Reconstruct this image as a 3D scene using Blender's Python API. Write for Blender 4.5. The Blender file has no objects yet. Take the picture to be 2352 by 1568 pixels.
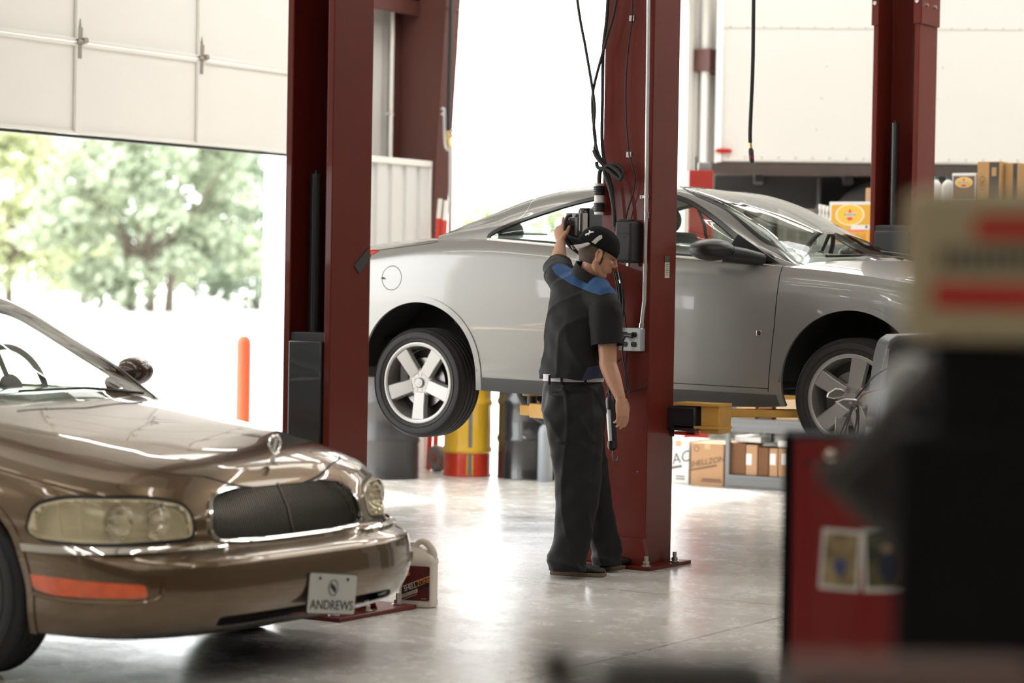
import bpy, bmesh, math, random
import numpy as np
from mathutils import Vector, Matrix, Quaternion
random.seed(7); rng = np.random.default_rng(7)
SC = bpy.context.scene
COL = SC.collection
PI = math.pi
TH = math.radians(32.5)          # heading of the building grid against the view
FOC = 5553.0; PIT = math.atan(126/5553.0); ROLL = 0.017; CH = 1.5
ct, st = math.cos(TH), math.sin(TH)
_R = Vector((ct, st, 0)); CF = Vector((-st*math.cos(PIT), ct*math.cos(PIT), -math.sin(PIT)))
_U = Vector((-st*math.sin(PIT), ct*math.sin(PIT), math.cos(PIT)))
CR = _R*math.cos(ROLL)+_U*math.sin(ROLL); CU = _U*math.cos(ROLL)-_R*math.sin(ROLL)
def ray(x, y): return CF + CR*((x-1176)/FOC) + CU*((784-y)/FOC)
def on(x, y, ax, val):           # measured point -> where it stands on the plane axis=val
    d = ray(x, y); o = Vector((0, 0, CH)); return o + d*((val-o[ax])/d[ax])
def dep(x, y, Z): return Vector((0, 0, CH)) + ray(x, y)*Z

# ---------- materials ----------
MATS = {}
def newmat(name):
    m = bpy.data.materials.new(name); m.use_nodes = True
    nt = m.node_tree; nt.nodes.clear()
    out = nt.nodes.new('ShaderNodeOutputMaterial')
    return m, nt, out
def mat(name, col, rough=0.5, metal=0.0, coat=0.0, var=0.0, scale=8.0, bump=0.0, bscale=40.0, emit=None, estr=0.0, spec=0.5, rvar=0.0, coatr=0.03, sheen=0.0, wear=None, wscale=6.0, wth=0.62, stretch=None):
    if name in MATS: return MATS[name]
    m, nt, out = newmat(name)
    b = nt.nodes.new('ShaderNodeBsdfPrincipled'); nt.links.new(b.outputs[0], out.inputs[0])
    b.inputs['Base Color'].default_value = (*col, 1); b.inputs['Roughness'].default_value = rough
    b.inputs['Metallic'].default_value = metal; b.inputs['Coat Weight'].default_value = coat
    b.inputs['Coat Roughness'].default_value = coatr; b.inputs['Specular IOR Level'].default_value = spec
    b.inputs['Sheen Weight'].default_value = sheen
    if emit: b.inputs['Emission Color'].default_value = (*emit, 1); b.inputs['Emission Strength'].default_value = estr
    tc = nt.nodes.new('ShaderNodeTexCoord'); src = tc.outputs['Object']
    if stretch:
        mp = nt.nodes.new('ShaderNodeMapping'); mp.inputs['Scale'].default_value = stretch
        nt.links.new(src, mp.inputs[0]); src = mp.outputs[0]
    n = nt.nodes.new('ShaderNodeTexNoise'); n.inputs['Scale'].default_value = scale; n.inputs['Detail'].default_value = 5
    nt.links.new(src, n.inputs['Vector'])
    colsock = None
    if var > 0 or wear:
        mx = nt.nodes.new('ShaderNodeMix'); mx.data_type = 'RGBA'
        mx.inputs[6].default_value = (*[max(0, c*(1-var)) for c in col], 1)
        mx.inputs[7].default_value = (*[min(1, c*(1+var)) for c in col], 1)
        nt.links.new(n.outputs[0], mx.inputs[0]); colsock = mx.outputs[2]
    if wear:
        n2 = nt.nodes.new('ShaderNodeTexNoise'); n2.inputs['Scale'].default_value = wscale; n2.inputs['Detail'].default_value = 8; n2.inputs['Roughness'].default_value = 0.7
        nt.links.new(src, n2.inputs['Vector'])
        r = nt.nodes.new('ShaderNodeValToRGB'); r.color_ramp.elements[0].position = wth; r.color_ramp.elements[1].position = wth+0.06
        nt.links.new(n2.outputs[0], r.inputs[0])
        mx2 = nt.nodes.new('ShaderNodeMix'); mx2.data_type = 'RGBA'; nt.links.new(r.outputs[0], mx2.inputs[0])
        nt.links.new(colsock, mx2.inputs[6]); mx2.inputs[7].default_value = (*wear, 1); colsock = mx2.outputs[2]
    if colsock is not None: nt.links.new(colsock, b.inputs['Base Color'])
    if rvar > 0:
        mr = nt.nodes.new('ShaderNodeMapRange'); mr.inputs[3].default_value = max(0, rough-rvar); mr.inputs[4].default_value = min(1, rough+rvar)
        nt.links.new(n.outputs[0], mr.inputs[0]); nt.links.new(mr.outputs[0], b.inputs['Roughness'])
    if bump > 0:
        n3 = nt.nodes.new('ShaderNodeTexNoise'); n3.inputs['Scale'].default_value = bscale; n3.inputs['Detail'].default_value = 3
        nt.links.new(src, n3.inputs['Vector'])
        bp = nt.nodes.new('ShaderNodeBump'); bp.inputs['Strength'].default_value = bump; bp.inputs['Distance'].default_value = 0.01
        nt.links.new(n3.outputs[0], bp.inputs['Height']); nt.links.new(bp.outputs[0], b.inputs['Normal'])
    MATS[name] = m; return m
def glassmat(name, tint, refl=0.9, rough=0.02, ior=1.5):
    if name in MATS: return MATS[name]
    m, nt, out = newmat(name)
    t = nt.nodes.new('ShaderNodeBsdfTransparent'); t.inputs[0].default_value = (*tint, 1)
    g = nt.nodes.new('ShaderNodeBsdfGlossy'); g.inputs[0].default_value = (refl, refl, refl, 1); g.inputs[1].default_value = rough
    f = nt.nodes.new('ShaderNodeFresnel'); gm = nt.nodes.new('ShaderNodeNewGeometry'); mr = nt.nodes.new('ShaderNodeMapRange')   # same pane from either side
    mr.inputs[3].default_value = ior; mr.inputs[4].default_value = 1/ior; nt.links.new(gm.outputs['Backfacing'], mr.inputs[0]); nt.links.new(mr.outputs[0], f.inputs[0])
    mx = nt.nodes.new('ShaderNodeMixShader'); nt.links.new(f.outputs[0], mx.inputs[0]); nt.links.new(t.outputs[0], mx.inputs[1]); nt.links.new(g.outputs[0], mx.inputs[2])
    nt.links.new(mx.outputs[0], out.inputs[0]); MATS[name] = m; return m
def emat(name, col, s):
    if name in MATS: return MATS[name]
    m, nt, out = newmat(name); e = nt.nodes.new('ShaderNodeEmission'); e.inputs[0].default_value = (*col, 1); e.inputs[1].default_value = s
    nt.links.new(e.outputs[0], out.inputs[0]); MATS[name] = m; return m

# ---------- mesh builder ----------
class MB:
    def __init__(s): s.v = []; s.f = []; s.mi = []
    def add(s, vs, fs, mi=0, M=None):
        o = len(s.v)
        for p in vs:
            p = Vector(p)
            if M is not None: p = M @ p
            s.v.append(tuple(p))
        for f in fs: s.f.append(tuple(i+o for i in f)); s.mi.append(mi)
        return s
    def box(s, c, d, mi=0, M=None, rz=0):
        x, y, z = d[0]/2, d[1]/2, d[2]/2
        vs = [(sx*x, sy*y, sz*z) for sz in (-1, 1) for sy in (-1, 1) for sx in (-1, 1)]
        T = Matrix.Translation(c) @ Matrix.Rotation(rz, 4, 'Z')
        if M is not None: T = M @ T
        return s.add(vs, [(0, 2, 3, 1), (4, 5, 7, 6), (0, 1, 5, 4), (2, 6, 7, 3), (0, 4, 6, 2), (1, 3, 7, 5)], mi, T)
    def cyl(s, p0, p1, r, r1=None, n=20, mi=0, M=None, cap=True):
        p0, p1 = Vector(p0), Vector(p1); r1 = r if r1 is None else r1
        q = (p1-p0).to_track_quat('Z', 'Y'); vs = []
        for p, rr in ((p0, r), (p1, r1)):
            for i in range(n):
                a = 2*PI*i/n; vs.append(p + q @ Vector((rr*math.cos(a), rr*math.sin(a), 0)))
        fs = [(i, (i+1) % n, n+(i+1) % n, n+i) for i in range(n)]
        if cap: fs += [tuple(range(n-1, -1, -1)), tuple(range(n, 2*n))]
        return s.add(vs, fs, mi, M)
    def tube(s, pts, r, n=10, mi=0, M=None, cap=True, res=0):
        pts = [Vector(p) for p in pts]
        if res: pts = spline(pts, res)
        rs = r if isinstance(r, (list, tuple)) else [r]*len(pts)
        if len(rs) != len(pts): rs = [rs[min(len(rs)-1, int(i*len(rs)/len(pts)))] for i in range(len(pts))]
        vs = []; up = None
        for i, p in enumerate(pts):
            t = (pts[min(i+1, len(pts)-1)]-pts[max(i-1, 0)]).normalized()
            if up is None:
                up = Vector((0, 0, 1)) if abs(t.z) < .9 else Vector((1, 0, 0))
            a = (up - t*up.dot(t)).normalized(); b = t.cross(a); up = a
            for k in range(n):
                an = 2*PI*k/n; vs.append(p + (a*math.cos(an)+b*math.sin(an))*rs[i])
        m = len(pts); fs = [(i*n+k, i*n+(k+1) % n, (i+1)*n+(k+1) % n, (i+1)*n+k) for i in range(m-1) for k in range(n)]
        if cap: fs += [tuple(range(n-1, -1, -1)), tuple(range((m-1)*n, m*n))]
        return s.add(vs, fs, mi, M)
    def lathe(s, prof, n=32, mi=0, M=None, axis='Z', cap=True, a0=0, a1=2*PI):
        full = abs(a1-a0-2*PI) < 1e-6; k = n if full else n+1; vs = []
        for i in range(k):
            a = a0+(a1-a0)*i/n
            for r, z in prof:
                p = (r*math.cos(a), r*math.sin(a), z)
                if axis == 'Y': p = (p[0], p[2], p[1])
                if axis == 'X': p = (p[2], p[0], p[1])
                vs.append(p)
        m = len(prof); fs = []
        for i in range(n):
            j = (i+1) % k
            for q in range(m-1): fs.append((i*m+q, j*m+q, j*m+q+1, i*m+q+1))
        if axis == 'Y': fs = [tuple(reversed(f)) for f in fs]
        return s.add(vs, fs, mi, M)
    def prism(s, outl, d0, d1, axis='Y', mi=0, M=None):
        n = len(outl); vs = []
        for d in (d0, d1):
            for a, b in outl:
                vs.append({'Y': (a, d, b), 'X': (d, a, b), 'Z': (a, b, d)}[axis])
        fs = [(i, (i+1) % n, n+(i+1) % n, n+i) for i in range(n)] + [tuple(range(n-1, -1, -1)), tuple(range(n, 2*n))]
        return s.add(vs, fs, mi, M)
    def ellip(s, c, r, n=20, m=12, mi=0, M=None):
        vs = [(0, 0, 1)]
        for j in range(1, m):
            t = PI*j/m
            for i in range(n): a = 2*PI*i/n; vs.append((math.sin(t)*math.cos(a), math.sin(t)*math.sin(a), math.cos(t)))
        vs.append((0, 0, -1)); fs = [(0, 1+i, 1+(i+1) % n) for i in range(n)]
        for j in range(m-2):
            for i in range(n): a = 1+j*n; fs.append((a+i, a+n+i, a+n+(i+1) % n, a+(i+1) % n))
        l = len(vs)-1; a = 1+(m-2)*n; fs += [(l, a+(i+1) % n, a+i) for i in range(n)]
        T = Matrix.Translation(c) @ Matrix.Diagonal((*r, 1))
        if M is not None: T = M @ T
        return s.add(vs, fs, mi, T)
    def build(s, name, m, parent=None, bevel=0, seg=2, ang=35, smooth=True, loc=None, sub=0, fixn=True):
        me = bpy.data.meshes.new(name); me.from_pydata(s.v, [], s.f)
        ms = m if isinstance(m, (list, tuple)) else [m]
        for x in ms: me.materials.append(x)
        for p, i in zip(me.polygons, s.mi): p.material_index = min(i, len(ms)-1)
        if fixn:
            bm = bmesh.new(); bm.from_mesh(me); bmesh.ops.recalc_face_normals(bm, faces=bm.faces); bm.to_mesh(me); bm.free()
        if smooth: me.shade_smooth(); me.set_sharp_from_angle(angle=math.radians(ang))
        me.update(); o = bpy.data.objects.new(name, me); COL.objects.link(o)
        if parent: o.parent = parent
        if loc is not None: o.location = loc
        if bevel:
            b = o.modifiers.new('Bevel', 'BEVEL'); b.width = bevel; b.segments = seg; b.limit_method = 'ANGLE'; b.angle_limit = math.radians(40)
        if sub:
            q = o.modifiers.new('Sub', 'SUBSURF'); q.levels = sub; q.render_levels = sub
        return o
def spline(pts, res=8):
    pts = [Vector(p) for p in pts]; out = []
    for i in range(len(pts)-1):
        p0 = pts[max(i-1, 0)]; p1 = pts[i]; p2 = pts[i+1]; p3 = pts[min(i+2, len(pts)-1)]
        for k in range(res):
            t = k/res
            out.append(0.5*((2*p1)+(p2-p0)*t+(2*p0-5*p1+4*p2-p3)*t*t+(-p0+3*p1-3*p2+p3)*t**3))
    out.append(pts[-1]); return out
def thing(name, label, cat, loc=(0, 0, 0), rz=0, group=None):
    o = bpy.data.objects.new(name, None); COL.objects.link(o); o.empty_display_size = .1
    o.location = loc; o.rotation_euler = (0, 0, rz); return tag(o, label, cat, group)
def tag(o, label, cat, group=None, kind=None):
    o['label'] = label; o['category'] = cat
    if group: o['group'] = group
    if kind: o['kind'] = kind
    return o
def struct(o): o['kind'] = 'structure'; return o
def dup(root, loc, rz=None, label=None):
    r = root.copy(); COL.objects.link(r); r.location = loc
    if rz is not None: r.rotation_euler = (0, 0, rz)
    if label: r['label'] = label
    for ch in list(root.children):
        c = ch.copy(); COL.objects.link(c); c.parent = r
        for g in list(ch.children):
            d = g.copy(); COL.objects.link(d); d.parent = c
    return r
def text(name, s, size, m, parent, M, extrude=0.0005, shear=0, align='CENTER', sx=1):
    cu = bpy.data.curves.new(name, 'FONT'); cu.body = s; cu.size = size; cu.extrude = extrude; cu.shear = shear
    cu.align_x = align; cu.align_y = 'CENTER'; cu.resolution_u = 3
    t = bpy.data.objects.new(name, cu); COL.objects.link(t)
    dg = bpy.context.evaluated_depsgraph_get(); dg.update()
    me = bpy.data.meshes.new_from_object(t.evaluated_get(dg)); bpy.data.objects.remove(t); bpy.data.curves.remove(cu)
    me.transform(M @ Matrix.Diagonal((sx, 1, 1, 1))); me.name = name; me.materials.clear(); me.materials.append(m)
    o = bpy.data.objects.new(name, me); COL.objects.link(o); o.parent = parent; return o
def facing(p, rz):      # text frame standing upright at p; rz 0 = readable from -y
    return Matrix.Translation(p) @ Matrix.Rotation(rz, 4, 'Z') @ Matrix.Rotation(PI/2, 4, 'X')
def remesh(mb, voxel, smooth=4, name='tmp', factor=.6):
    o = mb.build(name, [], None, smooth=False)
    r = o.modifiers.new('r', 'REMESH'); r.mode = 'VOXEL'; r.voxel_size = voxel
    if smooth:
        s = o.modifiers.new('s', 'SMOOTH'); s.iterations = smooth; s.factor = factor
    dg = bpy.context.evaluated_depsgraph_get(); dg.update()
    me = bpy.data.meshes.new_from_object(o.evaluated_get(dg)); me.name = name
    bpy.data.objects.remove(o); return me
def lerp(a, b, t): return a+(b-a)*t
def interp(xs, ys):
    xs = [float(x) for x in xs]; ys = [float(y) for y in ys]
    d = [float(v) for v in np.gradient(np.array(ys), np.array(xs))]; n = len(xs)
    from bisect import bisect_left
    def f(x):
        x = min(max(float(x), xs[0]), xs[-1]); i = min(max(bisect_left(xs, x)-1, 0), n-2)
        h = xs[i+1]-xs[i]; t = (x-xs[i])/h; t2 = t*t; t3 = t2*t
        return (2*t3-3*t2+1)*ys[i]+(t3-2*t2+t)*h*d[i]+(-2*t3+3*t2)*ys[i+1]+(t3-t2)*h*d[i+1]
    return f

# ---------- common materials ----------
RED = mat('red_oxide_paint', (.125, .0145, .008), .46, coat=.22, var=.15, scale=3, wear=(.17, .035, .025), wscale=9, wth=.72, bump=.05, bscale=30, coatr=.05, spec=.2)
REDB = mat('building_red_primer', (.085, .026, .019), .55, var=.15, scale=2)
BLK = mat('black_rubber', (.012, .012, .013), .6, var=.2)
BLKP = mat('black_plastic', (.02, .02, .021), .42, var=.1)
BLKG = mat('black_gloss', (.012, .012, .014), .2, coat=.3)
STEEL = mat('bare_steel', (.55, .54, .52), .3, metal=1, var=.12, rvar=.08)
GALV = mat('galvanised', (.62, .62, .60), .38, metal=.8, var=.1, scale=20)
CHROME = mat('chrome', (.86, .84, .80), .06, metal=1)
BRASS = mat('brass', (.75, .5, .18), .3, metal=1)
WHITE = mat('white_paint', (.78, .76, .72), .45, var=.03)
CARD = mat('cardboard', (.46, .27, .145), .8, var=.08, scale=5)
YEL = mat('lift_arm_yellow', (.62, .34, .07), .45, var=.12, wear=(.12, .09, .06), wscale=10, wth=.68)
GREYM = mat('grey_enamel', (.20, .20, .20), .45, var=.08)
INK = mat('black_ink', (.02, .02, .02), .7)
# ================= SETTING =================
U0 = -11.6
def floormat():
    m, nt, out = newmat('polished_concrete'); L = nt.links.new; N = nt.nodes.new
    b = N('ShaderNodeBsdfPrincipled'); L(b.outputs[0], out.inputs[0])
    tc = N('ShaderNodeTexCoord')
    n1 = N('ShaderNodeTexNoise'); n1.inputs['Scale'].default_value = .55; n1.inputs['Detail'].default_value = 6; n1.inputs['Roughness'].default_value = .6
    n2 = N('ShaderNodeTexNoise'); n2.inputs['Scale'].default_value = 3.2; n2.inputs['Detail'].default_value = 9; n2.inputs['Roughness'].default_value = .72
    n3 = N('ShaderNodeTexNoise'); n3.inputs['Scale'].default_value = 26; n3.inputs['Detail'].default_value = 4
    for n in (n1, n2, n3): L(tc.outputs['Object'], n.inputs['Vector'])
    r1 = N('ShaderNodeValToRGB'); e = r1.color_ramp.elements; e[0].position = .35; e[0].color = (.58, .555, .515, 1); e[1].position = .65; e[1].color = (.75, .735, .705, 1); L(n1.outputs[0], r1.inputs[0])
    r2 = N('ShaderNodeValToRGB'); e = r2.color_ramp.elements; e[0].position = .38; e[0].color = (.72, .69, .65, 1); e[1].position = .60; e[1].color = (1, 1, 1, 1); L(n2.outputs[0], r2.inputs[0])
    mx = N('ShaderNodeMix'); mx.data_type = 'RGBA'; mx.blend_type = 'MULTIPLY'; mx.inputs[0].default_value = .6; L(r1.outputs[0], mx.inputs[6]); L(r2.outputs[0], mx.inputs[7])
    # control joints, saw-cut into the slab
    sp = N('ShaderNodeSeparateXYZ'); L(tc.outputs['Object'], sp.inputs[0])
    def joint(sock, pos, w):
        a = N('ShaderNodeMath'); a.operation = 'SUBTRACT'; L(sock, a.inputs[0]); a.inputs[1].default_value = pos
        bb = N('ShaderNodeMath'); bb.operation = 'PINGPONG'; L(a.outputs[0], bb.inputs[0]); bb.inputs[1].default_value = 2.35
        c = N('ShaderNodeMath'); c.operation = 'LESS_THAN'; L(bb.outputs[0], c.inputs[0]); c.inputs[1].default_value = w
        return c
    jp = on(1545, 1477, 2, 0); jq = on(1650, 1376, 2, 0)
    j1 = joint(sp.outputs[0], jp.x, .004); j2 = joint(sp.outputs[1], jq.y, .003)
    mm = N('ShaderNodeMath'); mm.operation = 'MAXIMUM'; L(j1.outputs[0], mm.inputs[0]); L(j2.outputs[0], mm.inputs[1])
    m2 = N('ShaderNodeMix'); m2.data_type = 'RGBA'; L(mm.outputs[0], m2.inputs[0]); L(mx.outputs[2], m2.inputs[6]); m2.inputs[7].default_value = (.05, .04, .035, 1)
    L(m2.outputs[2], b.inputs['Base Color'])
    mr = N('ShaderNodeMapRange'); mr.inputs[1].default_value = .3; mr.inputs[2].default_value = .7; mr.inputs[3].default_value = .17; mr.inputs[4].default_value = .34; L(n2.outputs[0], mr.inputs[0]); L(mr.outputs[0], b.inputs['Roughness'])
    b.inputs['Specular IOR Level'].default_value = .6
    bp = N('ShaderNodeBump'); bp.inputs['Strength'].default_value = .10; bp.inputs['Distance'].default_value = .01; L(n3.outputs[0], bp.inputs['Height']); L(bp.outputs[0], b.inputs['Normal'])
    return m
X1, Y0, Y1 = 5.0, -7.0, 25.0
struct(MB().box(((U0+X1)/2, (Y0+Y1)/2, -.06), (X1-U0, Y1-Y0, .12)).build('floor', floormat(), smooth=False))
# wall with the drive-in doors
LINER = mat('white_wall_panel', (.68, .66, .62), .5, var=.03)
def ribbed(axis_pts, z0, z1, m, name, parent=None, pitch=.30, dep_=.032, thick=.02):
    (ax, ay), (bx, by) = axis_pts; L = math.hypot(bx-ax, by-ay); d = Vector(((bx-ax)/L, (by-ay)/L, 0)); nrm = Vector((-d.y, d.x, 0))
    prof = []; x = 0
    while x < L:
        for q, h in ((0, 0), (.60, 0), (.68, 1), (.90, 1)):
            if x+q*pitch < L: prof.append((x+q*pitch, h*dep_))
        x += pitch
    prof.append((L, 0)); vs = []; fs = []
    for a, h in prof:
        for zz in (z0, z1):
            for t in (0, thick):
                p = Vector((ax, ay, zz))+d*a-nrm*(h+t-dep_); vs.append(tuple(p))
    n = len(prof)
    for i in range(n-1):
        a = i*4; b = a+4; fs += [(a, b, b+2, a+2), (a+1, a+3, b+3, b+1), (a+2, b+2, b+3, a+3), (a, a+1, b+1, b)]
    fs += [(0, 2, 3, 1), (4*n-4, 4*n-3, 4*n-1, 4*n-2)]
    return MB().add(vs, fs).build(name, m, parent, smooth=False)
D1 = (11.05, 15.35); D2 = (16.75, 21.35); D0 = (6.3, 9.8); DH = 4.35; WH = 5.6  # D0 is an unseen doorway, added to let in more light
wl = MB()
BW_ = (.3, 4.7, 1.62, 2.46)  # unseen strip of windows, added so the columns catch cream reflections
for a, b, z0, z1 in ((Y0, BW_[0], 0, WH), (BW_[1], D0[0], 0, WH), (D0[1], D1[0], 0, WH), (D0[0], D0[1], DH, WH), (BW_[0], BW_[1], 0, BW_[2]), (BW_[0], BW_[1], BW_[3], WH), (D1[1], D2[0], 0, WH), (D2[1], Y1, 0, WH), (D1[0], D1[1], DH, WH), (D2[0], D2[1], DH, WH)):
    wl.box((U0-.11, (a+b)/2, (z0+z1)/2), (.10, b-a, z1-z0))
struct(wl.build('wall_left', LINER, smooth=False))
wn = MB()
for y in np.linspace(BW_[0]+.03, BW_[1]-.03, 5): wn.box((U0-.08, y, (BW_[2]+BW_[3])/2), (.06, .05, BW_[3]-BW_[2]))
for z in (BW_[2]+.02, BW_[3]-.02): wn.box((U0-.08, (BW_[0]+BW_[1])/2, z), (.07, BW_[1]-BW_[0], .05))
struct(wn.build('window_4', WHITE, smooth=False))
struct(ribbed([(U0, D2[1]+.02), (U0, Y1)], 0, WH, LINER, 'wall_left_liner'))
struct(MB().box(((U0+X1)/2, Y1+.06, WH/2), (X1-U0, .12, WH)).build('wall_back', LINER, smooth=False))
struct(MB().box((X1+.06, (Y0+Y1)/2, WH/2), (.12, Y1-Y0, WH)).build('wall_right', mat('dim_wall', (.13, .115, .10), .7, var=.1), smooth=False))
struct(MB().box(((U0+X1)/2, Y0-.06, WH/2), (X1-U0, .12, WH)).build('wall_front', mat('dim_wall', (.13, .115, .10), .7), smooth=False))
ce = MB()
SKY = ((-10.4, -8.4), (-6.6, -4.6), (-2.8, -.8)); SY = (13.2, 21.6)  # unseen skylights, hinted in the coupe's fender, added to brighten the truck
xs_ = [U0-.15]+[v for p in SKY for v in p]+[X1+.15]
ce.box(((U0+X1)/2, (Y0+SY[0])/2-.07, WH+.1), (X1-U0+.3, SY[0]-Y0+.15, .1)); ce.box(((U0+X1)/2, (Y1+SY[1])/2+.07, WH+.1), (X1-U0+.3, Y1-SY[1]+.15, .1))
for k in range(0, len(xs_), 2): ce.box(((xs_[k]+xs_[k+1])/2, (SY[0]+SY[1])/2, WH+.1), (xs_[k+1]-xs_[k], SY[1]-SY[0], .1))
struct(ce.build('ceiling', mat('insulation_facing', (.62, .60, .56), .7, var=.05), smooth=False))
def fibreglass():
    m, nt, out = newmat('skylight_sheet'); t = nt.nodes.new('ShaderNodeBsdfTranslucent'); t.inputs[0].default_value = (.80, .80, .76, 1); d = nt.nodes.new('ShaderNodeBsdfDiffuse'); d.inputs[0].default_value = (.7, .7, .66, 1)
    x = nt.nodes.new('ShaderNodeMixShader'); x.inputs[0].default_value = .75; nt.links.new(d.outputs[0], x.inputs[1]); nt.links.new(t.outputs[0], x.inputs[2]); nt.links.new(x.outputs[0], out.inputs[0]); return m
FG = fibreglass()
for k, (a_, b_) in enumerate(SKY): struct(MB().add([(a_-.02, SY[0]-.02, WH+.12), (b_+.02, SY[0]-.02, WH+.12), (b_+.02, SY[1]+.02, WH+.12), (a_-.02, SY[1]+.02, WH+.12)], [(0, 1, 2, 3)]).build('window_%d' % (k+1), FG, smooth=False))
pu = MB()
for k in range(12): pu.box(((U0+X1)/2, -5.5+k*2.6, WH-.08), (X1-U0, .07, .2))
for y in (3.6, 10.2, 16.4, 22.8): pu.box(((U0+X1)/2, y, WH-.3), (X1-U0, .16, .55))
struct(pu.build('trim_1', REDB))
# framed girts and door jamb trims
g = MB()
g.box((U0+.10, 16.0, 3.88), (.20, 1.1, .10)); g.box((U0+.19, 16.0, 3.82), (.02, 1.1, .22))
g.box((U0+.12, D2[1]+1.2, 3.80), (.2, 2.2, .22))
struct(g.build('trim_2', REDB))
jb = MB()
for y in (D1[0]-.03, D1[1]+.03): jb.box((U0-.08, y, DH/2), (.2, .1, DH))
for y in (D2[1]+.03,): jb.box((U0-.06, y, WH/2), (.2, .12, WH))
jb.box((U0-.06, D0[1]+.03, DH/2), (.2, .1, DH))  # jamb of the unseen added doorway
struct(jb.build('trim_3', mat('door_jamb_white', (.75, .73, .70), .5)))
# partly raised sectional door
DOORW = mat('sectional_door_skin', (.78, .76, .72), .42, var=.03, scale=1.5, bump=.03, bscale=90)
zb = 2.50; PH = .638
dp = bpy.data.objects.new('door_1', None); COL.objects.link(dp); dp.location = (U0+.03, D1[0], 0); struct(dp)
W1 = D1[1]-D1[0]+.12
for k in range(4):
    z0 = zb+k*PH
    mb = MB(); mb.box((0, W1/2-.06, z0+PH/2), (.045, W1, PH-.006))
    mb.box((.028, W1/2-.06, z0+.012), (.02, W1, .022)); mb.box((.028, W1/2-.06, z0+PH-.018), (.02, W1, .026))
    mb.build('door_section', DOORW, dp, bevel=.003)
for y in (12.48-1.3, 12.48, 13.779, 15.08):
    for k in range(4):
        z0 = zb+k*PH
        stile = MB().box((.034, y-D1[0], z0+PH/2), (.018, .075, PH-.03)); stile.box((.046, y-D1[0]-.03, z0+PH/2), (.008, .012, PH-.03))
        stile.build('stile', DOORW, dp, bevel=.002)
        if k > 0:
            h = MB().box((.046, y-D1[0], z0+.055), (.006, .05, .09)).box((.046, y-D1[0], z0-.06), (.006, .035, .11))
            h.prism([(-.022, -.01), (.022, -.01), (.0, .13)], .043, .05, 'X', M=Matrix.Translation((0, y-D1[0], z0+.03)))
            h.cyl((.055, y-D1[0]-.03, z0), (.055, y-D1[0]+.04, z0), .014, n=12); h.cyl((.05, y-D1[0]+.035, z0+.01), (.075, y-D1[0]+.035, z0+.01), .022, n=14)
            h.build('hinge', mat('worn_zinc', (.33, .30, .26), .4, metal=.8), dp, bevel=.002)
MB().box((.0, W1/2-.06, zb-.012), (.05, W1, .02)).build('bottom_seal', BLK, dp)
# ceiling strip lights, mirrored in the hood; more unseen rows added for light
LAMP = emat('fluorescent_tube', (1.0, .98, .93), 22)
k = 0; first = None
for y in (-3.6, -.6, 2.2, 5.2, 8.6, 12.4, 15.4, 19.0, 22.0):
    for x in (-10.3, -7.2, -4.1, -1.0, 2.2):
        lab = 'long fluorescent strip light under the ceiling'
        if first is None:
            first = thing('ceiling_light', lab, 'light', (x, y, WH-.42), 0, 'fluorescent strips under the ceiling')
            MB().box((0, 0, .03), (2.4, .18, .05)).build('fixture', WHITE, first, bevel=.004)
            MB().cyl((-1.18, .045, -.01), (1.18, .045, -.01), .019, n=10).cyl((-1.18, -.045, -.01), (1.18, -.045, -.01), .019, n=10).build('tube', LAMP, first)
        else: dup(first, (x, y, WH-.42))
# ---------- outdoors ----------
struct(MB().box((-120, 40, -.07), (2*(120+U0)+.0, 420, .10)).build('ground_outside', mat('sunlit_pavement', (.50, .49, .46), .85, var=.06, scale=.5), smooth=False))
# white outbuilding beyond the first door
wb = on(608, 650, 0, -11.6)
w0 = dep(606, 650, 45); w1 = dep(1040, 650, 45); wl_ = (w1-w0).length
bx = thing('white_outbuilding', 'white metal building across the lot, right of the trees', 'building', (w0.x, w0.y, 0), TH)
WS = mat('white_siding', (.85, .85, .84), .5)
ribbed([(0, 0), (wl_, 0)], 0, 6, WS, 'siding', bx)
MB().box((wl_/2, 2.6, 3), (wl_-.02, 5, 6)).build('body', WS, bx)
MB().box((wl_/2, 2.6, 6.08), (wl_+.3, 5.5, .15)).build('roof', WS, bx)
# bollard
bo = thing('bollard', 'orange-red steel bollard outside the half-raised door', 'bollard', (*on(559, 1098, 2, 0).xy, 0))
bo.location = Vector((on(559, 860, 0, -11.95).x, on(559, 860, 0, -11.95).y, 0))
MB().lathe([(0, 1.08), (.03, 1.075), (.05, 1.05), (.056, 1.02), (.056, 0)], 24).build('post', mat('bollard_orange', (.72, .10, .035), .5, var=.1), bo)
MB().lathe([(0, .02), (.10, .018), (.11, 0)], 24).build('footing', WHITE, bo)
# trees
BARK = mat('bark', (.16, .13, .10), .9, var=.3)
def leafmat(name, c):
    m, nt, out = newmat(name); d = nt.nodes.new('ShaderNodeBsdfDiffuse'); t = nt.nodes.new('ShaderNodeBsdfTranslucent'); mx = nt.nodes.new('ShaderNodeMixShader')
    oi = nt.nodes.new('ShaderNodeNewGeometry'); hs = nt.nodes.new('ShaderNodeHueSaturation'); hs.inputs['Color'].default_value = (*c, 1)
    mr = nt.nodes.new('ShaderNodeMapRange'); mr.inputs[3].default_value = .6; mr.inputs[4].default_value = 1.5; nt.links.new(oi.outputs['Random Per Island'], mr.inputs[0]); nt.links.new(mr.outputs[0], hs.inputs['Value'])
    nt.links.new(hs.outputs[0], d.inputs[0]); nt.links.new(hs.outputs[0], t.inputs[0]); mx.inputs[0].default_value = .45
    nt.links.new(d.outputs[0], mx.inputs[1]); nt.links.new(t.outputs[0], mx.inputs[2]); nt.links.new(mx.outputs[0], out.inputs[0]); return m
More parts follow.
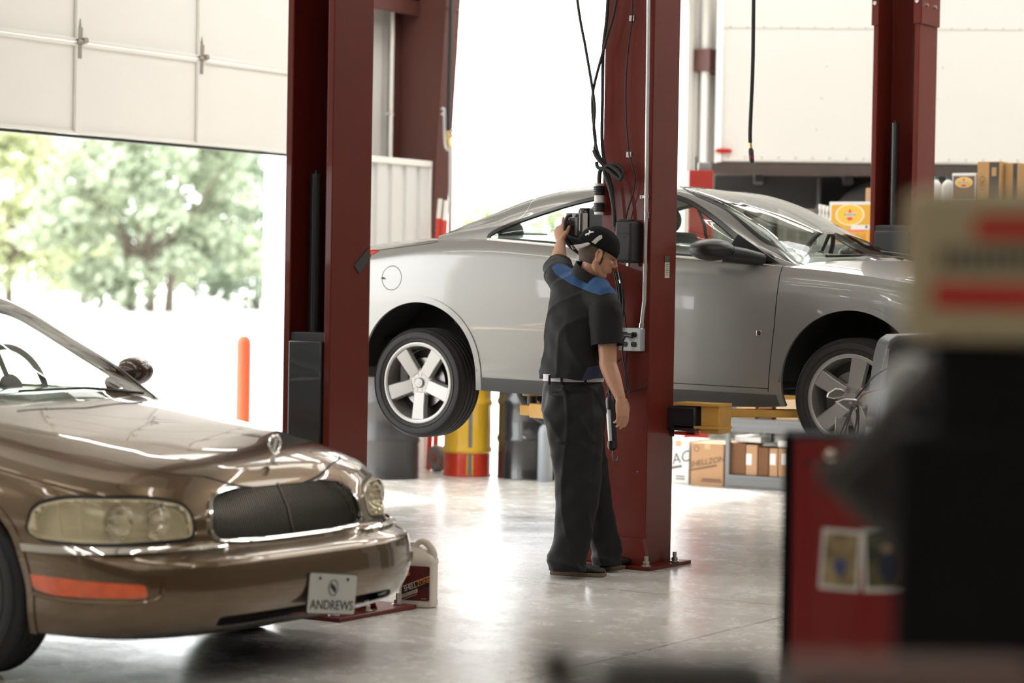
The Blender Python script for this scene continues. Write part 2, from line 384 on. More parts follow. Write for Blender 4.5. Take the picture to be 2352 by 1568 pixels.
LEAF = [leafmat('leaf_a', (.36, .41, .30)), leafmat('leaf_b', (.46, .49, .31)), leafmat('leaf_c', (.32, .38, .29))]
def tree(px, zbase, Z, h, w, label, mi, nl=5200, trunks=1):
    p = dep(px, zbase, Z); p.z = 0
    t = thing('tree', label, 'tree', p, 0, 'trees beyond the lot')
    tr = MB(); cl = []
    for k in range(trunks):
        a = rng.uniform(0, 6.28); ox = (k-(trunks-1)/2)*.9
        tr.tube([(ox*ct, ox*st, -.1), (ox*ct*1.1, ox*st*1.1, h*.2), (ox*ct*1.5+.3*math.cos(a), ox*st*1.5, h*.45)], [.26, .2, .14], n=8)
        for q in range(6):
            a = rng.uniform(0, 6.28); r = w*.35
            tr.tube([(ox*ct, ox*st, h*.25), (r*.5*math.cos(a), r*.5*math.sin(a), h*.42), (r*math.cos(a), r*math.sin(a), h*rng.uniform(.5, .75))], [.10, .07, .03], n=6)
    tr.build('trunk', BARK, t)
    for k in range(46):
        a = rng.uniform(0, 6.28); zz = rng.uniform(.13, .95); rr = w*.5*math.sqrt(max(.05, 1-((zz-.5)/.52)**2))*rng.uniform(.35, .95)
        cl.append((rr*math.cos(a), rr*math.sin(a), zz*h, rng.uniform(.9, 1.7)))
    vs = []; fs = []
    for k in range(nl):
        c = cl[int(rng.integers(len(cl)))]; d = Vector(rng.normal(size=3)); d.normalize(); r = c[3]*rng.uniform(.5, 1.0)
        q = Vector(c[:3])+Vector((d.x*r*1.2, d.y*r*1.2, d.z*r*.8)); n = Vector(rng.normal(size=3)); n.normalize(); a = n.orthogonal().normalized()*rng.uniform(.16, .32); b = n.cross(a)*.7
        o = len(vs); vs += [tuple(q-a), tuple(q-b), tuple(q+a), tuple(q+b)]; fs.append((o, o+1, o+2, o+3))
    MB().add(vs, fs).build('foliage', LEAF[mi], t, smooth=False, fixn=False)
tree(345, 712, 118, 9.6, 12.0, 'broad pale green tree with a forked trunk, centre of the doorway view', 0, 9500, 3)
tree(20, 700, 132, 10.0, 12, 'yellowish tree at the left edge behind the raised door', 1, 7500, 1)
tree(590, 700, 134, 9.0, 11, 'darker green tree nearest the white wall and red post', 2, 7500, 1)
tree(190, 700, 158, 10.5, 13, 'hazy tree behind the left and centre trees', 2, 5500, 1)
tree(1230, 640, 120, 5.2, 16, 'low pale shrubby tree seen through the tall doorway above the coupe', 1, 3500, 2)
# ================= SURFACE ENGINE =================
class Surf:
    def __init__(s): s.P = None; s.N = None; s.par = None; s.F = []; s.T = []
    def grid(s, pos, par, tag='body', closed=False, flip=False):
        # pos (m,n,3), par (m,n,k)
        m, n, _ = pos.shape; du = np.gradient(pos, axis=0); dv = np.gradient(pos, axis=1); N = np.cross(du, dv); l = np.linalg.norm(N, axis=2, keepdims=True)
        N = np.where(l > 1e-9, N/np.maximum(l, 1e-9), 0)
        if flip: N = -N
        o = 0 if s.P is None else len(s.P)
        P = pos.reshape(-1, 3); N = N.reshape(-1, 3); Q = par.reshape(-1, par.shape[2])
        s.P = P if s.P is None else np.vstack((s.P, P)); s.N = N if s.N is None else np.vstack((s.N, N)); s.par = Q if s.par is None else np.vstack((s.par, Q))
        for i in range(m-1):
            for j in range(n-1):
                a, b, c, d = o+i*n+j, o+(i+1)*n+j, o+(i+1)*n+j+1, o+i*n+j+1
                s.F.append((a, d, c, b) if flip else (a, b, c, d)); s.T.append(tag)
        return s
    def split(s, fn, tin, tout):
        """faces of tags tin where fn<0 become tout, clipped exactly along fn=0"""
        tin = (tin,) if isinstance(tin, str) else tin
        val = fn(s.P, s.par); val = np.where(np.abs(val) < 1e-6, 1e-6, val); vl = val.tolist()
        newP = []; newN = []; newQ = []; base = len(s.P); cache = {}; F2 = []; T2 = []
        keep = tout is None
        for f, t in zip(s.F, s.T):
            if keep: tout = t
            if t not in tin: F2.append(f); T2.append(t); continue
            sg = [vl[i] > 0 for i in f]
            if all(sg): F2.append(f); T2.append(t); continue
            if not any(sg): F2.append(f); T2.append(tout); continue
            ins = []; outs = []; n = len(f)
            for k in range(n):
                a, b = f[k], f[(k+1) % n]
                (outs if sg[k] else ins).append(a)
                if sg[k] != sg[(k+1) % n]:
                    key = (min(a, b), max(a, b))
                    if key not in cache:
                        w = vl[key[0]]/(vl[key[0]]-vl[key[1]]); cache[key] = base+len(newP)
                        newP.append(s.P[key[0]]*(1-w)+s.P[key[1]]*w); newN.append(s.N[key[0]]*(1-w)+s.N[key[1]]*w); newQ.append(s.par[key[0]]*(1-w)+s.par[key[1]]*w)
                    ins.append(cache[key]); outs.append(cache[key])
            if len(outs) > 2: F2.append(tuple(outs)); T2.append(t)
            if len(ins) > 2: F2.append(tuple(ins)); T2.append(tout)
        if newP: s.P = np.vstack((s.P, newP)); s.N = np.vstack((s.N, newN)); s.par = np.vstack((s.par, newQ))
        s.F = F2; s.T = T2; return s
    def emit(s, tags, name, m, parent, off=0.0, thick=0.0, smooth_n=True, fn=None, isl=True, only=None):
        tags = (tags,) if isinstance(tags, str) else tags
        fs = [f for f, t in zip(s.F, s.T) if t in tags]
        if only is not None: fs = only
        if not fs: print('EMPTY', name); return None
        if isl:
            par = {}
            def find(a):
                while par.setdefault(a, a) != a: par[a] = par[par[a]]; a = par[a]
                return a
            key = {i: tuple(np.round(s.P[i], 4)) for f in fs for i in f}
            for f in fs:
                r = find(key[f[0]])
                for i in f[1:]: par[find(key[i])] = r
            gs = {}
            for f in fs: gs.setdefault(find(key[f[0]]), []).append(f)
            gl = [g for g in gs.values() if len(g) > 3]
            if len(gl) > 1: return [s.emit(tags, name, m, parent, off, thick, smooth_n, fn, False, g) for g in gl]
        ids = sorted({i for f in fs for i in f}); mp = {i: k for k, i in enumerate(ids)}
        P = s.P[ids]+s.N[ids]*off
        if fn is not None: P = fn(P, s.N[ids], s.par[ids])
        N = s.N[ids]; nv = len(ids); F = [tuple(mp[i] for i in f) for f in fs]; vs = P; nn = N; mi = [0]*len(F)
        if thick:
            cnt = {}
            for f in F:
                for k in range(len(f)):
                    a, b = f[k], f[(k+1) % len(f)]; cnt[(a, b)] = 1
            bd = [(a, b) for a, b in cnt if (b, a) not in cnt]
            vs = np.vstack((P, P-N*thick, P)); nn = None
            # inner wall uses its own top verts so that the outside stays smooth
            F = F+[(b+2*nv, a+2*nv, a+nv, b+nv) for a, b in bd]
        me = bpy.data.meshes.new(name); me.from_pydata([tuple(p) for p in vs], [], F); me.materials.append(m); me.update()
        me.shade_smooth()
        if thick:
            bm = bmesh.new(); bm.from_mesh(me); loose = [v for v in bm.verts if not v.link_faces]; bmesh.ops.delete(bm, geom=loose, context='VERTS'); bm.to_mesh(me); bm.free()
        elif smooth_n:
            try: me.normals_split_custom_set_from_vertices([tuple(x) for x in N])
            except Exception as e: print(e)
        o = bpy.data.objects.new(name, me); COL.objects.link(o); o.parent = parent; return o
def sdpoly(px, py, poly):
    """signed distance to a closed polygon, negative inside"""
    poly = np.array(poly, float); x = np.asarray(px); y = np.asarray(py); d = np.full(x.shape, 1e9); ins = np.zeros(x.shape, bool); n = len(poly)
    lo = poly.min(0)-.3; hi = poly.max(0)+.3; sel = (x > lo[0]) & (x < hi[0]) & (y > lo[1]) & (y < hi[1]); X = x[sel]; Y = y[sel]; D = np.full(X.shape, 1e9); I = np.zeros(X.shape, bool)
    for i in range(n):
        a = poly[i]; b = poly[(i+1) % n]; e = b-a; wx = X-a[0]; wy = Y-a[1]; t = np.clip((wx*e[0]+wy*e[1])/max(1e-12, e@e), 0, 1)
        D = np.minimum(D, np.hypot(wx-t*e[0], wy-t*e[1])); c = ((a[1] > Y) != (b[1] > Y))
        with np.errstate(divide='ignore', invalid='ignore'): xi = (b[0]-a[0])*(Y-a[1])/(b[1]-a[1])+a[0]
        I ^= c & (X < xi)
    d[sel] = np.where(I, -D, D); return d
def sdline(px, py, pts):
    """unsigned distance to an open polyline"""
    pts = np.array(pts, float); X = np.asarray(px); Y = np.asarray(py); D = np.full(X.shape, 1e9)
    for a, b in zip(pts[:-1], pts[1:]):
        e = b-a; wx = X-a[0]; wy = Y-a[1]; t = np.clip((wx*e[0]+wy*e[1])/max(1e-12, e@e), 0, 1); D = np.minimum(D, np.hypot(wx-t*e[0], wy-t*e[1]))
    return D
def sgline(X, Y, pts):
    """signed distance beside an open polyline (only near it)"""
    pts = np.array(pts, float); D = np.full(X.shape, 1e9); R = np.full(X.shape, 1.0)
    for a, b in zip(pts[:-1], pts[1:]):
        e = b-a; wx = X-a[0]; wy = Y-a[1]; t = np.clip((wx*e[0]+wy*e[1])/max(1e-12, e@e), 0, 1); d = np.hypot(wx-t*e[0], wy-t*e[1]); sg = np.sign(e[0]*wy-e[1]*wx)
        m = d < D; D = np.where(m, d, D); R = np.where(m, np.where(sg >= 0, d, -d), R)
    return np.where(D < .06, R, 1.0)
def cutline(S, tags, sel, pts, w, out='gap', ax=(0, 2)):
    S.split(lambda P, Q: np.where(sel(P, Q), sgline(P[:, ax[0]], P[:, ax[1]], pts), 1), tags, None)
    S.split(lambda P, Q: np.where(sel(P, Q), sdline(P[:, ax[0]], P[:, ax[1]], pts)-w, 1), tags, out)
def rpoly(pts, res=6, closed=True):
    """smooth closed outline through points (2D)"""
    n = len(pts); out = []
    for i in range(n):
        p0, p1, p2, p3 = [np.array(pts[(i+k-1) % n], float) for k in range(4)]
        for k in range(res):
            t = k/res; out.append(0.5*((2*p1)+(p2-p0)*t+(2*p0-5*p1+4*p2-p3)*t*t+(-p0+3*p1-3*p2+p3)*t**3))
    return out
def corners(pts, r, res=5):
    """polygon with rounded corners"""
    out = []; n = len(pts); rr = r if isinstance(r, (list, tuple)) else [r]*n
    for i in range(n):
        a, b, c = [np.array(pts[(i+k-1) % n], float) for k in range(3)]
        u = (a-b)/np.linalg.norm(a-b); v = (c-b)/np.linalg.norm(c-b); d = min(rr[i], np.linalg.norm(a-b)*.45, np.linalg.norm(c-b)*.45)
        for k in range(res+1):
            t = k/res; out.append((1-t)**2*(b+u*d)+2*t*(1-t)*b+t*t*(b+v*d))
    return out

def car_body(C):
    """outer skin of a car from its measured profile curves. x forward, y left, z up.
    par: 0 = arc position along the ring (0 at nose centre, + on the left), 1 = level, 2 = kind (0 side, 1 top, 2 cabin)"""
    S = Surf(); nq = C.get('nq', 56)
    # ring parameter: nose quarter, side, tail quarter
    a = np.linspace(0, 1, 46); side = np.linspace(0, 1, C.get('ns', 190)); 
    half = [('n', t) for t in a[:-1]]+[('s', t) for t in side]+[('r', t) for t in a[1:]]
    qs = np.linspace(0, 1, nq)
    def ringpt(kind, t, q, z_only=None):
        xf = C['xf'](q); xr = C['xr'](q); Lf, nf = C['Lf'], C['nf']; Lr, nr = C['Lr'], C['nr']
        if kind == 'n':
            th = (PI/2)*(1-t); cx = math.sin(th)**(2/nf) if th > 1e-9 else 0; cy = math.cos(th)**(2/nf) if th < PI/2-1e-9 else 0
            return xf-Lf+Lf*cx, cy
        if kind == 's': return (xf-Lf)+((xr+Lr)-(xf-Lf))*t, 1.0
        th = (PI/2)*t; cx = math.sin(th)**(2/nr) if th > 1e-9 else 0; cy = math.cos(th)**(2/nr) if th < PI/2-1e-9 else 0
        return xr+Lr-Lr*cx, cy
    full = [(-1, k, t) for (k, t) in half[::-1]]+[(1, k, t) for (k, t) in half[1:]]
    nt_ = len(full); pos = np.zeros((nt_, nq, 3))
    for i, (sg, k, t) in enumerate(full):
        for j, q in enumerate(qs):
            x, wy = ringpt(k, t, q); z0 = C['zs'](x); z1 = C['zt'](x); W = C['w'](q)*C['wx'](x)
            pos[i, j] = (x, sg*W*wy, z0+(z1-z0)*q)
    # the full loop starts/ends at the tail centre
    mid = pos[:, nq//2, :2]; dl = np.hypot(*(mid[1:]-mid[:-1]).T); arc = np.concatenate(([0], np.cumsum(dl)))
    nose = nt_//2; arc = arc-arc[nose]
    if 'shape' in C: pos = C['shape'](pos, qs)
    par = np.zeros((nt_, nq, 3)); par[:, :, 0] = arc[:, None]; par[:, :, 1] = qs[None, :]
    S.grid(pos, par, 'body'); S.ring0 = pos; S.arc0 = arc
    # bonnet / boot / shoulder top: shrink the upper ring towards the spine
    ne = 26; ss = np.linspace(0, 1, ne); top = pos[:, -1, :]; xf, xr = C['xf'](1.0), C['xr'](1.0)
    tp = np.zeros((nt_, ne, 3)); insx = C.get('spine', .45)
    for i in range(nt_):
        x0, y0, z0 = top[i]; xs = min(max(x0, xr+insx), xf-insx)
        for j, s_ in enumerate(ss):
            e = 1-(1-s_)**1.5; x = lerp(x0, xs, e); y = y0*(1-e); Wt = C['w'](1.0)*C['wx'](x)
            if x > xf-C['Lf']: Wt *= max(1e-4, 1-min(1, ((x-(xf-C['Lf']))/C['Lf']))**C['nf'])**(1/C['nf'])
            if x < xr+C['Lr']: Wt *= max(1e-4, 1-min(1, ((xr+C['Lr']-x)/C['Lr']))**C['nr'])**(1/C['nr'])
            r = min(1, abs(y)/max(Wt, 1e-3)); zt, zc = C['zt'](x), C['zc'](x)
            tp[i, j] = (x, y, zt+(zc-zt)*C['crown'](r))
        tp[i, 0] = top[i]
    par = np.zeros((nt_, ne, 3)); par[:, :, 0] = arc[:, None]; par[:, :, 1] = 1+ss[None, :]; par[:, :, 2] = 1
    S.grid(tp, par, 'top')
    # cabin: sections across, belt -> rail -> roof centre, both sides
    xs = np.linspace(C['cx0'], C['cx1'], C.get('nc', 170)); sec = np.concatenate((np.linspace(0, .5, 26)[:-1], np.linspace(.5, 1, 26)))
    cab = np.zeros((len(xs), 2*len(sec)-1, 3))
    for i, x in enumerate(xs):
        yb, zbt, ye, ze, zc = C['yb'](x), C['zb'](x), C['ye'](x), C['ze'](x), C['zr'](x); h = max(.0, ze-zbt); k = min(.07, h*.45)
        ctrl = [(yb, zbt-.05), (lerp(yb, ye, .33)+.022*min(1, h*3), lerp(zbt, ze, .4)), (ye+k*.55, ze-k), (ye-k*.5, ze+k*.22), (ye*.62, lerp(ze, zc, .62)+k*.1), (ye*.3, lerp(ze, zc, .93)), (0, zc)]
        cu = spline([Vector((a_, b_, 0)) for a_, b_ in ctrl], 12); L = len(cu)-1
        pts = []
        for s_ in sec:
            u = s_*L; i0 = min(int(u), L-1); p = cu[i0].lerp(cu[i0+1], u-i0); pts.append((p.x, p.y))
        row = [(x, -a_, b_) for a_, b_ in pts]+[(x, a_, b_) for a_, b_ in pts[::-1][1:]]
        cab[i] = row
    secf = np.concatenate((sec, 2-sec[::-1][1:])); par = np.zeros((len(xs), len(secf), 3)); par[:, :, 0] = xs[:, None]; par[:, :, 1] = secf[None, :]; par[:, :, 2] = 2
    S.grid(cab, par, 'cabin', flip=False)
    return S
def wheel(root_name, parent, c, r, w, rim_r, side, spokes, mats, steer=0.0, rot=0.0):
    """side=-1: outer face looks to -y"""
    TIRE, RIM, DARK = mats[:3]
    e = bpy.data.objects.new(root_name, None); COL.objects.link(e); e.parent = parent; e.location = c; e.rotation_euler = (0, 0, steer)
    hw = w/2; sh = r-rim_r
    prof = [(rim_r-.004, hw*.80), (rim_r+.004, hw*.90), (rim_r+sh*.22, hw*.985), (rim_r+sh*.5, hw*1.04), (rim_r+sh*.74, hw*1.0), (r-.022, hw*.90), (r-.007, hw*.80), (r, hw*.68)]
    tread = []
    for k in range(4):
        y = hw*.68-(k+.5)*hw*1.36/4
        tread += [(r, y+.012), (r-.008, y+.008), (r-.008, y+.0), (r, y-.004)]
    prof = prof+tread+[(a, -b) for a, b in prof[::-1]]
    m = MB().lathe(prof, 72, axis='Y')
    # raised sidewall rings
    for rr in (.30, .72):
        m.lathe([(rim_r+sh*rr, side*(hw*1.005)), (rim_r+sh*rr+.004, side*(hw*1.03+.003)), (rim_r+sh*rr+.008, side*(hw*1.005))], 72, axis='Y')
    m.build('tyre', TIRE, e, ang=50)
    o = side*hw
    rb = MB().lathe([(rim_r, o*.86), (rim_r+.006, o*.93), (rim_r-.004, o*.95), (rim_r-.016, o*.90), (rim_r-.022, o*.55), (rim_r-.035, o*.0), (rim_r-.03, -o*.8), (rim_r, -o*.86)], 72, axis='Y')
    rb.build('rim', RIM, e, ang=40)
    sp = MB()
    for k in range(spokes):
        an = PI/2+rot+k*2*PI/spokes
        R_ = Matrix.Rotation(-an, 4, 'Y')
        wi, wo = .038, .026
        ri, ro = .055, rim_r-.016
        yo = o*.86; yi = o*.72
        wo2 = .045
        # tapered spoke, slightly dished, flat outer face
        vs = []; 
        for (rr, ww, y0, th) in ((ri, wi, yi, .035), (lerp(ri, ro, .5), .040, o*.80, .030), (ro, wo2, yo, .028)):
            vs += [(rr, y0, -ww), (rr, y0, ww), (rr, y0-side*th, ww*1.25), (rr, y0-side*th, -ww*1.25)]
        fs = []
        for a in (0, 4): fs += [(a, a+4, a+5, a+1), (a+1, a+5, a+6, a+2), (a+2, a+6, a+7, a+3), (a+3, a+7, a+4, a)]
        fs += [(0, 1, 2, 3), (8, 11, 10, 9)]
        sp.add(vs, fs, 0, R_)
    sp.lathe([(0, o*.70), (.075, o*.70), (.088, o*.62), (.088, o*.3)], 40, axis='Y')
    sp.build('spokes', RIM, e, bevel=.004, ang=30)
    MB().lathe([(0, o*.82), (.026, o*.815), (.031, o*.77), (.031, o*.68)], 32, axis='Y').build('hub_cap', RIM, e)
    for k in range(5):
        an = PI/2+rot+PI/5+k*2*PI/5; x, z = .052*math.cos(an), .052*math.sin(an)
        q = MB(); q.lathe([(.016, o*.70), (.016, o*.715), (.012, o*.715), (.012, o*.66)], 16, axis='Y', M=Matrix.Translation((x, 0, z)))
        q.cyl((x, o*.64, z), (x, o*.705, z), .0085, n=6); q.build('wheel_nut', mats[3], e)
    MB().lathe([(.05, o*.25), (.15, o*.25), (.15, o*.12), (.05, o*.12)], 40, axis='Y').build('brake_disc', mats[4], e)
    MB().box((-.12, o*.18, .02), (.07, .10, .17)).build('caliper', mats[2], e, bevel=.01)
    MB().lathe([(rim_r-.035, -o*.05), (.03, -o*.05)], 40, axis='Y').build('backplate', mats[2], e)
    return e
# ================= SILVER COUPE ON THE LIFT =================
def paint(name, col, flake=.35, rough=.32, metal=.75):
    return mat(name, col, rough, metal=metal, coat=1.0, coatr=.02, var=.02, scale=60)
SILV = mat('silver_paint', (.31, .306, .29), .36, metal=.5, coat=.75, coatr=.02, var=.02, scale=60)
CLAD = mat('grey_cladding', (.07, .07, .07), .45)
WINB = mat('window_rubber', (.015, .015, .016), .4)
GLS = glassmat('tinted_glass', (.78, .86, .81)); GLSF = glassmat('windscreen_glass', (.82, .88, .85))
WELL = mat('wheel_well', (.008, .008, .009), .85)
TYRE = mat('tyre_rubber', (.022, .021, .020), .62, bump=.1, bscale=80)
ALLOY = mat('alloy', (.40, .39, .37), .36, metal=.5, coat=.3)
DARKM = mat('dark_iron', (.05, .045, .04), .6, metal=.4)
NUT = mat('nut_steel', (.30, .28, .26), .3, metal=1)
DISC = mat('brake_steel', (.30, .29, .28), .35, metal=1)
WM = (TYRE, ALLOY, DARKM, NUT, DISC)
sc_root = thing('coupe', 'silver two-door coupe raised on the lift behind the mechanic', 'car', (-8.29, 12.85, 0))
RC = (0.0, .985, .412); FC = (2.83, .99, .412)
C = dict(
    xf=lambda q: 3.80-.02-.28*max(0, q-.55)**1.4-.10*max(0, .25-q), xr=lambda q: -.98+.02+.22*max(0, q-.6)**1.3+.10*max(0, .25-q),
    Lf=.80, nf=2.6, Lr=.55, nr=3.2,
    zs=interp([-1, -.5, 0, .4, 2.3, 2.9, 3.8], [.98, .94, .90, .885, .862, .90, .93]),
    zt=interp([-.98, -.7, -.33, 0, .24, .47, 1.03, 1.79, 2.39, 2.8, 3.12, 3.45, 3.62, 3.8], [1.62, 1.675, 1.715, 1.755, 1.768, 1.768, 1.728, 1.675, 1.635, 1.60, 1.555, 1.48, 1.43, 1.33]),
    zc=interp([-.98, -.7, -.33, 0, .47, 1.0, 2.0, 2.6, 3.12, 3.5, 3.8], [1.66, 1.76, 1.80, 1.82, 1.82, 1.80, 1.74, 1.70, 1.62, 1.53, 1.36]),
    w=interp([0, .06, .16, .35, .55, .72, .84, .93, 1.0], [.855, .872, .884, .893, .898, .896, .888, .872, .835]),
    wx=interp([-1, -.6, 0, .6, 1.4, 2.2, 2.83, 3.3, 3.8], [.965, .985, 1.0, .992, .98, .982, .998, .985, .96]),
    crown=lambda r: (1-r**2.2)**.9 if r < 1 else 0, spine=.5,
    cx0=.02, cx1=2.80,
    yb=interp([0, .4, 1.0, 2.0, 2.4, 2.8], [.74, .79, .80, .795, .79, .76]),
    zb=interp([0, .24, .47, 1.03, 1.79, 2.39, 2.8], [1.79, 1.80, 1.788, 1.748, 1.692, 1.645, 1.60]),
    ye=interp([0, .3, .8, 1.3, 1.8, 2.2, 2.42, 2.8], [.66, .62, .58, .575, .60, .67, .75, .72]),
    ze=interp([0.0, .10, .30, .54, .79, 1.05, 1.35, 1.63, 1.85, 2.1, 2.3, 2.42, 2.6, 2.8], [1.80, 1.842, 1.915, 2.000, 2.058, 2.082, 2.085, 2.060, 1.99, 1.862, 1.745, 1.665, 1.61, 1.56]),
    zr=interp([0, .2, .5, .8, 1.1, 1.4, 1.69, 1.98, 2.26, 2.54, 2.72, 2.8], [1.80, 1.87, 2.01, 2.09, 2.118, 2.115, 2.074, 1.985, 1.872, 1.760, 1.69, 1.65]),
)
S = car_body(C)
P_ = lambda k: (lambda P, Q: P[:, k])
# wheel arches
def arch(c, r): return lambda P, Q: np.where((Q[:, 2] < .5) & (np.abs(P[:, 1]) > .6), np.hypot(P[:, 0]-c[0], P[:, 2]-c[1])-r, 1.0)
for c in (RC, FC): S.split(arch(c, c[2]+.035), 'body', 'lip'); S.split(arch(c, c[2]), 'lip', 'void')
# sills
S.split(lambda P, Q: np.where((P[:, 0] > .38) & (P[:, 0] < 2.46), P[:, 2]-(.966-.016*P[:, 0]), 1), 'body', 'sill')
# fuel flap circle, door seams
def ring(cx, cz, r, w): return lambda P, Q: np.where(P[:, 1] < 0, np.abs(np.hypot(P[:, 0]-cx, P[:, 2]-cz)-r)-w, 1)
def seam(pts, w=.003, s=-1): return lambda P, Q: np.where((P[:, 1]*s > 0.3) & (Q[:, 2] < 1.5), sdline(P[:, 0], P[:, 2], pts)-w, 1)
S.split(lambda P, Q: np.where(P[:, 1] < 0, np.hypot(P[:, 0]+.2, P[:, 2]-1.54)-.073, 1), 'body', None)
S.split(ring(-.20, 1.54, .073, .0022), 'body', 'gap')
nr_ = lambda P, Q: (P[:, 1] < -.3) & (Q[:, 2] < 1.5)
for pts, w_ in (([(2.385, 1.66), (2.388, 1.55), (2.372, 1.30), (2.35, 1.12), (2.333, .94)], .003), ([(.98, 1.76), (.93, 1.5), (.91, 1.2), (.93, .96)], .003), ([(.93, .985), (2.335, .962)], .0025), ([(3.22, 1.35), (3.5, 1.34)], .003)):
    cutline(S, ('body', 'top'), nr_, pts, w_)
cutline(S, ('body', 'top'), lambda P, Q: (P[:, 1] < 0) & (P[:, 0] < .35), [(-.75, 1.66), (-.42, 1.700), (-.1, 1.735), (.05, 1.752), (.22, 1.79), (.33, 1.83)], .0022)
# tail lamp
S.split(lambda P, Q: np.where(P[:, 1] < 0, sdpoly(P[:, 0], P[:, 2], [(-1.2, 1.52), (-.55, 1.60), (-.33, 1.705), (-.36, 1.715), (-.6, 1.700), (-1.2, 1.69)]), 1), ('body', 'top'), 'lamp')
S.split(lambda P, Q: np.where(P[:, 1] > 0, sdpoly(P[:, 0], P[:, 2], [(-1.2, 1.52), (-.55, 1.60), (-.33, 1.705), (-.36, 1.715), (-.6, 1.700), (-1.2, 1.69)]), 1), ('body', 'top'), 'lamp2')
# head lamps
for s_, nm in ((-1, 'hlamp'), (1, 'hlamp2')):
    S.split(lambda P, Q, s_=s_: np.where((P[:, 1]*s_ > 0), sdpoly(P[:, 0], P[:, 2], [(3.25, 1.47), (3.9, 1.30), (3.9, 1.2), (3.5, 1.24)]), 1), ('body',), nm)
# side glass
sidewin = rpoly([(.43, 1.795), (.68, 1.905), (.93, 1.99), (1.20, 2.036), (1.46, 2.040), (1.66, 2.00), (1.87, 1.892), (2.11, 1.745), (2.28, 1.668), (1.79, 1.698), (1.03, 1.757), (.62, 1.784)], 6)
for s_, a, b, c_ in ((-1, 'win_near', 'frame_near', 'gn'), (1, 'win_far', 'frame_far', 'gf')):
    S.split(lambda P, Q, s_=s_: np.where(P[:, 1]*s_ > .3, sdpoly(P[:, 0], P[:, 2], sidewin)-.022, 1), 'cabin', b)
    S.split(lambda P, Q, s_=s_: np.where(P[:, 1]*s_ > .3, sdpoly(P[:, 0], P[:, 2], sidewin), 1), b, a)
S.split(lambda P, Q: np.where(P[:, 1] < -.3, sdline(P[:, 0], P[:, 2], [(1.10, 1.70), (1.06, 1.85), (1.10, 2.1)])-.014, 1), 'win_near', 'bpost')
S.split(lambda P, Q: np.where((P[:, 1] > .3), sdline(P[:, 0], P[:, 2], [(1.10, 1.70), (1.06, 1.85), (1.10, 2.1)])-.012, 1), 'win_far', 'bpost')
# windscreen and rear glass by plan outline
def wsf(P, m): 
    return sdpoly(P[:, 0], P[:, 1], rpoly([(1.46-m, 0), (1.50-m, .30), (1.62-m, .545+m*.2), (1.95, .605+m), (2.3, .70+m), (2.47+m, .735+m), (2.60+m, .60), (2.70+m, .3), (2.74+m, 0), (2.70+m, -.3), (2.60+m, -.60), (2.47+m, -.735-m), (2.3, -.70-m), (1.95, -.605-m), (1.62-m, -.545-m*.2), (1.50-m, -.30)], 5))
S.split(lambda P, Q: np.where(Q[:, 1] > .25, wsf(P, .014), 1), 'cabin', 'wsframe'); S.split(lambda P, Q: wsf(P, 0), 'wsframe', 'ws')
rear = [(.06, 0), (.08, .5), (.2, .60), (.62, .55), (.86, .48), (.92, 0), (.86, -.48), (.62, -.55), (.2, -.60), (.08, -.5)]
S.split(lambda P, Q: sdpoly(P[:, 0], P[:, 1], rpoly(rear, 5)), 'cabin', 'rearglass')
# roof seam over the door
cutline(S, 'cabin', lambda P, Q: P[:, 1] < -.3, [(.66, 2.08), (.60, 2.0), (.585, 1.9)], .0025)
S.emit(('body', 'top', 'cabin'), 'body', SILV, sc_root, isl=False)
def lipf(P, N, Q):
    return P+N*.006
S.emit('lip', 'arch_lip', SILV, sc_root, fn=lipf, thick=.02)
S.emit('sill', 'sill_cladding', CLAD, sc_root, off=.006, thick=.03)
S.emit('gap', 'panel_gap', mat('panel_gap', (.02, .02, .02), .7), sc_root, off=-.001)
TAIL = mat('tail_lamp_red', (.65, .02, .01), .12, coat=1, var=.3, scale=30)
S.emit('lamp', 'tail_lamp', TAIL, sc_root, off=.003, thick=.01); S.emit('lamp2', 'tail_lamp', TAIL, sc_root, off=.003, thick=.01)
HL = mat('lamp_lens', (.5, .5, .48), .08, metal=.5, coat=1)
S.emit('hlamp', 'head_lamp', HL, sc_root, off=.003); S.emit('hlamp2', 'head_lamp', HL, sc_root, off=.003)
S.emit('frame_near', 'window_surround', WINB, sc_root, off=.003, thick=.012); S.emit('frame_far', 'window_surround', WINB, sc_root, off=.003)
S.emit('bpost', 'door_pillar', WINB, sc_root, off=.001)
S.emit('win_near', 'side_glass', GLS, sc_root, off=-.004); S.emit('win_far', 'side_glass', GLS, sc_root, off=-.004)
S.emit('wsframe', 'windscreen_seal', WINB, sc_root, off=.002); S.emit('ws', 'windscreen', GLSF, sc_root, off=-.002); S.emit('rearglass', 'rear_glass', GLS, sc_root, off=-.001)
# bright belt moulding
bm_ = MB(); bpts = [(x, -(C['yb'](x)+.024), float(C['zb'](x))-.012) for x in np.linspace(.44, 2.34, 24)]
bm_.tube(bpts, .0085, n=8); bm_.build('belt_moulding', mat('satin_trim', (.55, .53, .5), .25, metal=1), sc_root)
bm_ = MB(); bm_.tube([(a, -b, c) for a, b, c in bpts], .0085, n=8); bm_.build('belt_moulding', MATS['satin_trim'], sc_root)
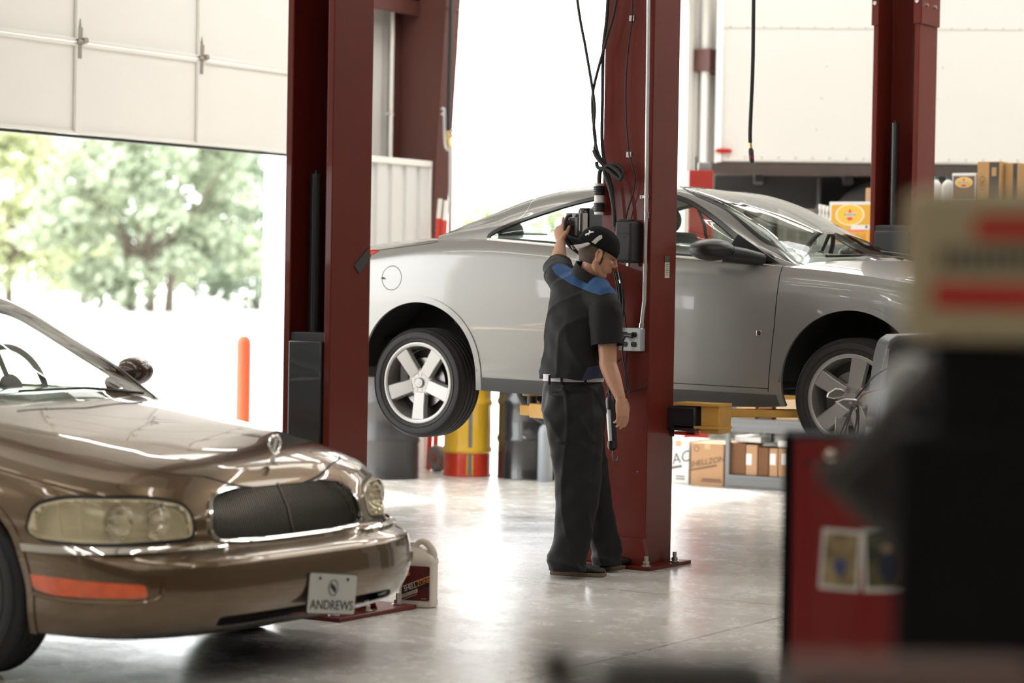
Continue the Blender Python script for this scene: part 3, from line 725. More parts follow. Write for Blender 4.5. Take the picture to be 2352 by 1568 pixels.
# wheel wells, underbody, cabin shell
for c in (RC, FC):
    for s_ in (-1, 1):
        ww = MB()
        ww.lathe([(c[2]+.01, s_*.885), (c[2]+.04, s_*.86), (c[2]+.05, s_*.45)], 40, axis='Y', M=Matrix.Translation((c[0], 0, c[1])), a0=.02, a1=PI-.02)
        ww.prism([(c[0]+(c[2]+.06)*math.cos(a), c[1]+(c[2]+.06)*math.sin(a)) for a in np.linspace(0, PI, 26)], s_*.44, s_*.46, 'Y')
        ww.build('wheel_well', WELL, sc_root)
ub = MB()
ub.box((1.4, 0, 1.0), (1.85, 1.56, .10)); ub.box((1.4, 0, .96), (4.6, .85, .10)); ub.box((1.4, -.74, .925), (1.9, .08, .08)); ub.box((1.4, .74, .925), (1.9, .08, .08))
ub.box((-.65, 0, 1.05), (.5, 1.3, .25)); ub.box((3.3, 0, 1.1), (.5, 1.2, .3)); ub.cyl((-.9, .3, .93), (1.9, .25, .93), .03); ub.box((-.05, 0, .92), (.12, 1.2, .08)); ub.box((2.83, 0, .92), (.12, 1.2, .08))
ub.build('underbody', WELL, sc_root, bevel=.01)
INT = mat('cabin_trim', (.03, .03, .032), .7); SEAT = mat('seat_cloth', (.045, .045, .05), .85)
MB().box((1.3, 0, 1.32), (2.3, 1.5, .12)).box((2.25, 0, 1.5), (.35, 1.45, .22)).box((2.46, 0, 1.60), (.30, 1.40, .07)).build('cabin_floor', INT, sc_root, bevel=.03)
for x, y, nm in ((1.15, -.36, 'front_seat'), (1.15, .36, 'front_seat'), (.42, -.33, 'rear_seat'), (.42, .33, 'rear_seat')):
    q = MB(); f = nm == 'front_seat'
    q.box((x+.22, y, 1.45), (.5, .48, .16)); q.prism([(x-.02, 1.42), (x+.12, 1.42), (x-.06, 1.86 if f else 1.80), (x-.16, 1.84 if f else 1.78)], y-.23, y+.23, 'Y')
    q.ellip((x-.13, y, 1.93 if f else 1.84), (.05, .13, .085 if f else .07)); q.build(nm, SEAT, sc_root, bevel=.03, seg=3)
sw = MB(); Ms = Matrix.Translation((2.02, .36, 1.70)) @ Matrix.Rotation(-1.15, 4, 'Y')
sw.tube([(.185*math.cos(a), .185*math.sin(a), 0) for a in np.linspace(0, 2*PI, 40)], .015, n=8, M=Ms); sw.ellip((0, 0, -.02), (.06, .06, .03), M=Ms)
for a in (.3, PI-.3, 1.5*PI): sw.tube([(0, 0, -.02), (.18*math.cos(a), .18*math.sin(a), 0)], .012, n=6, M=Ms)
sw.build('steering_wheel', BLKP, sc_root)
MB().ellip((1.78, 0, 1.965), (.03, .11, .035)).cyl((1.78, 0, 1.97), (1.70, 0, 2.05), .008).build('interior_mirror', BLKP, sc_root)
# door mirror
mm = MB(); mm.ellip((2.03, -.985, 1.722), (.135, .105, .062), n=28, m=16); mm.tube([(2.26, -.80, 1.672), (2.18, -.88, 1.69), (2.08, -.95, 1.705)], [.035, .045, .05], n=12)
mr = bpy.data.meshes.new('x')
MB().add([v for v in mm.v], mm.f).build('door_mirror', mat('mirror_housing', (.014, .013, .012), .4, coat=.1), sc_root)
sail = MB().prism([(2.02, 1.70), (2.36, 1.655), (2.10, 1.815)], -.815, -.80, 'Y'); sail.build('mirror_sail', WINB, sc_root, bevel=.004)
m2 = MB(); m2.ellip((1.99, .965, 1.735), (.085, .115, .060)); m2.tube([(2.08, .80, 1.68), (2.02, .94, 1.715)], .045, n=12); m2.build('door_mirror', MATS['mirror_housing'], sc_root)
# door badge, wipers, flap detail
bz = MB().box((2.29, -.905, 1.268), (.030, .008, .030)); bz.build('door_badge', CHROME, sc_root, bevel=.002)
MB().box((2.29, -.9095, 1.268), (.016, .004, .016)).build('badge_inset', mat('badge_dark', (.25, .24, .22), .3, metal=1), sc_root)
MB().cyl((-.262, -.905, 1.538), (-.262, -.895, 1.538), .006).build('flap_catch', BLKP, sc_root)
wi = MB(); wi.tube([(2.70, .1, 1.70), (2.60, -.2, 1.712), (2.52, -.55, 1.70)], .008, n=6); wi.tube([(2.70, .6, 1.69), (2.64, .3, 1.72), (2.62, -.05, 1.735)], .008, n=6); wi.build('wiper', BLK, sc_root)
MB().box((.02, 0, 1.838), (.12, .9, .02)).build('boot_lip', SILV, sc_root, bevel=.008)
WR = .330
for (x, z, st_, ro_) in ((0.0, .912, 0, PI), (2.83, .925, .03, -.22)):
    for s_ in (-1, 1):
        wheel('wheel', sc_root, (x, s_*.785, z), WR, .225, .238, s_, 5, WM, steer=st_, rot=ro_*-s_)
MB().box((3.745, 0, 1.18), (.06, .50, .12)).build('front_grille', BLKP, sc_root, bevel=.02)
# ================= GOLD SEDAN IN THE FOREGROUND =================
GOLD = mat('bronze_paint', (.145, .094, .050), .27, metal=.75, coat=1.0, coatr=.015, var=.03, scale=80)
LOWB = mat('lower_black', (.012, .012, .012), .6)
sd = thing('sedan', 'bronze four-door sedan with nose toward the camera, left foreground', 'car', (-5.57, 7.41, 0))
xfq = interp([0, .08, .2, .33, .44, .50, .56, .62, .72, .85, 1.0], [-.16, -.07, -.02, 0, -.006, -.012, -.03, -.115, -.145, -.165, -.215])
A = dict(nq=72, ns=200,
    xf=lambda q: float(xfq(q)), xr=lambda q: -5.06+.1*max(0, q-.7), Lf=.66, nf=3.7, Lr=.6, nr=3.4,
    zs=interp([-5, -.8, 0], [.20, .20, .185]),
    zt=interp([-5.06, -4.7, -4, -3, -2, -1.6, -1.17, -.95, -.7, -.5, -.35, -.25, -.20], [.90, .95, .975, .98, .97, .955, .895, .855, .812, .780, .755, .728, .715]),
    zc=interp([-5.06, -4.6, -4, -2, -1.5, -1.3, -.9, -.7, -.5, -.36, -.27, -.20], [.93, 1.0, 1.03, 1.03, 1.03, 1.005, .948, .915, .872, .832, .790, .745]),
    w=interp([0, .1, .3, .45, .52, .6, .75, .88, .95, 1], [.875, .905, .925, .935, .935, .93, .928, .915, .895, .855]),
    wx=interp([-5.06, -4.2, -3, -1.5, -.9, -.4, 0], [.96, .99, 1.0, 1.0, 1.0, .995, .985]),
    crown=lambda r: (1-r**3.2) if r < 1 else 0, spine=.55,
    cx0=-4.25, cx1=-1.18, nc=190,
    yb=interp([-4.25, -3.5, -2, -1.5, -1.18], [.78, .83, .84, .80, .74]), zb=interp([-4.25, -2, -1.5, -1.35, -1.18], [1.0, .99, .955, .87, .76]),
    ye=interp([-4.25, -3.6, -3, -2.4, -2.0, -1.7, -1.5, -1.18], [.66, .60, .60, .635, .69, .745, .785, .72]),
    ze=interp([-4.25, -3.9, -3.6, -3.2, -2.8, -2.5, -2.38, -2.2, -1.95, -1.7, -1.52, -1.35, -1.18], [1.02, 1.20, 1.34, 1.425, 1.445, 1.435, 1.42, 1.365, 1.245, 1.110, .985, .88, .76]),
    zr=interp([-4.25, -3.9, -3.6, -3.2, -2.8, -2.5, -2.3, -2.15, -1.9, -1.6, -1.35, -1.25, -1.18], [1.02, 1.21, 1.37, 1.475, 1.50, 1.495, 1.475, 1.44, 1.325, 1.175, 1.052, .99, .92]))
S = car_body(A)
FA = (-1.02, .335, .375); RA = (-3.83, .335, .375)
for c in (FA, RA):
    S.split(lambda P, Q, c=c: np.where((Q[:, 2] < .5) & (np.abs(P[:, 1]) > .6), np.hypot(P[:, 0]-c[0], P[:, 2]-c[1])-c[2]-.03, 1), 'body', 'lip')
    S.split(lambda P, Q, c=c: np.where((Q[:, 2] < .5) & (np.abs(P[:, 1]) > .6), np.hypot(P[:, 0]-c[0], P[:, 2]-c[1])-c[2], 1), 'lip', 'void')
T = lambda Q: Q[:, 0]
side = lambda Q: Q[:, 2] < .5
# arc positions: nose half-perimeter; outline given in (arc, z)
gr = corners([(-.475, .545), (-.44, .70), (-.2, .728), (.2, .728), (.44, .70), (.475, .545), (.2, .528), (-.2, .528)], [.06, .08, .1, .1, .08, .06, .1, .1])
S.split(lambda P, Q: np.where(side(Q), sdpoly(T(Q), P[:, 2], gr)-.012, 1), 'body', 'grille_frame')
S.split(lambda P, Q: np.where(side(Q), sdpoly(T(Q), P[:, 2], gr), 1), 'grille_frame', 'grille')
for sg, nm in ((-1, 'r'), (1, 'l')):
    hl = [(sg*a, b) for a, b in corners([(.545, .560), (.56, .672), (.72, .702), (1.03, .706), (1.19, .672), (1.245, .556), (.92, .548)], [.05, .05, .1, .14, .1, .03, .1])]
    S.split(lambda P, Q: np.where(side(Q), sdpoly(T(Q), P[:, 2], hl)-.014, 1), 'body', 'rim'+nm)
    S.split(lambda P, Q: np.where(side(Q), sdpoly(T(Q), P[:, 2], hl), 1), 'rim'+nm, 'lens'+nm)
    am = [(sg*a, b) for a, b in corners([(.86, .362), (.86, .410), (1.40, .425), (1.40, .395), (1.25, .352)], [.015, .015, .02, .01, .05])]
    S.split(lambda P, Q: np.where(side(Q), sdpoly(T(Q), P[:, 2], am), 1), 'body', 'amber'+nm)
    ch = [(sg*.40, .508), (sg*.44, .522), (sg*2.0, .540), (sg*2.0, .506)]
    S.split(lambda P, Q: np.where(side(Q), sdpoly(T(Q), P[:, 2], ch), 1), 'body', 'chrome'+nm)
# lower intake slot and black valance
S.split(lambda P, Q: np.where(side(Q), sdpoly(T(Q), P[:, 2], corners([(-.55, .235), (-.55, .275), (.55, .275), (.62, .235)], .018)), 1), 'body', 'intake')
S.split(lambda P, Q: np.where(side(Q) & (P[:, 0] > -.9), P[:, 2]-.203, 1), 'body', 'valance')
# hood shut line
hood = corners([(-1.44, -.78), (-.75, -.745), (-.34, -.60), (-.225, -.3), (-.2, 0), (-.225, .3), (-.34, .60), (-.75, .745), (-1.44, .78)], [0.01, .1, .1, .1, .1, .1, .1, .1, .01])
cutline(S, ('top',), lambda P, Q: Q[:, 2] == 1, [tuple(p) for p in hood], .003, ax=(0, 1))
# glass
def wsA(P, m): return sdpoly(P[:, 0], P[:, 1], rpoly([(-2.18-m, 0), (-2.21-m, .35), (-2.30-m, .585), (-1.95, .655+m), (-1.6, .735+m), (-1.50+m, .755+m), (-1.36+m, .55), (-1.27+m, .25), (-1.25+m, 0), (-1.27+m, -.25), (-1.36+m, -.55), (-1.50+m, -.755-m), (-1.6, -.735-m), (-1.95, -.655-m), (-2.30-m, -.585), (-2.21-m, -.35)], 5))
S.split(lambda P, Q: np.where(np.abs(P[:, 0]+1.75) < .7, wsA(P, .018), 1), 'cabin', 'wsframe'); S.split(lambda P, Q: wsA(P, 0), 'wsframe', 'ws')
sw_ = corners([(-1.72, 1.01), (-2.32, 1.335), (-3.0, 1.37), (-3.45, 1.335), (-3.95, 1.01)], [.03, .1, .1, .1, .05])
for s_, nm in ((-1, 'near'), (1, 'far')):
    S.split(lambda P, Q: np.where(P[:, 1]*s_ > .3, sdpoly(P[:, 0], P[:, 2], sw_)-.02, 1), 'cabin', 'wf'+nm); S.split(lambda P, Q: np.where(P[:, 1]*s_ > .3, sdpoly(P[:, 0], P[:, 2], sw_), 1), 'wf'+nm, 'wg'+nm)
S.emit(('body', 'top', 'cabin'), 'body', GOLD, sd, isl=False)
S.emit('lip', 'arch_lip', GOLD, sd, off=.005, thick=.02)
S.emit('gap', 'panel_gap', mat('panel_gap', (.02, .02, .02), .7), sd, off=-.001)
S.emit(('wfnear',), 'window_surround', WINB, sd, off=.002); S.emit(('wffar',), 'window_surround', WINB, sd, off=.002)
S.emit('wgnear', 'side_glass', GLS, sd, off=-.003); S.emit('wgfar', 'side_glass', GLS, sd, off=-.003)
S.emit('wsframe', 'windscreen_seal', WINB, sd, off=.002); S.emit('ws', 'windscreen', glassmat('sedan_windscreen', (.80, .86, .80)), sd, off=-.002)
S.emit('valance', 'valance', LOWB, sd, off=-.002); S.emit('intake', 'lower_intake', LOWB, sd, off=-.03); 
S.emit('grille_frame', 'grille_surround', CHROME, sd, off=.010, thick=.03)
GRB = mat('grille_dark', (.008, .007, .006), .5)
S.emit('grille', 'grille_back', GRB, sd, off=-.03)
# grille bars follow the curve of the nose
def surf_pt(arc, z):
    i = int(np.clip(np.searchsorted(S.arc0, arc)-1, 0, len(S.arc0)-2)); t = (arc-S.arc0[i])/(S.arc0[i+1]-S.arc0[i]); c = S.ring0[i]*(1-t)+S.ring0[i+1]*t
    return np.array([np.interp(z, c[:, 2], c[:, 0]), np.interp(z, c[:, 2], c[:, 1]), z])
def surf_at(arc, z, off=0.0):
    p = surf_pt(arc, z); n = np.cross(surf_pt(arc+.01, z)-surf_pt(arc-.01, z), surf_pt(arc, z+.008)-surf_pt(arc, z-.008)); n = n/np.linalg.norm(n)
    if n[0] < 0 and abs(arc) < .9: n = -n
    if abs(arc) >= .9 and n[1]*arc < 0: n = -n
    return p+n*off
gb = MB(); zr_ = lambda a: (.531+.02*(abs(a)/.47)**4, .724-.035*(abs(a)/.47)**4)
for a in np.arange(-.462, .463, .0125):
    z0, z1 = zr_(a); pts = [surf_at(a, z, -.008) for z in (z0, (z0+z1)/2, z1)]
    gb.tube([tuple(p) for p in pts], .0022, n=5)
gb.build('grille_bars', mat('grille_chrome', (.20, .18, .15), .25, metal=1), sd)
cb = MB().tube([tuple(surf_at(0, z, -.002)) for z in (.53, .63, .726)], .003, n=8); cb.build('grille_centre_bar', MATS['grille_chrome'], sd)
RIMB = mat('lamp_rubber', (.01, .01, .01), .5)
REFL = mat('lamp_reflector', (.88, .84, .68), .2, metal=.25, bump=.25, bscale=14)
LENS = glassmat('aged_lens', (.96, .93, .84), rough=.06)
_nt = LENS.node_tree; _o = [n for n in _nt.nodes if n.type == 'OUTPUT_MATERIAL'][0]; _src = _o.inputs[0].links[0].from_socket
_d = _nt.nodes.new('ShaderNodeBsdfDiffuse'); _d.inputs[0].default_value = (.90, .76, .50, 1); _m = _nt.nodes.new('ShaderNodeMixShader'); _m.inputs[0].default_value = .24
_nt.links.new(_src, _m.inputs[1]); _nt.links.new(_d.outputs[0], _m.inputs[2]); _nt.links.new(_m.outputs[0], _o.inputs[0])
for nm, sg in (('r', -1), ('l', 1)):
    S.emit('rim'+nm, 'lamp_surround', RIMB, sd, off=-.004, thick=.03)
    h = S.emit('lens'+nm, 'head_lamp', LENS, sd, off=.004, isl=False)
    b = S.emit('lens'+nm, 'reflector', REFL, sd, off=-.055, isl=False); b.parent = h
    w1 = S.emit('lens'+nm, 'lamp_housing', mat('lamp_housing', (.70, .65, .50), .35, metal=.2), sd, off=-.002, thick=.055, isl=False); w1.parent = h
    me = w1.data; bm = bmesh.new(); bm.from_mesh(me)
    nf = [f for f in bm.faces if all(len(e.link_faces) == 2 for e in f.edges)]
    bmesh.ops.delete(bm, geom=nf, context='FACES_ONLY'); bm.to_mesh(me); bm.free()
    for arc, rad in ((.70, .058), (.86, .064)):
        p = Vector(surf_at(sg*arc, .628, -.03)); n = Vector(surf_at(sg*arc, .628, .1))-Vector(surf_at(sg*arc, .628, 0)); n.normalize()
        M_ = Matrix.Translation(p) @ Vector((1, sg*.15, 0)).to_track_quat('Z', 'Y').to_matrix().to_4x4()
        MB().lathe([(.012, -.035), (rad*.5, -.025), (rad*.85, -.005), (rad, .02), (rad+.004, .022)], 28, M=M_).build('lamp_bowl', CHROME, h)
        MB().ellip((0, 0, -.01), (.013, .013, .022), M=M_).build('bulb', mat('bulb_glass', (.8, .8, .75), .1, coat=1), h)
    for arc in (1.0, 1.09):
        MB().tube([tuple(surf_at(sg*arc, z, -.02)) for z in (.57, .63, .69)], .006, n=8).build('lamp_rib', MATS['lamp_housing'], h)
    S.emit('amber'+nm, 'indicator_lamp', mat('amber_lens', (.75, .10, .012), .15, coat=1, var=.35, scale=18), sd, off=.002, thick=.01)
    S.emit('chrome'+nm, 'bumper_moulding', CHROME, sd, off=.012, thick=.016)
# recess line under each indicator
for sg in (-1, 1):
    MB().tube([tuple(surf_at(sg*a, z, .002)) for a, z in ((.80, .40), (.82, .362), (.9, .343), (1.1, .340), (1.22, .343), (1.33, .352))], .009, n=8, res=4).build('indicator_recess', GOLD, sd)
# bonnet ornament
og = MB(); og.tube([(.0+-.25, 0, .80), (-.235, 0, .835)], [.014, .006], n=10); og.tube([(-.232, .0+.034*math.cos(a), .872+.036*math.sin(a)) for a in np.linspace(0, 2*PI, 28)], .0055, n=8)
og.box((-.24, 0, .798), (.05, .022, .012)); og.prism([(-.016, -.028), (-.004, -.030), (.016, .024), (.004, .028)], -.236, -.230, 'X', M=Matrix.Translation((0, 0, .872)))
og.build('bonnet_ornament', CHROME, sd)
# front plate
pl = bpy.data.objects.new('front_plate', None); COL.objects.link(pl); pl.parent = sd; pl.location = (.006, .065, .305); pl.rotation_euler = (0, math.radians(7), PI/2)
PW = mat('plate_white', (.50, .49, .45), .45, metal=.2)
MB().prism(corners([(-.152, -.076), (.152, -.076), (.152, .076), (-.152, .076)], .012), -.002, .002, 'Y').build('plate', PW, pl)
MB().prism(corners([(-.156, -.080), (.156, -.080), (.156, .080), (-.156, .080)], .012), .0005, .006, 'Y').build('plate_frame', BLKP, pl)
for x in (-.09, .09): MB().cyl((x, -.006, .058), (x, 0, .058), .006, n=12).build('plate_screw', BLKP, pl)
Mt = Matrix.Translation((0, -.0032, -.045)) @ Matrix.Rotation(PI/2, 4, 'X')
text('plate_text', 'ANDREWS', .052, INK, pl, Mt, sx=1.12)
em = MB()
for r in (.030, .026): pass
em.lathe([(.0285, -.0040), (.031, -.0040), (.031, -.002), (.0285, -.002)], 32, axis='Y', M=Matrix.Translation((0, 0, .024)))
for k in (-1, 0, 1):
    em.prism([(-.006, -.010), (.006, -.010), (.006, .004), (0, .012), (-.006, .004)], -.0040, -.002, 'Y', M=Matrix.Translation((k*.011, 0, .024-k*.007)) @ Matrix.Rotation(0, 4, 'Y'))
em.build('plate_emblem', INK, pl)
# door mirrors
for s_ in (1, -1):
    m2 = MB(); m2.ellip((-1.80, s_*.955, 1.085), (.075, .105, .066), n=24, m=14); m2.tube([(-1.80, s_*.80, 1.03), (-1.80, s_*.90, 1.06)], .035, n=12); m2.build('door_mirror', mat('sedan_mirror', (.07, .045, .03), .25, metal=.4, coat=1), sd)
# wells, floor, interior
for c in (FA, RA):
    for s_ in (-1, 1):
        ww = MB()
        ww.lathe([(c[2]+.01, s_*.905), (c[2]+.04, s_*.88), (c[2]+.05, s_*.5)], 36, axis='Y', M=Matrix.Translation((c[0], 0, c[1])), a0=.02, a1=PI-.02)
        ww.prism([(c[0]+(c[2]+.06)*math.cos(a), c[1]+(c[2]+.06)*math.sin(a)) for a in np.linspace(0, PI, 26)], s_*.48, s_*.50, 'Y')
        ww.build('wheel_well', WELL, sd)
ww = MB()
ww.box((-.75, 0, .32), (1.0, .9, .2)); ww.box((-2.5, 0, .25), (2.2, 1.6, .08)); ww.box((-.62, 0, .22), (.7, 1.5, .05)); ww.box((-4.5, 0, .35), (.6, 1.4, .2))
ww.build('underbody', WELL, sd)
BEIGE = mat('beige_trim', (.26, .23, .18), .7); GRS = mat('grey_seat', (.15, .15, .155), .8)
q = MB(); q.box((-1.72, 0, .955), (.46, 1.36, .06)); q.box((-1.55, 0, .95), (.30, 1.0, .06)); q.box((-1.80, 0, .90), (.26, 1.42, .12)); q.build('dashboard', BEIGE, sd, bevel=.03, seg=3)
MB().box((-2.7, 0, .45), (2.4, 1.5, .1)).build('cabin_floor', BEIGE, sd)
for x, y in ((-2.75, -.38), (-2.75, .38), (-3.65, -.38), (-3.65, .38)):
    q = MB(); q.box((x+.2, y, .58), (.5, .5, .2)); q.prism([(x-.04, .55), (x+.10, .55), (x-.06, 1.13), (x-.18, 1.12)], y-.25, y+.25, 'Y'); q.ellip((x-.13, y, 1.22), (.06, .13, .10)); q.build('seat', GRS, sd, bevel=.04, seg=3)
sw = MB(); Ms = Matrix.Translation((-1.98, .38, 1.02)) @ Matrix.Rotation(1.2, 4, 'Y') @ Matrix.Rotation(PI, 4, 'Z')
sw.tube([(.19*math.cos(a), .19*math.sin(a), 0) for a in np.linspace(0, 2*PI, 40)], .014, n=8, M=Ms); sw.ellip((0, 0, -.02), (.07, .07, .03), M=Ms)
for a in (.3, PI-.3, 1.5*PI): sw.tube([(0, 0, -.02), (.18*math.cos(a), .18*math.sin(a), 0)], .012, n=6, M=Ms)
sw.build('steering_wheel', GRS, sd)
MB().box((-2.16, .32, 1.37), (.12, .36, .02)).build('sun_visor', BEIGE, sd, bevel=.01); MB().box((-2.16, -.32, 1.37), (.12, .36, .02)).build('sun_visor', BEIGE, sd, bevel=.01)
MB().ellip((-2.0, 0, 1.26), (.03, .12, .035)).cyl((-2.0, 0, 1.27), (-2.08, 0, 1.36), .008).build('interior_mirror', BLKP, sd)
wi = MB(); wi.tube([(-1.30, .45, 1.018), (-1.30, .1, 1.05), (-1.30, -.3, 1.048)], .006, n=6); wi.build('wiper', BLK, sd)
for x in (FA[0], RA[0]):
    for s_ in (-1, 1): wheel('wheel', sd, (x, s_*.80, .325), .325, .215, .20, s_, 5, WM)
# ================= LIFT COLUMNS =================
UX = -6.33
def column(name, label, u1, v0, w, d, z1, flare, cz=None, rod=None, opening='-v', plate=(.12, .12, .13, .13), tri=(-1, 1), bl=None):
    """folded-plate column; u1 = its right face, v0 = near face; root at floor centre"""
    cx, cy = u1-w/2, v0+d/2; t = thing(name, label, 'lift column', (cx, cy, 0), 0); th = .012; lip = .035
    m = MB(); s_ = -1 if opening == '-v' else 1
    o = [(-w/2, s_*d/2), (-w/2+lip, s_*d/2), (-w/2+lip, s_*(d/2-th)), (-w/2+th, s_*(d/2-th)), (-w/2+th, -s_*(d/2-th)), (w/2-th, -s_*(d/2-th)), (w/2-th, s_*(d/2-th)), (w/2-lip, s_*(d/2-th)), (w/2-lip, s_*d/2), (w/2, s_*d/2), (w/2, -s_*d/2), (-w/2, -s_*d/2)]
    n = len(o); vs = [(a, b, .02) for a, b in o]+[(a, b, z1) for a, b in o]
    m.add(vs, [(i, (i+1) % n, n+(i+1) % n, n+i) for i in range(n)])
    m.build('channel', RED, t, bevel=.004, ang=30)
    bp = MB().box(((plate[1]-plate[0])/2, (plate[3]-plate[2])/2, .010), (w+plate[0]+plate[1], d+plate[2]+plate[3], .02)); bp.build('base_plate', RED, t, bevel=.004)
    # gussets
    gm = MB()
    gm.prism([(-w/2-.12, .02), (w/2+.035, .02), (w/2-.0, .165), (-w/2-.01, .165)], -d/2-.035, -d/2-.0005, 'Y')
    if opening == '-v': gm = MB()
    for yy in (-d/2+.03, d/2-.03):
        for sx in tri: gm.add([(sx*w/2, yy-.005, .02), (sx*(w/2+.09), yy-.005, .02), (sx*w/2, yy-.005, .20), (sx*w/2, yy+.005, .02), (sx*(w/2+.09), yy+.005, .02), (sx*w/2, yy+.005, .20)], [(0, 1, 2), (3, 5, 4), (0, 3, 4, 1), (1, 4, 5, 2), (0, 2, 5, 3)])
    if gm.v: gm.build('gusset', RED, t, bevel=.002)
    for x, y in bl or [(sx*(w/2+.075), sy*(d/2+.085)) for sx, sy in ((-1, -1), (1, -1), (1, 1), (-1, 1))]:
        b = MB()
        b.cyl((x, y, .02), (x, y, .026), .026, n=20).cyl((x, y, .026), (x, y, .046), .019, n=6).cyl((x, y, .04), (x, y, .075), .011, n=12).build('anchor_bolt', STEEL, t, bevel=.001)
    if cz:
        MB().box((0, s_*(.02), (cz[0]+cz[1])/2), (w-.05, d-.06, cz[1]-cz[0])).box((0, s_*(d/2-.012), (cz[0]+cz[1])/2-.02), (w-2*lip-.01, .05, cz[1]-cz[0]-.04)).build('carriage', mat('carriage_black', (.018, .018, .020), .35, coat=.2, var=.2), t, bevel=.006)
    if rod:
        MB().cyl((-.05, s_*.03, rod[0]), (-.05, s_*.03, rod[1]), .028, n=24).cyl((-.05, s_*.03, rod[1]), (-.05, s_*.03, rod[1]+.012), .031, n=24).cyl((-.05, s_*.03, rod[1]), (-.05, s_*.03, rod[1]+.03), .008).build('hydraulic_cylinder', mat('cylinder_grey', (.10, .10, .10), .22, metal=.8), t)
        MB().cyl((w/2-.06, s_*.03, .1), (w/2-.06, s_*.03, z1-.05), .006, n=8).build('lift_cable', STEEL, t)
    return t
ca = column('lift_column', 'red lift column with black carriage beside the bronze sedan', -6.51, 8.70, .265, .30, 4.7, .1, plate=(.12, .15, .10, .20), bl=[(-.19, -.20), (.215, -.20), (.235, .02), (.215, .29)], cz=(.15, 1.28), rod=(1.2, 1.985), opening='-v')
tp = MB().add([(.1335, .02, 1.585), (.1335, .13, 1.665), (.1335, .148, 1.625), (.1335, .06, 1.545), (.1365, .02, 1.585), (.1365, .13, 1.665), (.1365, .148, 1.625), (.1365, .06, 1.545)], [(0, 1, 2, 3), (7, 6, 5, 4), (0, 4, 5, 1), (1, 5, 6, 2), (2, 6, 7, 3), (3, 7, 4, 0)]); tp.build('tape_strip', mat('dark_tape', (.03, .03, .03), .6), ca)
cb_ = column('lift_column', 'red lift column with outlet box, cables and power unit beside the mechanic', UX, 11.30, .305, .285, 4.7, .0, cz=None, opening='+v', plate=(.20, .075, .085, .10), tri=(), bl=[(.190, -.195), (.195, .11), (-.24, -.18), (-.24, .19)])
cc = column('lift_column', 'red lift column behind the coupe and before the white truck', UX, 14.86, .33, .30, 4.7, .0, cz=(.9, 1.95), rod=(1.2, 2.62), opening='-v')
# upper sleeve with bolts on the far column
q = MB(); 
for sx in (-1, 1): q.box((sx*.172, -.0, 3.9), (.012, .31, 1.25)); q.box((sx*.150, -.158, 3.9), (.05, .012, 1.25))
q.build('sleeve', RED, cc, bevel=.002)
for sx in (-1, 1): MB().cyl((sx*.150, -.175, 3.42), (sx*.150, -.160, 3.42), .014, n=6).build('sleeve_bolt', STEEL, cc)
for y_ in (-.08, .06): MB().cyl((.178, y_, 3.40), (.19, y_, 3.40), .012, n=6).build('sleeve_bolt', STEEL, cc)
# stickers and clips on the near column (local frame: centre at -6.4825, 11.4425)
def LC(p): return Vector(p)-cb_.location
FY = 11.30-.001
def onface(px, py): return LC(on(px, py, 1, FY))
def onside(px, py): return LC(on(px, py, 0, UX+.001))
p = onside(1532, 620); MB().box((p.x, p.y, p.z), (.003, .050, .085)).build('rating_label', mat('label_cream', (.55, .50, .42), .6), cb_)
p2 = onside(1532, 595); MB().box((p2.x, p2.y, p2.z), (.003, .050, .035)).build('label_header', mat('label_grey', (.06, .055, .05), .6), cb_)
for k in range(6): MB().box((p.x+.002, p.y-.004*(k % 2), p.z+.032-k*.011), (.001, .034-.006*(k % 3), .003)).build('label_line', INK, cb_)
for px, py in ((1452, 42), (1445, 355)):
    p = onface(px, py); m = MB().box((p.x, p.y-.004, p.z), (.030, .006, .030)).box((p.x, p.y-.010, p.z), (.008, .010, .012)); m.build('cable_clip', WHITE, cb_, bevel=.002)
for px, py in ((1405, 1079), (1464, 1083), (1395, 1097)):
    p = onface(px, py); MB().cyl((p.x, p.y-.002, p.z), (p.x, p.y+.001, p.z), .004, n=10).build('bolt_hole', STEEL if px == 1464 else BLK, cb_)
# ---- swing arms (each pair carried by its column's carriage) ----
def arm(name, label, root, p0, p1, zt, padp, zpad, h=.085, fo=.72):
    t = thing(name, label, 'lift arm', root, 0)
    r = Vector(root); a = Vector(p0)-r; b = Vector(p1)-r; d = (b-a); L = d.length; d.normalize(); an = math.atan2(d.y, d.x)
    M = Matrix.Translation(a) @ Matrix.Rotation(an, 4, 'Z')
    MB().box((L*fo/2, 0, 0), (L*fo, .115, h), M=M).build('outer_arm', YEL, t, bevel=.006)
    MB().box((L*.78, 0, -.002), (L*.44, .085, h*.72), M=M).build('inner_arm', YEL, t, bevel=.005)
    pp = Vector((*padp, 0))-r
    MB().cyl((pp.x, pp.y, a.z-.01), (pp.x, pp.y, zpad-r.z-.02), .028, n=20).build('pad_stem', BLKP, t)
    MB().cyl((pp.x, pp.y, zpad-r.z-.022), (pp.x, pp.y, zpad-r.z-.004), .058, n=28).build('lift_pad', YEL, t, bevel=.004)
    return t
pz = .885
A0 = (-6.48, 11.66, .775)
arm('lift_arm', 'yellow swing arm reaching back under the coupe behind the mechanic', (-6.48, 11.66, .70), (-6.55, 11.70, .775), (-7.62, 12.12, .775), 0, (-7.56, 12.10), .880, fo=.90)
fa = arm('lift_arm', 'yellow swing arm under the coupe right of the red column', (-6.33, 11.72, .70), (-6.25, 11.78, .825), (-5.28, 12.62, .825), 0, (-5.45, 12.45), .868, h=.042)
arm('lift_arm', 'far yellow swing arm crossing under the coupe door', (-6.3, 14.80, .70), (-6.25, 14.7, .82), (-5.50, 13.55, .82), 0, (-5.55, 13.6), .868, h=.045)
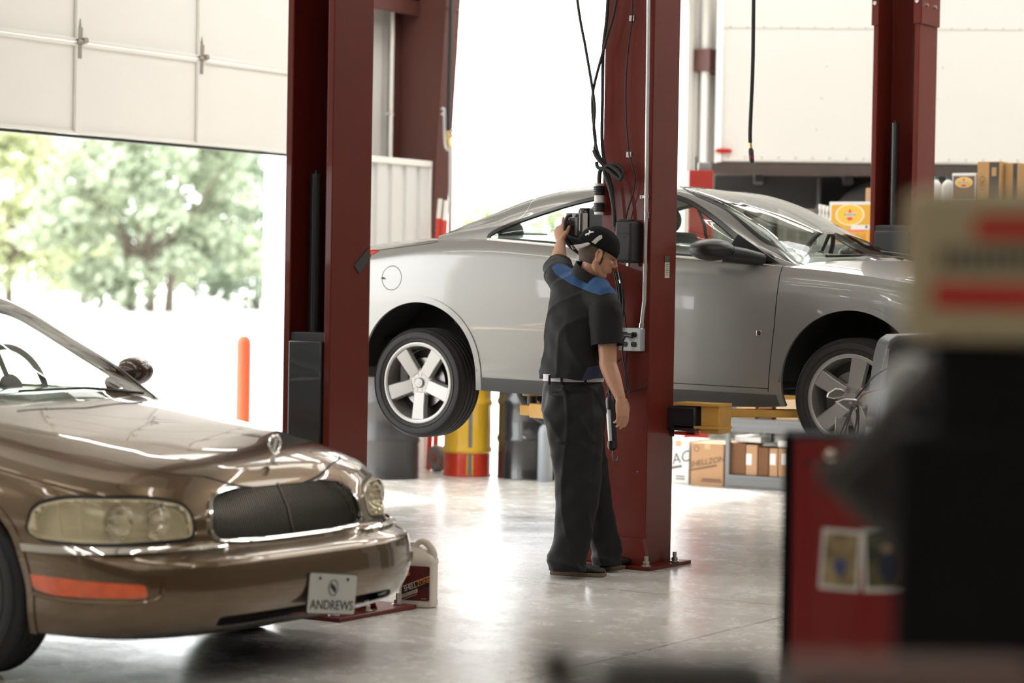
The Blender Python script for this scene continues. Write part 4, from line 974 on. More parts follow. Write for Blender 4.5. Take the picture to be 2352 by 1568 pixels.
arm('lift_arm', 'far yellow swing arm under the rear seat of the coupe', (-6.6, 14.80, .70), (-6.7, 14.7, .82), (-7.45, 13.55, .82), 0, (-7.4, 13.6), .880, h=.05)
# pivot block of the carriage showing right of the column
cg = thing('arm_carriage', 'black arm carriage with orange clevis on the right of the red column', 'carriage', (-6.33, 11.60, .55), 0)
CGB = mat('carriage_black', (.018, .018, .020), .35)
def GP(px, py, v=11.66): return on(px, py, 1, v)-Vector(cg.location)
a, b = GP(1552, 985), GP(1626, 932)
MB().box(((a.x+b.x)/2-.05, 0, (a.z+b.z)/2), (b.x-a.x+.1, .16, b.z-a.z)).build('carriage_block', CGB, cg, bevel=.012)
a, b = GP(1575, 932), GP(1678, 922); MB().box(((a.x+b.x)/2, 0, (a.z+b.z)/2), (b.x-a.x, .16, .016)).build('clevis_plate', YEL, cg, bevel=.002)
a, b = GP(1575, 982), GP(1678, 976); MB().box(((a.x+b.x)/2, 0, (a.z+b.z)/2), (b.x-a.x, .16, .014)).build('clevis_plate', YEL, cg, bevel=.002)
a, b = GP(1632, 993), GP(1677, 930); MB().box(((a.x+b.x)/2, .01, (a.z+b.z)/2), (b.x-a.x, .14, b.z-a.z)).build('arm_knuckle', YEL, cg, bevel=.008)
a, b = GP(1570, 1000), GP(1620, 986); MB().box(((a.x+b.x)/2, -.03, (a.z+b.z)/2), (b.x-a.x, .05, .018)).box((b.x-.03, -.03, (a.z+b.z)/2+.01), (.05, .05, .03)).build('arm_lock', mat('lock_red', (.55, .035, .02), .4), cg, bevel=.003)
a = GP(1562, 1000); MB().cyl((a.x, -.03, a.z), (a.x, -.03, a.z+.08), .012, n=14).cyl((a.x, -.03, a.z+.035), (a.x, -.03, a.z+.055), .022, n=14).build('lock_pin', BLKP, cg)
# ================= THE MECHANIC =================
PR = on(1345, 1318, 2, 0); PR.z = 0; PR = Vector((PR.x, PR.y, 0))
def PP(x, y, Z): return dep(x, y, Z)-PR
VD = Vector((-st, ct, 0)); RX = Vector((ct, st, 0))     # away from the viewer's side / to the right
SKIN = mat('skin', (.43, .215, .13), .48, var=.08, scale=20)
SHIRT = mat('black_work_shirt', (.0125, .012, .012), .75, spec=.2, bump=.15, bscale=25, var=.2, scale=4)
YOKE = mat('blue_yoke', (.036, .082, .18), .75, spec=.12, bump=.15, bscale=25, var=.12, scale=10)
TROU = mat('black_work_trousers', (.0115, .011, .011), .6, spec=.2, bump=.15, bscale=20, var=.2, scale=5)
def loft(mb, secs, n=24):
    """secs: (centre, axis-a vector, axis-b vector); closed ends"""
    vs = []
    for c, a, b in secs:
        for k in range(n):
            t = 2*PI*k/n; vs.append(Vector(c)+Vector(a)*math.cos(t)+Vector(b)*math.sin(t))
    m = len(secs); fs = [(i*n+k, i*n+(k+1) % n, (i+1)*n+(k+1) % n, (i+1)*n+k) for i in range(m-1) for k in range(n)]
    fs += [tuple(range(n-1, -1, -1)), tuple(range((m-1)*n, m*n))]
    mb.add(vs, fs); return mb
def limb(mb, pts, rs, flat=1.0, n=20, res=5, side=None):
    """tapering limb through joints; rs radii; flat squeezes the second axis"""
    P3 = spline(pts, res); R3 = [v.x for v in spline([Vector((r, 0, 0)) for r in rs], res)]; secs = []; up = side
    for i, p in enumerate(P3):
        t = (P3[min(i+1, len(P3)-1)]-P3[max(i-1, 0)]).normalized()
        if up is None: up = t.orthogonal()
        a = (Vector(up)-t*Vector(up).dot(t)).normalized(); b = t.cross(a); secs.append((p, a*R3[i], b*R3[i]*flat)); up = a
    # rounded ends
    t0 = (P3[0]-P3[1]).normalized(); t1 = (P3[-1]-P3[-2]).normalized(); c, a, b = secs[0]; secs.insert(0, (c+t0*R3[0]*.6, a*.5, b*.5)); c, a, b = secs[-1]; secs.append((c+t1*R3[-1]*.6, a*.5, b*.5))
    return loft(mb, secs, n)
# ---- joints ----
Shl, Shr = PP(1288, 640, 12.82), PP(1390, 688, 12.50)
Ell, Wrl = PP(1281, 612, 13.06), PP(1288, 556, 13.20)
Elr, Wrr = PP(1397, 838, 12.46), PP(1425, 914, 12.40)
Hp = PP(1320, 905, 12.68); Hr, Hl = PP(1325, 930, 12.58), PP(1338, 930, 12.80)
Knr, Anr = PP(1330, 1110, 12.55), PP(1300, 1280, 12.50)
Knl, Anl = PP(1368, 1120, 12.82), PP(1390, 1272, 12.80)
Nk = PP(1350, 645, 12.66); Hd = PP(1375, 579, 12.62)
body = MB()
limb(body, [Hp, lerp(Hp, Nk, .35), lerp(Hp, Nk, .75), Nk], [.10, .10, .10, .055], .75, side=(Shr-Shl).normalized())
for a, b, c, r in ((Hr, Knr, Anr, (.06, .048, .038)), (Hl, Knl, Anl, (.06, .048, .038))): limb(body, [a, lerp(a, b, .5), b, c], [r[0], r[0]*.85, r[1], r[2]])
limb(body, [Nk-Vector((0, 0, .03)), lerp(Nk, Hd, .42)+Vector((0, 0, .0)), lerp(Nk, Hd, .85)], [.068, .060, .058])
limb(body, [lerp(Nk, Shl, .4)-Vector((0, 0, .05)), Shl-Vector((0, 0, .01)), lerp(Shl, Ell, .55), Ell, lerp(Ell, Wrl, .35), lerp(Ell, Wrl, .8), Wrl], [.04, .045, .045, .044, .043, .031, .026])
limb(body, [lerp(Nk, Shr, .5)-Vector((0, 0, .07)), Shr-Vector((0, 0, .03)), lerp(Shr, Elr, .5), lerp(Shr, Elr, .88), Elr, lerp(Elr, Wrr, .4), lerp(Elr, Wrr, .85), Wrr], [.04, .045, .05, .046, .046, .042, .031, .027], side=VD)
# ---- head, own frame: x forward, y left, z up ----
fw = (RX*.985+VD*.16).normalized(); lf = Vector((0, 0, 1)).cross(fw).normalized(); pitch = math.radians(23)
f2 = (fw*math.cos(pitch)-Vector((0, 0, 1))*math.sin(pitch)).normalized(); u2 = f2.cross(lf).normalized()
HM = Matrix((f2, lf, u2)).transposed().to_4x4(); HM = HM @ Matrix.Scale(1.05, 4); HM.translation = Hd
def H(x, y, z): return HM @ Vector((x, y, z))
hb = MB()
hb.ellip((-.012, 0, .030), (.098, .077, .090), 28, 18, M=HM)         # cranium
hb.ellip((.030, 0, -.045), (.062, .060, .070), 24, 16, M=HM)          # face
hb.ellip((.052, 0, -.098), (.034, .036, .026), 18, 12, M=HM)          # chin
for s_ in (-1, 1):
    limb(hb, [H(-.012, s_*.058, -.045), H(.012, s_*.052, -.082), H(.050, s_*.026, -.108)], [.022, .020, .016])   # jaw
    hb.ellip((.062, s_*.034, -.030), (.024, .024, .018), 14, 10, M=HM)  # cheek
    hb.ellip((.073, s_*.026, .012), (.016, .026, .010), 14, 10, M=HM)  # brow
limb(hb, [H(.088, 0, .004), H(.098, 0, -.014), H(.109, 0, -.030)], [.009, .010, .0108], side=lf); hb.ellip((.101, 0, -.036), (.010, .015, .008), 14, 10, M=HM)
hb.ellip((.088, 0, -.060), (.012, .022, .006), 14, 10, M=HM); hb.ellip((.086, 0, -.071), (.011, .019, .007), 14, 10, M=HM)
hb.ellip((.076, 0, -.050), (.016, .022, .02), 14, 10, M=HM)
for s_ in (-1, 1):   # ears
    E_ = HM @ Matrix.Translation((-.006, s_*.078, -.022)) @ Matrix.Rotation(s_*.35, 4, 'Z') @ Matrix.Rotation(-.2, 4, 'Y')
    hb.tube([(.014*math.cos(a)*(1.0 if math.sin(a) > -.2 else .75), s_*.006, .031*math.sin(a)) for a in np.linspace(.2, 2*PI+.1, 22)], .0062, n=8, M=E_)
    hb.ellip((.002, 0, -.002), (.013, .006, .026), 14, 10, M=E_); hb.ellip((.006, 0, -.026), (.009, .006, .010), 10, 8, M=E_)
body.add(hb.v, hb.f)
# ---- hands ----
def hand(mb, W, fwd, pal, thumb, curl, scale=1.0, spread=.10, base=0.0, side=1):
    """W wrist, fwd along the palm, pal = palm normal, thumb = direction the thumb side faces"""
    fwd = Vector(fwd).normalized(); pal = Vector(pal); pal = (pal-fwd*pal.dot(fwd)).normalized(); th = fwd.cross(pal).normalized()
    if th.dot(Vector(thumb)) < 0: th = -th
    s = scale; L = .098*s; secs = []
    for t, hw, hh in ((-.12, .024, .019), (.1, .028, .019), (.35, .037, .0175), (.7, .042, .0155), (1.0, .041, .0135)): secs.append((W+fwd*L*t, th*hw*s, pal*hh*s))
    loft(mb, secs, 20)
    for i, (off, ln) in enumerate(((.031, .070), (.0105, .078), (-.0105, .072), (-.030, .057))):
        c = curl[i]; b = W+fwd*(L*(.97 if i in (1, 2) else .92))+th*off*s; d = (fwd+th*off*spread*20*.2).normalized(); pts = [b-d*.012]; ang = base; p = b.copy(); pts.append(p.copy())
        for q, fr in enumerate((.45, .31, .24)):
            ang += c*(1.0, 1.15, .75)[q]; dd = d*math.cos(ang)+pal*math.sin(ang); p = p+dd*ln*s*fr; pts.append(p.copy())
        r = (.0088, .0092, .0088, .0078)[i]*s; limb(mb, pts, [r*1.05, r*1.05, r, r*.95, r*.82], n=12, res=3)
    b = W+fwd*L*.22+th*.026*s; d1 = (fwd*.75+th*.62+pal*.30).normalized(); d2 = (fwd*.92+th*.18+pal*.42).normalized(); d3 = (fwd*.9-th*.05+pal*.5).normalized()
    limb(mb, [b-d1*.01, b+d1*.032*s, b+d1*.032*s+d2*.030*s, b+d1*.032*s+d2*.030*s+d3*.024*s], [.017*s, .0125*s, .0105*s, .0085*s], n=12, res=4)
# raised left hand: back of the hand toward us, index finger on the switch
hand(body, Wrl, PP(1283, 518, 13.26)-Wrl, VD*.75+RX*.65, RX, (.12, .62, .72, .8), .98)
# lowered right hand, loosely curled
hand(body, Wrr, PP(1432, 965, 12.38)-Wrr, (-RX*.55+VD*.75), RX*.3+VD*.6+RX, (.38, .42, .48, .55), 1.0)
me = remesh(body, .0042, 3, 'person', .45)
me.materials.append(SKIN); me.shade_smooth()
person = bpy.data.objects.new('person', me); COL.objects.link(person); person.location = PR
tag(person, 'person in black work clothes and backward cap reaching up to the lift control', 'person')
def soft(me, name, mats, parent, fn=None, mfn=None):
    if fn:
        nv = len(me.vertices); co = np.empty(nv*3); no = np.empty(nv*3); me.vertices.foreach_get('co', co); me.vertex_normals.foreach_get('vector', no)
        out = [x for i in range(nv) for x in fn(Vector(co[3*i:3*i+3]), Vector(no[3*i:3*i+3]))]; me.vertices.foreach_set('co', out); me.update()
    for m in mats: me.materials.append(m)
    if mfn:
        for p in me.polygons: p.material_index = mfn(p.center, p.normal)
    me.shade_smooth(); me.name = name; o = bpy.data.objects.new(name, me); COL.objects.link(o); o.parent = parent; return o
# face details
ey = MB()
for s_ in (-1, 1): ey.ellip((.066, s_*.031, -.009), (.010, .010, .006), 14, 10, M=HM)
ey.build('eyes', mat('eye_white', (.30, .26, .23), .3), person)
ir = MB()
for s_ in (-1, 1): ir.ellip((.0745, s_*.032, -.010), (.003, .005, .005), 12, 8, M=HM)
ir.build('irises', mat('iris', (.05, .04, .035), .2), person)
HAIR = mat('short_brown_hair', (.075, .048, .030), .8, var=.4, scale=60, bump=.6, bscale=220)
hm = MB()
loft(hm, [(H(-.020, 0, z), (H(.078*f, 0, z)-H(0, 0, z)), (H(0, .0815*g, z)-H(0, 0, z))) for z, f, g in ((-.072, .70, .78), (-.055, .86, .90), (-.03, .99, .985), (.0, 1.06, 1.02), (.02, 1.07, 1.0))], 40)
hv = HM.inverted()
def cutface(c):
    p = hv @ Vector(c); return p.x < -.020 or (p.x < .016 and p.z > -.028 and abs(p.y) > .03) or (p.x < .022 and p.z > -.005)
hm2 = MB(); hm2.v = hm.v; hm2.f = [f for f in hm.f if cutface(sum((Vector(hm.v[i]) for i in f), Vector())/len(f))]; hm2.mi = [0]*len(hm2.f)
hm2.build('hair', HAIR, person)
br = MB()
for s_ in (-1, 1): br.tube([tuple(H(.087, s_*.012, .013)), tuple(H(.086, s_*.030, .018)), tuple(H(.074, s_*.047, .012))], .0035, n=6)
br.build('eyebrows', HAIR, person)
for s_ in (-1, 1): MB().ellip((.014, s_*.0655, -.040), (.010, .005, .026), 12, 10, M=HM).build('sideburn', HAIR, person)
# ---- cap worn backwards ----
CAP = mat('black_cap_cloth', (.008, .008, .008), .85, spec=.12, bump=.1, bscale=200); CAPG = mat('cap_light_trim', (.50, .47, .44), .7)
CM = HM @ Matrix.Translation((-.012, 0, .022)) @ Matrix.Rotation(math.radians(6), 4, 'Y')
cp = MB(); n = 48; vs = []; rows = []
for j in range(15):
    t = j/14*PI/2; z = .100*math.sin(t) if j else -.012; r = math.cos(t)**.8 if j else 1.0; rows.append([(max(.0, r)*.106*math.cos(2*PI*k/n)*(1.02), max(.0, r)*.089*math.sin(2*PI*k/n), z+(.006*math.cos(2*PI*k/n) if j < 3 else 0)) for k in range(n)])
vs = [p for r in rows for p in r]; cp.add(vs, [(j*n+k, j*n+(k+1) % n, (j+1)*n+(k+1) % n, (j+1)*n+k) for j in range(14) for k in range(n)], 0, CM)
co_ = cp.build('cap', CAP, person); 
so_ = co_.modifiers.new('s', 'SOLIDIFY'); so_.thickness = .003; so_.offset = 0
cb2 = MB(); cb2.ellip((0, 0, .1), (.007, .007, .004), 10, 8, M=CM)
for k in range(6):
    a = k*PI/3+PI/6; cb2.tube([(.1065*math.cos(t)**.8*math.cos(a)*1.02, .0895*math.cos(t)**.8*math.sin(a), .1005*math.sin(t)) for t in np.linspace(.05, PI/2-.02, 12)], .0012, n=5, M=CM)
q = cb2.build('cap_seams', CAP, co_)
# brim: curved plate at the back (towards -x), drooping
def brim(x, y):   # x 0..1 out from the band, y -1..1 across
    w = .082*(1-.30*x*x); X = -.094*math.sqrt(max(0.05, 1-(y*.80)**2))-.078*x*math.cos(y*1.05); return (X, y*w*(1-.08*x), -.008-.022*x-.034*y*y*x**.7-.006*y*y)
nb, mb_ = 13, 25; vs = [brim(i/(nb-1), -1+2*j/(mb_-1)) for i in range(nb) for j in range(mb_)]
bf = [(i*mb_+j, i*mb_+j+1, (i+1)*mb_+j+1, (i+1)*mb_+j) for i in range(nb-1) for j in range(mb_-1)]
b1 = MB(); b1.add(vs, bf, 0, CM)
for k, f in enumerate(bf):
    i, j = divmod(k, mb_-1)
    if j < 2 or j > mb_-4: b1.mi[k] = 1
bo_ = b1.build('brim', [CAP, CAPG], co_); s1 = bo_.modifiers.new('s', 'SOLIDIFY'); s1.thickness = .004
# light piping panel on each side of the crown
def crown(a, t, o=.0022): return ((.106+o)*math.cos(t)**.8*math.cos(a)*1.02, (.089+o)*math.cos(t)**.8*math.sin(a), (.100+o)*math.sin(t)-(.004 if t < .05 else 0))
def crownpatch(pts, name, m):
    q = MB(); n_ = len(pts); ca = sum(p[0] for p in pts)/n_; ctt = sum(p[1] for p in pts)/n_; R_ = 5; vs = [crown(ca, ctt)]
    for r in range(1, R_+1): vs += [crown(lerp(ca, a, r/R_), lerp(ctt, t, r/R_)) for a, t in pts]
    vs += [crown(a, t, -.001) for a, t in pts]; fs = [(0, 1+i, 1+(i+1) % n_) for i in range(n_)]
    for r in range(R_): fs += [(1+r*n_+i, 1+(r+1)*n_+i, 1+(r+1)*n_+(i+1) % n_, 1+r*n_+(i+1) % n_) for i in range(n_)]
    q.add(vs, fs, 0, CM); return q.build(name, m, co_)
for s_ in (-1, 1):
    A_ = lambda d: PI+s_*math.radians(d)
    crownpatch([(A_(60), .0), (A_(64), .22), (A_(68), .44), (A_(74), .54), (A_(80), .40), (A_(75), .18), (A_(72), .0)], 'cap_flash', CAPG)
# mark beside the brim: two crossing arcs
for s_ in (1,):
    for pts in ([(28, .44), (33, .40), (36, .33), (33, .27), (36, .22), (42, .20), (40, .28), (42, .36), (37, .43), (33, .47)], [(36, .33), (41, .35), (49, .46), (46, .51), (40, .44), (35, .40)], [(33, .27), (29, .22), (29, .13), (34, .12), (36, .19), (38, .27)]):
        crownpatch([(PI+s_*math.radians(d), t) for d, t in pts], 'cap_mark', mat('cap_mark_white', (.8, .8, .78), .6))
# ---- shirt ----
sh = MB(); ax = (Shr-Shl).normalized(); fr = Vector((-ax.y, ax.x, 0)).normalized()
if fr.dot(VD) < 0: fr = -fr           # chest direction
axh = Vector((ax.x, ax.y, 0)).normalized()
Wst = PP(1318, 845, 12.66)
def tsec(px, py, Z, a, b, tilt=0): 
    return (PP(px, py, Z), (axh*math.cos(tilt)-Vector((0, 0, 1))*math.sin(tilt))*a, fr*b)
loft(sh, [tsec(1315, 895, 12.66, .172, .145), tsec(1315, 880, 12.66, .178, .146), tsec(1316, 855, 12.66, .186, .150), tsec(1316, 835, 12.66, .184, .148), tsec(1318, 800, 12.66, .176, .142), tsec(1322, 750, 12.66, .182, .145, .1), tsec(1330, 705, 12.67, .198, .140, .22), tsec(1336, 672, 12.68, .205, .125, .32), tsec(1342, 650, 12.68, .175, .105, .40), tsec(1346, 640, 12.68, .115, .088, .45), tsec(1351, 632, 12.67, .072, .074, .45)], 32)
limb(sh, [lerp(Nk, Shl, .55)-Vector((0, 0, .04)), Shl, lerp(Shl, Ell, .45), lerp(Shl, Ell, .55)], [.085, .080, .070, .062])
limb(sh, [lerp(Nk, Shr, .5)-Vector((0, 0, .05)), Shr-Vector((0, 0, .02)), lerp(Shr, Elr, .25), lerp(Shr, Elr, .42)], [.09, .083, .074, .066], flat=.95, side=VD)
limb(sh, [PP(1352, 650, 12.66), PP(1366, 660, 12.60), lerp(Nk, Shr, .75)+Vector((0, 0, .0)), Shr], [.058, .066, .072, .076], flat=1.0)
limb(sh, [PP(1348, 648, 12.66), PP(1330, 648, 12.72), lerp(Nk, Shl, .75), Shl], [.058, .062, .068, .074])
sme = remesh(sh, .008, 6, 'shirt', .6)
def rg(v, p=3): return (1-abs(math.sin(v)))**p
def wrinkle(c, n, amp=1.0):
    x, z = c.dot(axh), c.z; d = c.dot(fr)
    lo_ = max(0, min(1, (1.32-z)/.25))
    w = .015*rg(x*9+z*6.5+.8*math.sin(z*7)+.4)*max(.15, min(1, (1.42-z)*4))+.010*rg(x*16-z*10+1.1*math.sin(z*11+x*6)+2, 2)-.003+.0018*math.sin(z*46+x*18+3*math.sin(x*9))
    if z < 1.13: w += .009*rg(x*15+math.sin(z*16)*1.1, 2)*(1.15-z)*6
    return Vector(c)+Vector(n)*w*amp
nv = len(sme.vertices); co = np.empty(nv*3); no = np.empty(nv*3); sme.vertices.foreach_get('co', co); sme.vertex_normals.foreach_get('vector', no); co = co.reshape(-1, 3); no = no.reshape(-1, 3)
co = np.array([wrinkle(Vector(c), Vector(n_)) for c, n_ in zip(co, no)])
sme.vertices.foreach_set('co', co.ravel()); sme.update(); sme.vertex_normals.foreach_get('vector', (nn := np.empty(nv*3))); no = nn.reshape(-1, 3)
SS = Surf(); SS.P = co; SS.N = no; SS.par = np.zeros((nv, 3)); SS.F = [tuple(p.vertices) for p in sme.polygons]; SS.T = ['shirt']*len(SS.F)
rx = np.array(RX); vd = np.array(VD)
yp = [(PP(a_, b_, 12.58).dot(RX), PP(a_, b_, 12.58).z) for a_, b_ in ((1268, 612), (1277, 629), (1310, 651), (1345, 667), (1376, 677), (1396, 671), (1424, 678), (1424, 640), (1385, 600), (1340, 590), (1300, 590))]
def yokefn(P, Q): 
    d = sdpoly(P @ rx, P[:, 2], yp); return np.where((P @ vd) < Nk.dot(VD)+.15, d, np.maximum(d, (P @ vd)-Nk.dot(VD)-.15))
hz = PP(1316, 868, 12.66).z; SS.split(lambda P, Q: P[:, 2]-hz-.006*np.sin((P @ rx)*30), 'shirt', 'cut')
SS.split(yokefn, 'shirt', 'yoke')
lp = [(PP(a_, b_, 12.58).dot(RX), PP(a_, b_, 12.58).z) for a_, b_ in ((1336, 868), (1348, 842), (1392, 835), (1400, 880), (1345, 880))]
SS.split(lambda P, Q: np.where((P @ vd) < Nk.dot(VD)-.0, sdpoly(P @ rx, P[:, 2], lp), 1), 'shirt', 'vent')
so2 = SS.emit('shirt', 'shirt', SHIRT, person, isl=False, smooth_n=False); _s = so2.modifiers.new('s', 'SOLIDIFY'); _s.thickness = .004; _s.offset = -1; SS.emit('yoke', 'shoulder_yoke', YOKE, so2, isl=False); SS.emit('vent', 'side_vent_panel', mat('navy_panel', (.012, .020, .05), .75), so2, isl=False)
bpy.data.meshes.remove(sme)
def sleeve(pts, rs, seed):
    P3 = spline(pts, 8); R3 = [v.x for v in spline([Vector((r, 0, 0)) for r in rs], 8)]; up = Vector(VD); vs = []; n = 44
    for i, p in enumerate(P3):
        t = (P3[min(i+1, len(P3)-1)]-P3[max(i-1, 0)]).normalized(); a = (up-t*up.dot(t)).normalized(); b = t.cross(a); up = a; f_ = i/(len(P3)-1)
        for k in range(n):
            q = 2*PI*k/n; w_ = R3[i]*(1+.035*f_*math.sin(3*q+seed)+.03*f_*math.sin(5*q+seed*2))+.006*rg(q*1.5+f_*3+seed)*f_+.005*rg(q+f_*6+seed, 2)
            vs.append(tuple(p+(a*math.cos(q)+b*math.sin(q))*w_))
    m = len(P3); mb = MB().add(vs, [(i*n+k, i*n+(k+1) % n, (i+1)*n+(k+1) % n, (i+1)*n+k) for i in range(m-1) for k in range(n)])
    o = mb.build('sleeve', SHIRT, so2, ang=80); q = o.modifiers.new('s', 'SOLIDIFY'); q.thickness = .004; q.offset = -1
    n0 = (m-3)*n; hm_ = MB().tube([Vector(v)*1.0 for v in vs[n0:n0+n]]+[Vector(vs[n0])], .0012, n=5); hm_.build('hem_stitch', SHIRT, o)
sleeve([lerp(Shr, Elr, -.08)+Vector((0, 0, .0)), lerp(Shr, Elr, .10), lerp(Shr, Elr, .40), lerp(Shr, Elr, .70)], [.050, .083, .083, .082], 1.0)
sleeve([lerp(Shl, Ell, -.10), lerp(Shl, Ell, .18), lerp(Shl, Ell, .55), lerp(Shl, Ell, .92)], [.050, .079, .077, .074], 2.3)
cl = MB()   # collar
CM2 = Matrix.Translation(PP(1357, 634, 12.65)) 
ring_ = []
for j, (h, r) in enumerate(((-.030, .090), (.0, .082), (.030, .074), (.033, .080), (.0, .096), (-.026, .103))):
    for k in range(32):
        a = 2*PI*k/32; p = axh*r*math.cos(a)*1.0+fr*r*.98*math.sin(a)+Vector((0, 0, h-.042*math.cos(a)-.022*math.sin(a))); ring_.append(tuple(p))
cl.add(ring_, [(j*32+k, j*32+(k+1) % 32, (j+1)*32+(k+1) % 32, (j+1)*32+k) for j in range(5) for k in range(32)], 0, CM2)
cl.build('collar', SHIRT, so2, ang=60)
# ---- trousers ----
tr = MB(); ft = (RX*.80+VD*.6).normalized(); fs_ = Vector((-ft.y, ft.x, 0))
def ts(px, py, Z, hw, hd): return (PP(px, py, Z), RX*hw, VD*hd)
loft(tr, [ts(1316, 868, 12.66, .150, .125), ts(1317, 890, 12.66, .162, .135), ts(1319, 930, 12.67, .168, .145), ts(1321, 965, 12.67, .164, .14), ts(1324, 1000, 12.67, .150, .12)], 32)
k_ = 12.6/5553
loft(tr, [ts(1312, 900, 12.60, .13, .095), ts(1318, 960, 12.58, .158, .105), ts(1322, 1010, 12.56, .146, .10), ts(1325, 1060, 12.55, .132, .092), ts(1328, 1110, 12.54, .125, .086), ts(1326, 1150, 12.53, .118, .083), ts(1320, 1200, 12.52, .106, .080), ts(1313, 1240, 12.51, .100, .078), ts(1305, 1275, 12.50, .104, .080), ts(1303, 1300, 12.49, .100, .082), ts(1303, 1316, 12.49, .100, .082)], 28)
loft(tr, [ts(1335, 920, 12.76, .12, .09), ts(1340, 1000, 12.80, .115, .09), ts(1352, 1070, 12.82, .102, .085), ts(1364, 1130, 12.83, .088, .08), ts(1376, 1180, 12.82, .083, .075), ts(1386, 1230, 12.81, .083, .073), ts(1393, 1262, 12.80, .082, .072), ts(1393, 1290, 12.79, .079, .072), ts(1393, 1304, 12.79, .079, .072)], 28)
tme = remesh(tr, .008, 5, 'trousers', .6)
def twr(c, n):
    z = c.z; x = c.dot(RX); d = c.dot(VD)
    w = .0085*rg(x*24+z*4.0+1.3*math.sin(z*5)+.5)-.003+.0016*math.sin(z*38-x*40+d*24)
    if z < .24: w += .012*rg(z*22+x*7+d*6+.6, 2)*(1-z/.24)
    if .48 < z < .70: w += .006*rg(z*19+x*13, 2)
    if .70 < z < .98: w += .009*rg((x*1.0+z*.62)*19+.7)
    return Vector(c)+Vector(n)*w
_b = bmesh.new(); _b.from_mesh(tme); bmesh.ops.bisect_plane(_b, geom=_b.verts[:]+_b.edges[:]+_b.faces[:], plane_co=(0, 0, .040), plane_no=(0, 0, 1), clear_inner=True); _b.to_mesh(tme); _b.free()
to = soft(tme, 'trousers', [TROU], person, twr)
be = MB()
pc = PP(1317, 867, 12.66)
secs = []
rb_ = [(.160, -.018), (.164, -.018), (.164, .018), (.160, .018)]
be.add([tuple(pc+RX*(r-.004)*math.cos(2*PI*k/40)+VD*(r-.029)*math.sin(2*PI*k/40)+Vector((0, 0, h))) for r, h in rb_ for k in range(40)], [(j*40+k, j*40+(k+1) % 40, ((j+1) % 4)*40+(k+1) % 40, ((j+1) % 4)*40+k) for j in range(4) for k in range(40)])
be.build('belt', mat('pale_belt', (.50, .50, .50), .5), person)
bl = MB()
for px in (1262, 1290, 1345): p = PP(px, 872, 12.53); bl.box(p, (.012, .010, .05), rz=TH)
bl.build('belt_loops', TROU, person)
# back pocket seams
ps = MB(); ps.tube([tuple(PP(px, py, 12.508)) for px, py in ((1262, 905), (1280, 912), (1300, 914))], .0018, n=5); ps.build('pocket_seam', TROU, person)
# ---- shoes ----
SHOE = mat('black_shoe', (.014, .013, .012), .55, bump=.1, bscale=60); SOLE = mat('worn_sole', (.16, .11, .065), .8, var=.2)
def shoe(heel, toe, name='shoe'):
    h, t = Vector(heel), Vector(toe); d = (t-h); L = d.length; d.normalize(); s = Vector((-d.y, d.x, 0)); up = Vector((0, 0, 1)); e = MB()
    prof = [(0, .030, .050), (.08, .040, .062), (.25, .043, .060), (.45, .044, .052), (.65, .050, .040), (.82, .050, .030), (.94, .040, .024), (1.0, .022, .018)]
    loft(e, [(h+d*L*u+up*(.018+hh*.5), s*ww, up*hh*.62) for u, ww, hh in prof], 20)
    loft(e, [(h+d*L*.02+up*.05, d*.03, s*.03), (h+d*L*.12+up*.10, d*.05, s*.04)], 16)
    m_ = remesh(e, .006, 4, name); m_.materials.append(SHOE); m_.shade_smooth(); o = bpy.data.objects.new(name, m_); COL.objects.link(o); o.parent = person
    q = MB(); outl = []
    for u, ww, hh in prof: outl.append(h+d*L*u+s*(ww+.003))
    for u, ww, hh in prof[::-1]: outl.append(h+d*L*u-s*(ww+.003))
    n_ = len(outl); q.add([(p.x, p.y, .001) for p in outl]+[(p.x, p.y, .020) for p in outl], [tuple(range(n_-1, -1, -1)), tuple(range(n_, 2*n_))]+[(i, (i+1) % n_, n_+(i+1) % n_, n_+i) for i in range(n_)])
    q.build('sole', SOLE, o, bevel=.003)
    l = MB(); c = h+d*L*.5
    for k in range(4): a = h+d*L*(.36+k*.08)+up*(.075-k*.008); l.tube([tuple(a-s*.025), tuple(a+up*.004), tuple(a+s*.025)], .003, n=5)
    l.build('laces', mat('lace_dark', (.05, .045, .04), .8), o)
def G0(px, py): p = on(px, py, 2, 0)-PR; return Vector((p.x, p.y, 0))
shoe(G0(1266, 1318), G0(1391, 1324)); shoe(G0(1368, 1311), G0(1464, 1300))
# ================= PROPS AROUND THE BAY =================
def O(v): return lambda px, py: on(px, py, 1, v)
def rel(t, pts): return [Vector(p)-Vector(t.location) for p in pts]
# building frame column
fc = thing('frame_column', 'tapered red steel building column between the two doorways', 'column', (U0, 16.40, 0))
ub_, ut_ = 0.30, 0.62
MB().add([(0, -.006, 0), (ub_, -.006, 0), (ut_, -.006, WH), (0, -.006, WH), (0, .006, 0), (ub_, .006, 0), (ut_, .006, WH), (0, .006, WH)], [(0, 1, 2, 3), (7, 6, 5, 4), (0, 4, 5, 1), (1, 5, 6, 2), (2, 6, 7, 3), (3, 7, 4, 0)]).build('web', REDB, fc, smooth=False)
MB().add([(x+dx, y, z) for z, x in ((0, ub_), (WH, ut_)) for dx in (0, .014) for y in (-.10, .10)], [(0, 2, 3, 1), (4, 5, 7, 6), (0, 1, 5, 4), (2, 6, 7, 3), (0, 4, 6, 2), (1, 3, 7, 5)]).build('inner_flange', REDB, fc, smooth=False)
MB().box((.008, 0, WH/2), (.014, .2, WH)).build('outer_flange', REDB, fc, smooth=False)
for z in (1.95, 3.75): 
    for y in (-.07, .07): MB().cyl((ub_+(ut_-ub_)*z/WH+.012, y, z), (ub_+(ut_-ub_)*z/WH+.03, y, z), .013, n=6).build('flange_bolt', STEEL, fc)
